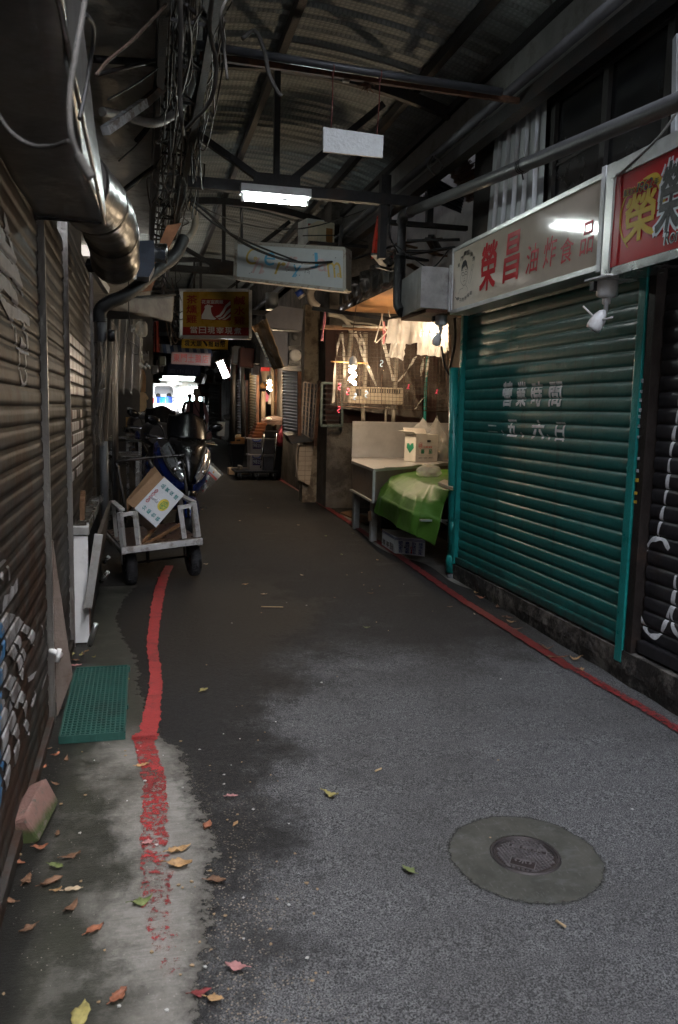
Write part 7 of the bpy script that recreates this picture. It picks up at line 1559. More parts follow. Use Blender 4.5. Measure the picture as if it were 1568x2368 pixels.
g = MB(); p, q = Yp(*z6(300, 1750), Yt), Yp(*z6(545, 1700), Yt); g.box(p.x+.02, q.x, Yt+.05, Yt+.5, p.z-.09, p.z+.02, .01); tag(g.build('black_tray', mBlkP), 'wide black tray on top of the trolley load', 'tray')
p = Yp(*z6(430, 1640), Yt); blob_bag('plastic_sack', 'crumpled translucent sack lying over the black tray', p+V((0, .2, .02)), .24, .16, .09, plastic_sheet('brownish_sack', (.42, .30, .25), .55, .3), 15, knot=False)
p = Yp(*z6(355, 1612), Yt); blob_bag('plastic_sack', 'small bright white sack on the trays of the trolley', p+V((0, .1, 0)), .07, .06, .045, mat('bright_white_sack', (.7, .62, .55), .5), 16, knot=False)
p = Yp(*z6(510, 1820), Yt+.1); blob_bag('net_bag', 'red net bag hanging at the right of the trolley', p, .14, .08, .2, mat('red_net', (.30, .035, .06), .6, var=.5, scale=60), 18)
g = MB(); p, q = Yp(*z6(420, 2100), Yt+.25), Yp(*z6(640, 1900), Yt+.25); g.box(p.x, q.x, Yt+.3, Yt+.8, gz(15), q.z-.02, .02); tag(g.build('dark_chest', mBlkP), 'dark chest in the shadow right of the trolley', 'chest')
g = MB(); p, q = Yp(*z6(-140, 2040), Yt), Yp(*z6(135, 2060), Yt); g.box(p.x+.35, a.x+.08, Yt+.2, Yt+.55, zt+.002, zt+.07, .008); tag(g.build('pale_tray', mat('pale_wood_tray', (.42, .34, .26), .6)), 'pale flat tray at the left end of the trolley', 'tray')
g = MB(); g.box(a.x-.05, a.x+.35, Yt+.9, Yt+1.15, gz(15.4)+.003, gz(15.4)+.13, .01); tag(g.build('foam_slab', mat('cream_foam', (.45, .34, .25), .7)), 'cream slab on the ground behind the trolley wheels', 'slab')
t = thing('black_bin', 'black bin carrying an orange box left of the trolley', 'bin', Yp(547, 1055, 16.5))
p, q = Yp(534, 1060, 16.5), Yp(566, 1030, 16.5)
g = MB(); g.loft([[V((p.x+i_*.04, 16.5+i_*.04, z)), V((q.x-i_*.04, 16.5+i_*.04, z)), V((q.x-i_*.04, 17.0, z)), V((p.x+i_*.04, 17.0, z))] for z, i_ in ((gz(16.5), 1), (q.z, 0))], True, True, False); g.build('tub', mBlkP, t)
g = MB(); g.box(p.x-.02, q.x+.02, 16.48, 17.02, q.z, q.z+.03, .008); g.build('rim', mBlkP, t)
t = thing('cardboard_box', 'open orange brown box with packets on the black bin', 'box', Yp(549, 1030, 16.55))
p, q = Yp(537, 1029, 16.55), Yp(566, 1014, 16.55)
g = MB(); g.box(p.x, q.x, 16.55, 16.9, p.z+.02, q.z+.02); g.build('box', mat('orange_card', (.42, .19, .06), .7), t)
g = MB(); g.box(p.x+.09, q.x-.09, 16.546, 16.5499, p.z+.09, p.z+.12); g.build('hand_hole', mBlk, t)
for i, (x, r_, m) in enumerate(((543, .05, mTofu), (553, .08, mat('straw_bag', (.50, .33, .15), .5)), (562, .05, mTofu))):
    g = MB(); g.ball(Yp(x, 1012, 16.7)+V((0, 0, .0)), r_, 1.2, 1, 1, 12, 8); g.build('packet', m, t)
cfl('hanging_bulb', 'bright warm bulb glowing in the far stall by the hanging packets', Yp(623, 880, 14.45), 1.5, None, [Yp(624, 848, 14.45)])
p = Yp(614, 870, 15.6); t = thing('snack_bag', 'hanging bag of noodles with a bright red header in the far stall', 'bag', p)
g = MB(); g.box(p.x-.09, p.x+.09, 15.59, 15.62, Yp(614, 858, 15.6).z, Yp(614, 849, 15.6).z, .004); g.build('header', mat('bright_red_card', (.6, .02, .02), .4), t)
g = MB(); g.grid(lambda u, v: Yp(603+22*u-4*v*(1-2*u)*-1, 858+24*v, 15.6)+V((0, -.04*math.sin(u*PI), 0)), 8, 8); g.build('film', plastic_sheet('straw_film', (.55, .40, .25), .6, .2), t)
for i, (x, y, w_, h_, m, lab) in enumerate(((607, 893, 13, 14, mat('brown_snack', (.24, .13, .05), .4, var=.4, scale=40), 'left brown snack bag below the red header'), (620, 892, 14, 15, mat('brown_snack', (.2, .1, .05), .4), 'right brown snack bag below the red header'), (613, 920, 17, 24, mat('pink_towel', (.55, .16, .24), .8), 'pink cloth bag hanging under the far bulb'), (626, 925, 14, 26, mat('white_carrier', (.62, .58, .52), .6), 'white carrier bag hanging right of the pink one'), (648, 935, 13, 30, mat('red_carrier', (.42, .02, .03), .5), 'red carrier bag hanging right of the far bulb'))):
    p = Yp(x, y, 15.45); k_ = 15.45/1856; blob_bag('hanging_bag', lab, p, w_*k_*.55, .05, h_*k_*.5, m, 20+i)
for P, r_, m, lab in (([(609, 905), (608, 1000)], .06, mat('lit_post', (.22, .16, .11), .5), 'upright post below the hanging snack bags'), ([(630, 850), (631, 985)], .045, mat('lit_post2', (.33, .25, .17), .45), 'slim pale post beside the far bulb'), ([(643, 850), (642, 990)], .08, mRust, 'thick brown post right of the far bulb'), ([(596, 905), (593, 1005)], .05, mat('orange_post', (.28, .10, .03), .5), 'orange brown post left of the far stall'), ([(560, 800), (562, 1010)], .05, mSt, 'dark post near the ochre shutter'), ([(540, 800), (538, 1020)], .06, mSt, 'dark pipe on the right wall far down the alley')):
    g = MB(); g.tube([Yp(x, y, 15.3 if r_ != .06 else 15.1) for x, y in P], r_*.8, 10); tag(g.build('post', m), lab, 'post')
g = MB(); p, q = Yp(559, 900, 19), Yp(565, 940, 19); g.box(p.x, p.x+.08, 19, 19.03, q.z, p.z+.35); tag(g.build('red_strip', mat('red_paper', (.40, .015, .02), .5)), 'narrow red paper strip on a post far down the right side', 'paper strip')
for (x0, y0, x1, y1, Y, m, lab) in ((555, 805, 588, 848, 12.5, mat('dull_red_box', (.16, .045, .03), .5, stain=(.05, .02, .02), samt=.4), 'dull red metal box high on the right wall left of the awning'), (590, 795, 603, 840, 12.4, mSt, 'dark vent box between the red box and the folded awning'), (540, 800, 556, 840, 13, mWht, 'pale grey box at the upper left of the dull red box'), (586, 846, 600, 866, 13.5, mat('pale_lilac', (.36, .36, .44), .5), 'pale lilac box under the folded awning'), (503, 975, 520, 1008, 22, mAl, 'bright steel plate leaning low by the far shutters')):
    p, q = Yp(x0, y1, Y), Yp(x1, y0, Y); g = MB(); m_ = Matrix.Translation(((p.x+q.x)/2, Y+.15, (p.z+q.z)/2)) @ Matrix.Rotation(R(-22 if Y == 16 else 3), 4, 'Y'); g.box(-(q.x-p.x)/2, (q.x-p.x)/2, -.15, .15, -(q.z-p.z)/2, (q.z-p.z)/2, .012, m_); tag(g.build('wall_box', m), lab, 'box')
t = thing('tube_lamp', 'tilted white lamp cover high on the right past the banners, its glow added', 'lamp', Yp(517, 855, 16))
c_ = Yp(517, 854, 16); m_ = Matrix.Translation(c_) @ Matrix.Rotation(R(-24), 4, 'Y')
g = MB(); g.box(-.085, .085, -.03, .15, .172, .2, .006, m_); g.build('housing', mWht, t)
g = MB(); g.box(-.06, .06, -.0, .1, -.17, .17, .01, m_); g.build('diffuser', lamp_mat('added_cover_glow', (1, .95, .9), 3), t)  # glow added to the white cover to light the walking woman
t = thing('bottle', 'white spray can with a blue label lying on the eave ledge', 'can', Yp(672, 705, 10.6))
g = MB(); d0, d1 = Yp(*zb6(660, 150), 10.6), Yp(*zb6(725, 250), 10.6); g.tube([d0, d1], .052, 14); g.build('can', mat('cream_can', (.48, .45, .40), .4), t)
g = MB(); g.tube([d0.lerp(d1, .2), d0.lerp(d1, .75)], .0535, 14); g.build('label', mat('blue_can_label', (.03, .08, .40), .4), t)
g = MB(); g.tube(smooth_pts([Yp(*zb6(835, 150), 10.4), Yp(*zb6(812, 200), 10.4), Yp(*zb6(830, 290), 10.4), Yp(*zb6(900, 360), 10.4)], 5), .05, 12); tag(g.build('bent_pipe', mat('cream_pipe', (.46, .40, .34), .5)), 'bent cream pipe under the right end of the white lettered sign', 'pipe')
g = MB(); g.tube([Yp(*zb6(385, 200), 11.6), Yp(*zb6(385, 390), 11.6)], .09, 14); tag(g.build('round_duct', mGal), 'grey round duct above the meter cabinet', 'duct')
g = MB(); P = [Yp(868, 555, 8.2), Yp(878, 495, 8.2), Yp(890, 505, 8.2), Yp(893, 560, 8.2), Yp(880, 590, 8.2), Yp(864, 595, 8.2)]; g.prism(P, (0, .1, 0)); o = tag(g.build('red_bundle', mat('red_plastic_bundle', (.65, .04, .02), .3, var=.35, scale=12, stain=(.12, .02, .01), samt=.3)), 'bright red plastic bundle hanging under the right eave', 'bundle')
for k in range(16):
    rr = random.Random(50+k); a = Yp(rr.uniform(860, 1000), rr.uniform(540, 620), rr.uniform(7.4, 8.6)); b = a+V((rr.uniform(.1, .5), rr.uniform(-.3, .6), rr.uniform(-.06, .06)))
    g = MB(); g.bar(a, b, rr.uniform(.03, .07), .02); tag(g.build('timber_scrap', mSt if k % 3 else mWood), 'sooty timber scrap in the pile over the stall canopy', 'timber', 'timber scraps over the canopy')
g = MB()
for x in (2.2, 2.62): g.box(x-.03, x+.03, 7.3, 7.36, 3.36, 3.75)
g.box(2.2, 3.0, 7.3, 7.36, 3.32, 3.3595); tag(g.build('support_frame', mSt), 'dark support frame under the right eave beam', 'frame')
# ================================================================ left side stalls further in
def zl8(x, y): return ((x/3.6425+400)*.578, (y/3.6425+1150)*.578)
t = thing('stall_cabinet', 'cream two door cabinet of the left stall behind the scooters', 'cabinet', Yp(*zl8(680, 2150), 13))
p, q = Yp(*zl8(575, 2150), 13), Yp(*zl8(800, 1820), 13)
g = MB(); g.box(p.x, q.x, 13.02, 13.6, gz(13)+.12, q.z-.05, .01); g.build('body', mSS, t)
for x0, x1 in ((580, 655), (668, 785)):
    u, v = Yp(*zl8(x0, 2140), 13), Yp(*zl8(x1, 1872), 13); g = MB(); g.box(u.x, v.x, 12.99, 13.018, u.z, v.z, .008); g.build('door', mat('cream_door', (.55, .46, .36), .4, var=.05), t)
g = MB(); g.box(p.x-.02, q.x+.02, 12.95, 13.65, q.z-.05, q.z, .006); g.build('top', mSS, t)
t = thing('display_case', 'arched glass display case with a steel band on the left stall', 'display case', Yp(*zl8(470, 2100), 12.4))
P = [Yp(*zl8(*q), 12.4) for q in ((395, 1760), (440, 1765), (490, 1790), (530, 1840), (555, 1920), (565, 2010), (555, 2110))]; P = smooth_pts(P, 4)
g = MB(); g.loft([[a, a+V((0, .7, 0))] for a in P], False, False); g.build('glass', plastic_sheet('case_glass', (.6, .5, .35), .25, .05), t, thick=.006)
g = MB()
for a, b in zip(P, P[1:]): g.bar(a, b, .03, .035, up=(0, 1, 0))
g.build('steel_band', mSS, t)
g = MB(); a, b = Yp(*zl8(380, 2120), 12.4), Yp(*zl8(570, 2140), 12.4); g.box(a.x, b.x, 12.35, 13.1, b.z-.05, b.z, .006); g.build('base', mSS, t)
g = MB(); c_ = Yp(*zl8(430, 2090), 12.7); g.lathe([(.0, 0), (.09, 0), (.11, .08), (.115, .085)], c_-V((0, 0, .02)), 'Z', 18); g.build('steel_pan', mSS, t)
g = MB(); a, b = Yp(*zl8(380, 2090), 13.0), Yp(*zl8(535, 1890), 13.0); g.box(a.x, b.x, 13.0, 13.02, a.z, b.z); g.build('back_board', mat('ochre_board', (.42, .30, .14), .6, var=.3, scale=8), t)
for i, (q, w_, lab, m) in enumerate((([(395, 2190), (575, 2150), (575, 2190), (395, 2230)], .5, 'upper steel shelf below the display case', mSS), ([(395, 2300), (570, 2250), (620, 2330), (395, 2360)], .6, 'lower steel shelf of the left stall frame', mSS))):
    P = [Yp(*zl8(*p), 12.0+.0) for p in q]; g = MB(); g.prism([P[0], P[1], P[1]+V((0, w_, 0)), P[0]+V((0, w_, 0))], (0, 0, -.035)); tag(g.build('steel_shelf', m), lab, 'shelf')
for x in (400, 575): g = MB(); g.bar(Yp(*zl8(x, 2130), 12.0), V((Yp(*zl8(x, 2130), 12.0).x, 12.0, gz(12))), .035); tag(g.build('shelf_post', mSS), 'steel shelf post at the ' + ('left' if x == 400 else 'right')+' of the left stall frame', 'post')
g = MB(); g.bar(Yp(*zl8(575, 2030), 11.8), Yp(*zl8(720, 2440), 11.4), .05, .03); tag(g.build('wooden_plank', mat('red_brown_plank', (.16, .07, .04), .6, var=.3)), 'red brown plank leaning beside the left stall frame', 'plank')
t = thing('counter_table', 'low metal counter on the left between the pipe and the scooters', 'counter', Yp(290, 1100, 9.5))
for i, (x0, y0, x1, y1, Y) in enumerate(((300, 1013, 330, 1040, 10.4), (285, 1052, 325, 1090, 9.2))):
    p, q = Yp(x0, y0, Y), Yp(x1, y1, Y); g = MB(); g.prism([V((-.42, Y, p.z)), V((q.x, Y-.1, p.z-.02)), V((q.x, Y+.8, p.z)), V((-.42, Y+.8, p.z))], (0, 0, -.03)); g.build('shelf', mSS, t)
    g = MB(); g.bar((q.x-.03, Y-.08, p.z-.05), (q.x-.03, Y-.08, gz(Y)), .04); g.bar((-.38, Y, p.z-.05), (-.38, Y, gz(Y)), .04); g.build('leg', mSS, t)
g = MB(); g.grid(lambda u, v: V((-.30+.03*math.sin(u*3), 8.45+1.4*u, gz(9)+.25+2.0*v)), 3, 60); o = g.build('metal_wall_sheet', mSt, None, thick=.01); tag(o, 'dark metal panel on the left wall behind the plastic curtain', 'panel')
p = Yp(*zl8(640, 1660), 13.4)
g = MB(); P = [zl8(*q) for q in ((585, 1530), (625, 1520), (665, 1535), (712, 1612), (692, 1640), (678, 1625), (682, 1765), (640, 1800), (582, 1812))]
g.prism([Yp(*q, 13.4) for q in P], (0, .05, 0)); tag(g.build('hanging_shirt', mat('cream_shirt', (.52, .40, .26), .85, var=.1, scale=14)), 'cream short sleeved shirt hanging over the cabinet of the left stall', 'shirt')
g = MB(); g.prism([Yp(*zl8(*q), 13.5) for q in ((600, 1190), (640, 1180), (672, 1300), (668, 1520), (600, 1530))], (0, .03, 0)); tag(g.build('hanging_cloth', mat('tan_cloth', (.30, .19, .11), .85, var=.2)), 'tan brown cloth hanging above the cream shirt', 'cloth')
g = MB(); g.grid(lambda u, v: Yp(*zl8(790+60*u+30*v*(u-.2), 490+(450 if u < .9 else 440)*v), 11.5)+V((0, .03*math.sin(u*9), 0)), 10, 12); tag(g.build('red_banner', mat('dark_red_banner', (.17, .022, .015), .6, var=.3, scale=9, stain=(.28, .15, .02), samt=.15, sscale=22), thick=.004), 'dark red pleated cloth with gold specks hanging on the left', 'banner')
t = thing('round_lamp', 'unlit clear glass wall lamp at the right edge of the plastic curtain', 'lamp', Yp(*zl8(620, 610), 9.4))
g = MB(); c_ = Yp(*zl8(612, 605), 9.4); g.lathe([(.0, .0), (.05, 0), (.085, .03), (.085, .11), (.06, .13), (0, .135)], c_-V((.07, 0, 0)), 'X', 20); g.build('glass', plastic_sheet('lamp_glass', (.62, .6, .56), .5, .05), t)
g = MB(); g.tube([c_-V((.12, 0, 0)), c_-V((.06, 0, 0))], .04, 12); g.build('base', mSS, t)
for i in range(7):
    x = 600+16*i; g = MB(); a, b = Yp(*zl8(x+10, 930+20*(i % 3)), 12.2), Yp(*zl8(x-5+4*i, 1120+18*(i % 4)), 12.2); g.tube([a, b], .008, 6); g.ball(b, .03, 1, .3, 1.3, 10, 6); tag(g.build('ladle', mSS), 'long handled steel utensil in the row hanging on the left', 'utensil', 'utensils hanging on the left')
for (x0, y0, x1, y1, Y, m, lab) in ((860, 1000, 960, 1130, 15, mat('grey_green_box', (.10, .12, .11), .5), 'grey green box hanging left of the pink shop board'), (750, 1135, 852, 1245, 14, mat('slate_box', (.12, .13, .15), .4), 'slate grey box above the left stall at the alley exit')):
    p, q = Yp(*zl8(x0, y1), Y), Yp(*zl8(x1, y0), Y); g = MB(); g.box(p.x, q.x, Y, Y+.4, p.z, q.z, .02); tag(g.build('hanging_box', m), lab, 'box')
for i in range(14):                                              # loose wires left of the chicken sign
    rr = random.Random(80+i); a = Yp(rr.uniform(372, 402), rr.uniform(640, 720), 11+rr.uniform(-1, 1)); b = Yp(rr.uniform(395, 425), rr.uniform(700, 800), 11.5)
    cable(sag(a, b, rr.uniform(-.1, .3), 7), .007, mCab[rr.choice([0, 0, 2])], 'loose wire hanging left of the chicken shop sign', 2, 'loose wires left of the chicken sign')
g = MB(); g.tube(smooth_pts([Yp(432, 460, 8.5), Yp(446, 480, 8.6), Yp(452, 515, 8.7), Yp(440, 545, 8.8), Yp(415, 560, 8.6), Yp(385, 570, 8.2), Yp(362, 572, 7.6)], 6), .035, 12); tag(g.build('pale_conduit', mat('pale_conduit', (.36, .34, .30), .6, stain=(.2, .16, .12), samt=.3)), 'pale thick conduit curving from the cable bundle to the extractor fan', 'pipe')
# ================================================================ ground objects
# manhole
t = thing('manhole_cover', 'small round iron manhole cover with diamond tread in a smooth concrete ring', 'manhole cover', (1.30, 2.40, gz(2.4)))
c0 = V((1.300, 2.398, gz(2.398)))
g = MB(); n = 96; r1 = []; eL = g.bm.verts.layers.float.new('edge')
for ring_ in (0, 1, 2):
    row = []
    for k in range(n):
        a = 2*PI*k/n; rr = (.124, .240, .288+.010*noise.noise(V((math.cos(a)*4, math.sin(a)*4, 2))))[ring_]
        x, y = c0.x+rr*math.cos(a), c0.y+rr*math.sin(a); vv = g.bm.verts.new((x, y, gz(y)+(.010, .008, .003)[ring_])); vv[eL] = (0, .8, 1)[ring_]; row.append(vv)
    r1.append(row)
for p, q in zip(r1, r1[1:]):
    for k in range(n): g.bm.faces.new((p[k], p[(k+1) % n], q[(k+1) % n], q[k]))
s = Sh('smooth_dark_concrete'); v = s.noise(7, 7, .65); cc = s.mix(s.ramp(v, .3, .7), (.030, .031, .024), (.062, .061, .050)); cc = s.mix(s.math('MULTIPLY', s.ramp(s.noise(30, 6, .7, (3, 1, 1)), .55, .7), .35), cc, (.15, .155, .15)); s.bump(s.noise(160, 3), .15, .004)
at = nd(s.nt, 'ShaderNodeAttribute', attribute_name='edge'); rag = s.math('MULTIPLY', s.math('SUBTRACT', s.noise(26, 8, .75), .5), .22); s.put(s.b, 'Alpha', s.ramp(s.math('ADD', at.outputs['Fac'], rag), .96, .88)); cc = s.mix(s.math('MULTIPLY', s.ramp(s.noise(9, 8, .7, (1, 2.5, 1)), .5, .66), .4), cc, (.10, .105, .10))
tag(g.build('concrete_ring', s.done(cc, .8), t))
mIron = mat('cast_iron', (.20, .185, .19), .5, .6, var=.2, scale=22, stain=(.035, .022, .018), samt=.3, bump=.2)
g = MB(); g.lathe([(.0, .003), (.1105, .003)], c0, 'Z', 48); g.build('plate', mat('iron_recess', (.035, .026, .025), .6, .4), t)
g = MB(); g.lathe([(.1125, .002), (.113, .012), (.121, .0125), (.1235, .002)], c0, 'Z', 48); g.lathe([(.105, .003), (.106, .009), (.1095, .009), (.110, .003)], c0, 'Z', 48); g.build('rim', mat('iron_rim', (.055, .048, .048), .55, .5), t)
pf_ = lambda u, v, l=.009: V((c0.x+u, c0.y+v, c0.z+.021*v+l))
TX = V((Gp(1262, 1968).x-Gp(1187, 1950).x, Gp(1262, 1968).y-Gp(1187, 1950).y)); th = math.atan2(TX.y, TX.x)
def rot(u, v): return u*math.cos(th)-v*math.sin(th), u*math.sin(th)+v*math.cos(th)
g = MB(); st_ = .0160
for i in range(-8, 9):
    for j in range(-12, 13):
        u, v = i*st_+(st_/2 if j % 2 else 0), j*st_*.62
        if math.hypot(u, v) > .098 or (abs(u) < .072 and .028 < v < .063) or (abs(u) < .048 and -.080 < v < -.026): continue
        P = [rot(u+a*.0074, v+b*.0042) for a, b in ((-1, 0), (0, -1), (1, 0), (0, 1))]; A_ = [g.bm.verts.new(pf_(*p, .003)) for p in P]; P2 = [rot(u+a*.0058, v+b*.0031) for a, b in ((-1, 0), (0, -1), (1, 0), (0, 1))]; B_ = [g.bm.verts.new(pf_(*p, .0095)) for p in P2]
        g.bm.faces.new(B_)
        for k in range(4): g.bm.faces.new((A_[k], A_[(k+1) % 4], B_[(k+1) % 4], B_[k]))
tread = g.build('tread', mIron, t); tread['kind'] = 'stuff'
for (u0, u1, v0, v1) in ((-.067, .067, .031, .060), (-.043, .043, -.076, -.029)):
    g = MB(); ps = [rot(u0, v0), rot(u1, v0), rot(u1, v1), rot(u0, v1)]
    for a, b in zip(ps, ps[1:]+ps[:1]): g.bar(pf_(*a, .006), pf_(*b, .006), .003, .006)
    g.build('name_frame', mIron, t)
    g = MB(); ff = lambda u, v: pf_(*rot(u, v), .008)
    if v0 > 0: put_text(g, '自來水', ff, -.054, .054, .035, .055, .03)
    else:
        for s_ in (-1, 1): stroke(g, ff, [(s_*.004, -.032), (s_*.008, -.042), (s_*.012, -.052)], .005); stroke(g, ff, [(s_*.006, -.034), (s_*.022, -.034), (s_*.027, -.042), (s_*.022, -.05)], .007)
        stroke(g, ff, [(0, -.03), (0, -.056)], .005)
    g.build('lettering', mIron, t)
# plastic floor mat
x0, x1, y0, y1 = -.375, -.093, 3.615, 4.535; zf = lambda y: gz(y)+.009
t = thing('plastic_mat', 'dark green plastic grid mat lying on the concrete by the left shutters', 'floor mat', ((x0+x1)/2, (y0+y1)/2, zf(4)))
mMat = mat('green_plastic_mat', (.020, .075, .062), .45, var=.15, scale=9, stain=(.018, .03, .026), samt=.35, bump=.08)
g = MB(); nx, ny = 13, 31
for i in range(nx+1): x = x0+(x1-x0)*i/nx; g.bar((x, y0, zf(y0)+.022), (x, y1, zf(y1)+.022), .006, .018)
g.build('long_bars', mMat, t)
g = MB()
for j in range(ny+1): y = y0+(y1-y0)*j/ny; g.bar((x0, y, zf(y)+.025), (x1, y, zf(y)+.025), .007, .014)
g.build('cross_bars', mMat, t)
g = MB(); e_ = .012
for (a, b) in (((x0, y0), (x1, y0)), ((x1, y0), (x1, y1)), ((x1, y1), (x0, y1)), ((x0, y1), (x0, y0))): g.bar((a[0], a[1], zf(a[1])+.018), (b[0], b[1], zf(b[1])+.018), .009, .036)
for k in range(3): g.box(x0+.03+.1*k, x0+.06+.1*k, y0-.006, y0+.004, zf(y0), zf(y0)+.035, .003)
g.box(x1, x1+.012, y0+.35, y0+.38, zf(4), zf(4)+.02); g.box(x1, x1+.012, y1-.02, y1+.01, zf(y1), zf(y1)+.03); g.build('rim', mMat, t)
# brick
s = Sh('mossy_brick'); cc = s.mix(s.ramp(s.math('ADD', s.z, s.math('MULTIPLY', s.noise(20, 5), .05)), .165, .125), (.22, .125, .105), (.055, .075, .022)); cc = s.mix(s.ramp(s.noise(35, 6, .7), .52, .68), cc, (.13, .11, .09)); s.bump(s.noise(60, 5), .5, .01); mBr = s.done(cc, .9)
g = MB(); m = Matrix.Translation((-.395, 2.93, gz(2.9)+.062)) @ Euler((R(8), R(-24), R(-14))).to_matrix().to_4x4(); g.box(-.038, .038, -.125, .115, -.055, .055, .012, m)
for v in g.bm.verts: v.co += .006*V((noise.noise(v.co*18), noise.noise(v.co*18+V((4, 0, 0))), noise.noise(v.co*18+V((0, 4, 0)))))
tag(g.build('brick', mBr), 'pink mossy brick leaning against the nearest left shutter', 'brick')
# fallen leaves
def leafcol(n, c): return mat('leaf_'+n, c, .6, var=.25, scale=30, stain=tuple(q*.45 for q in c), samt=.3, sscale=25, bump=.2, bscale=80)
LC = {'tan': (.36, .22, .10), 'orange': (.25, .095, .05), 'brown': (.15, .08, .045), 'yellow': (.30, .26, .09), 'green': (.13, .16, .055), 'pink': (.42, .20, .19), 'red': (.18, .03, .03), 'pale': (.46, .36, .24)}
def leaf(p, size, ang, c, lab, group, curl=.25, wid=.5, seed=0):
    rr = random.Random(seed*7+3); g = MB(); ca, sa = math.cos(ang), math.sin(ang); n = 10; rows = []
    jag = [rr.uniform(.7, 1.12) for _ in range(n+1)]; rr0, rr1 = rr.uniform(.2, 1.8), rr.uniform(.3, 2.2)
    for i in range(n+1):
        u = i/n; w = wid*size*.5*math.sin(PI*min(1, u*1.02+.0))**.75*(1.12-.35*u)*jag[i]; row = []
        for j in (-1, -.5, 0, .5, 1):
            x, y = (u-.5)*size, j*w; z = .003+size*curl*((u-.5)**2*1.6*rr0+.34*abs(j)*(w/size)*2*rr1)+.16*size*noise.noise(V((u*3.5, j*1.6, seed)))*abs(j)+.05*size*noise.noise(V((u*9, j*4, seed)))
            row.append(V((p.x+x*ca-y*sa, p.y+x*sa+y*ca, gz(p.y)+.010+max(z, 0))))
        rows.append(row)
    g.loft(rows, False, False)
    s0 = rows[0][2]; g.tube([s0, s0+V((-.22*size*ca, -.22*size*sa, .002))], .0012, 4)
    return tag(g.build('fallen_leaf', leafcol(c, LC[c]), None, thick=.0008), lab, 'leaf', group)
GR = 'fallen leaves on the near ground'
for i, (x, y, s_, c, ang, lab) in enumerate(((415, 1966, 44, 'tan', 20, 'large tan leaf, the upper of a pair beside the worn red paint'), (415, 2004, 46, 'tan', -10, 'large curled tan leaf, the lower of a pair beside the worn red paint'), (480, 1908, 32, 'orange', 70, 'rust orange leaf at the edge of the concrete strip'), (765, 1838, 32, 'yellow', -40, 'pale yellow green leaf alone on the dry asphalt'),
        (945, 2012, 32, 'green', 120, 'green leaf on the asphalt left of the manhole'), (545, 2238, 40, 'pink', 150, 'torn pink leaf on the gravelly asphalt edge'), (465, 2297, 36, 'red', 10, 'dark red leaf near the bottom of the concrete edge'), (497, 2310, 32, 'tan', -20, 'tan leaf touching the dark red one'), (275, 2306, 40, 'orange', 50, 'orange brown leaf low on the concrete strip'),
        (187, 2348, 60, 'yellow', 80, 'big yellow leaf at the bottom edge of the picture'), (170, 2057, 32, 'pale', 5, 'pale leaf on the damp concrete at the left'), (166, 2098, 34, 'brown', 60, 'brown torn leaf below the pale one'), (220, 2150, 36, 'orange', 40, 'wet red brown leaf in the middle of the concrete'), (500, 2036, 36, 'brown', -15, 'brown pink leaf on the asphalt edge below the tan pair'),
        (328, 2087, 40, 'green', 20, 'olive leaf lying on the worn red paint'), (344, 1949, 26, 'pink', 30, 'pink petal like scrap on the worn red paint'), (165, 1980, 34, 'brown', 25, 'brown leaf with a white scrap on the damp concrete'), (130, 2005, 28, 'green', -30, 'small bright green leaf on the damp concrete'), (472, 1596, 24, 'yellow', 50, 'yellow leaf on the wet asphalt right of the red line'),
        (537, 1842, 22, 'pink', 0, 'small pinkish leaf on the wet asphalt'), (545, 1905, 18, 'tan', 60, 'small tan leaf right of the rust orange one'), (120, 2042, 40, 'brown', 30, 'long dry brown leaf near the left shutter foot'), (30, 1995, 30, 'pale', 60, 'pale leaf below the mossy brick'), (62, 2035, 34, 'brown', 75, 'curled brown leaf at the foot of the shutter'), (330, 1770, 24, 'tan', 10, 'tan leaf on the concrete right below the solid red paint'),
        (200, 1562, 30, 'yellow', 20, 'yellow leaf in the gutter above the green mat'), (252, 1560, 30, 'green', 0, 'olive leaf in the gutter above the green mat'), (286, 1575, 28, 'yellow', 40, 'yellowish leaf on the far corner of the green mat'), (176, 1540, 20, 'pink', 0, 'pinkish scrap in the gutter near the white counter end'))):
    p = Gp(x, y, .01); k = (p-V((0, 0, H))).length/1841
    leaf(p, s_*k*1.15, R(ang), c, lab, GR, .3, .55, i)
r = random.Random(17)
for i in range(26):
    y = r.uniform(5, 12); x = r.uniform(.3, 2.4); p = V((x, y, gz(y))); leaf(p, r.uniform(.025, .05), r.uniform(0, 6.28), r.choice(['tan', 'brown', 'orange', 'pale', 'green']), 'small dry leaf scattered on the dark asphalt further in', 'small leaves further down the alley', .3, .5, 40+i)
for i, (x, y) in enumerate(((1112, 1385), (1150, 1405), (1170, 1428), (1180, 1440), (1195, 1455), (1265, 1500), (1275, 1520), (1330, 1525), (1345, 1548), (1545, 1612), (1100, 1372), (1300, 1520))):
    p = Gp(x, y, .01); leaf(p, r.uniform(.05, .085), r.uniform(0, 6.28), r.choice(['tan', 'brown', 'orange', 'pale']), 'dry leaf caught along the foot of the stained plinth', 'leaves along the right plinth', .5, .5, 80+i)
mBit = [mat('white_scrap', (.42, .42, .40), .6), mat('tan_scrap', (.30, .21, .12), .7), mat('green_scrap', (.22, .34, .22), .6), mat('pink_scrap', (.5, .22, .18), .6), mat('blue_scrap', (.05, .25, .45), .5)]
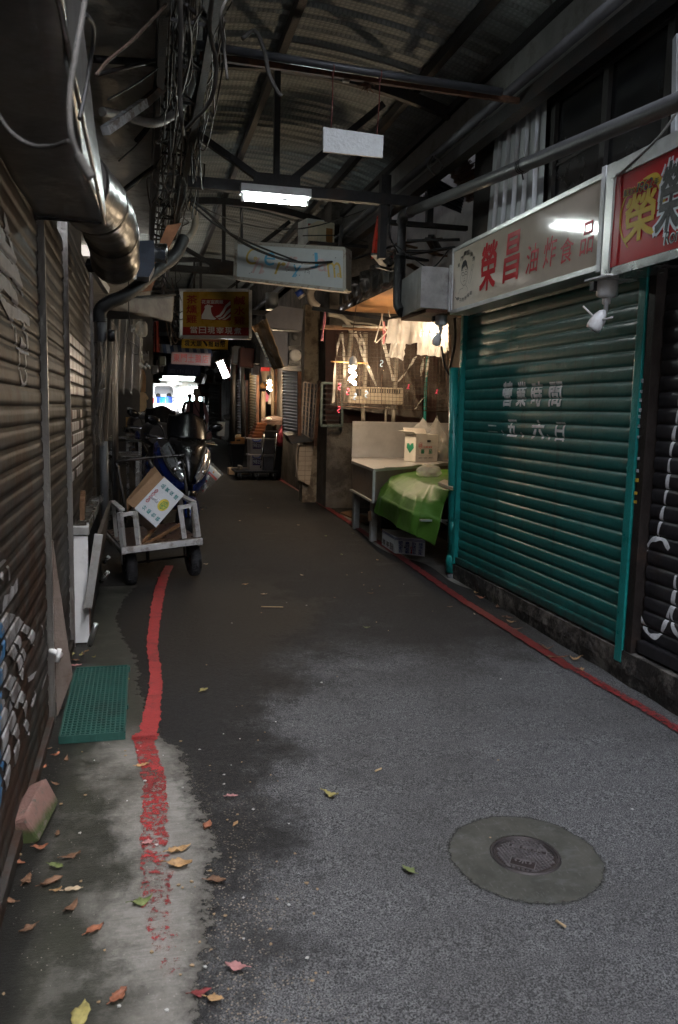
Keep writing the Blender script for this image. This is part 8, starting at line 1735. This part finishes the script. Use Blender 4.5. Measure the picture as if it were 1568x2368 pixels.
for i in range(95):
    if i < 48: x, y = r.uniform(.05, .55), r.uniform(1.9, 3.6)
    elif i < 70: x, y = r.uniform(-.42, .1), r.uniform(1.9, 3.6)
    else: x, y = r.uniform(.2, 2.3), r.uniform(2.4, 7)
    s_ = r.uniform(.003, .008)*(1 if i < 105 else 1.3); a = r.uniform(0, 6.28); g = MB()
    P = [V((x+s_*math.cos(a+k*1.25)*r.uniform(.5, 1.2), y+s_*math.sin(a+k*1.25)*r.uniform(.4, 1.1), gz(y)+.010)) for k in range(5)]
    try: g.prism(P, (0, 0, r.uniform(.001, .004)))
    except ValueError: continue
    tag(g.build('litter_scrap', mBit[r.choice([0, 1, 1])]), 'tiny scrap of litter or grit on the ground', 'litter', 'tiny scraps of litter on the ground')
for i, (a, b, lab) in enumerate((((604, 1402), (655, 1403), 'thin straw lying on the dark asphalt in the middle'), ((868, 1782), (882, 1776), 'short white stick on the dry asphalt'), ((1286, 2128), (1308, 2142), 'pale sliver below the manhole ring'))):
    g = MB(); g.tube([Gp(*a, .012), Gp(*b, .012)], .004, 5); tag(g.build('straw', mat('straw', (.45, .33, .18), .7)), lab, 'litter')

# hanging goods and boxes deep in the alley
rr = random.Random(77)
mFar = [mat('far_dark_cloth', (.06, .05, .045), .8, var=.3), mat('far_brown_cloth', (.16, .09, .05), .8, var=.3), mat('far_grey_plastic', (.18, .18, .185), .5, var=.3), mat('far_red_cloth', (.22, .03, .03), .7, var=.3), mat('far_cream_paper', (.36, .31, .24), .7, var=.2)]
for i in range(34):
    right = i % 3 != 0; y = rr.uniform(17.5, 33); x = (2.50 if y < 24 else 2.62)-rr.uniform(.06, .34) if right else .05+.012*(y-17)+rr.uniform(.18, .42)
    z = gz(y)+(rr.uniform(1.75, 2.7) if rr.random() < .7 else rr.uniform(.3, .9))
    if not right and z < gz(y)+1.2: z = gz(y)+2.1
    m = mFar[rr.choice([0, 0, 0, 1, 1, 2, 2, 3, 4])]; w_, h_ = rr.uniform(.07, .16), rr.uniform(.12, .3)
    if i % 2: blob_bag('hanging_bundle', 'dark bundle hanging along the wall deep in the alley', (x, y, z), w_, w_*.8, h_*.6, m, 200+i); bpy.data.objects[-1] if False else None
    else:
        g = MB(); mm = Matrix.Translation((x, y, z)) @ Euler((R(rr.uniform(-6, 6)), R(rr.uniform(-12, 12)), R(rr.uniform(-20, 20)))).to_matrix().to_4x4(); g.box(-w_, w_, -w_*.7, w_*.7, -h_*.6, h_*.6, .015, mm)
        tag(g.build('goods_box', m), 'box or crate fixed along the wall deep in the alley', 'box', 'boxes along the far alley walls')
for o in col.objects:
    if o.name.split('.')[0] == 'hanging_bundle': o['group'] = 'bundles hanging along the far alley walls'
for i in range(26):                                              # leaves blown against the foot of the left wall
    y = rr.uniform(2.2, 5.0); x = -.43+abs(rr.gauss(0, .07)); leaf(V((x, y, gz(y))), rr.uniform(.03, .06), rr.uniform(0, 6.28), rr.choice(['brown', 'brown', 'tan', 'orange', 'yellow']), 'dry leaf blown against the foot of the left shutters', 'leaves along the left shutters', .5, .5, 300+i)
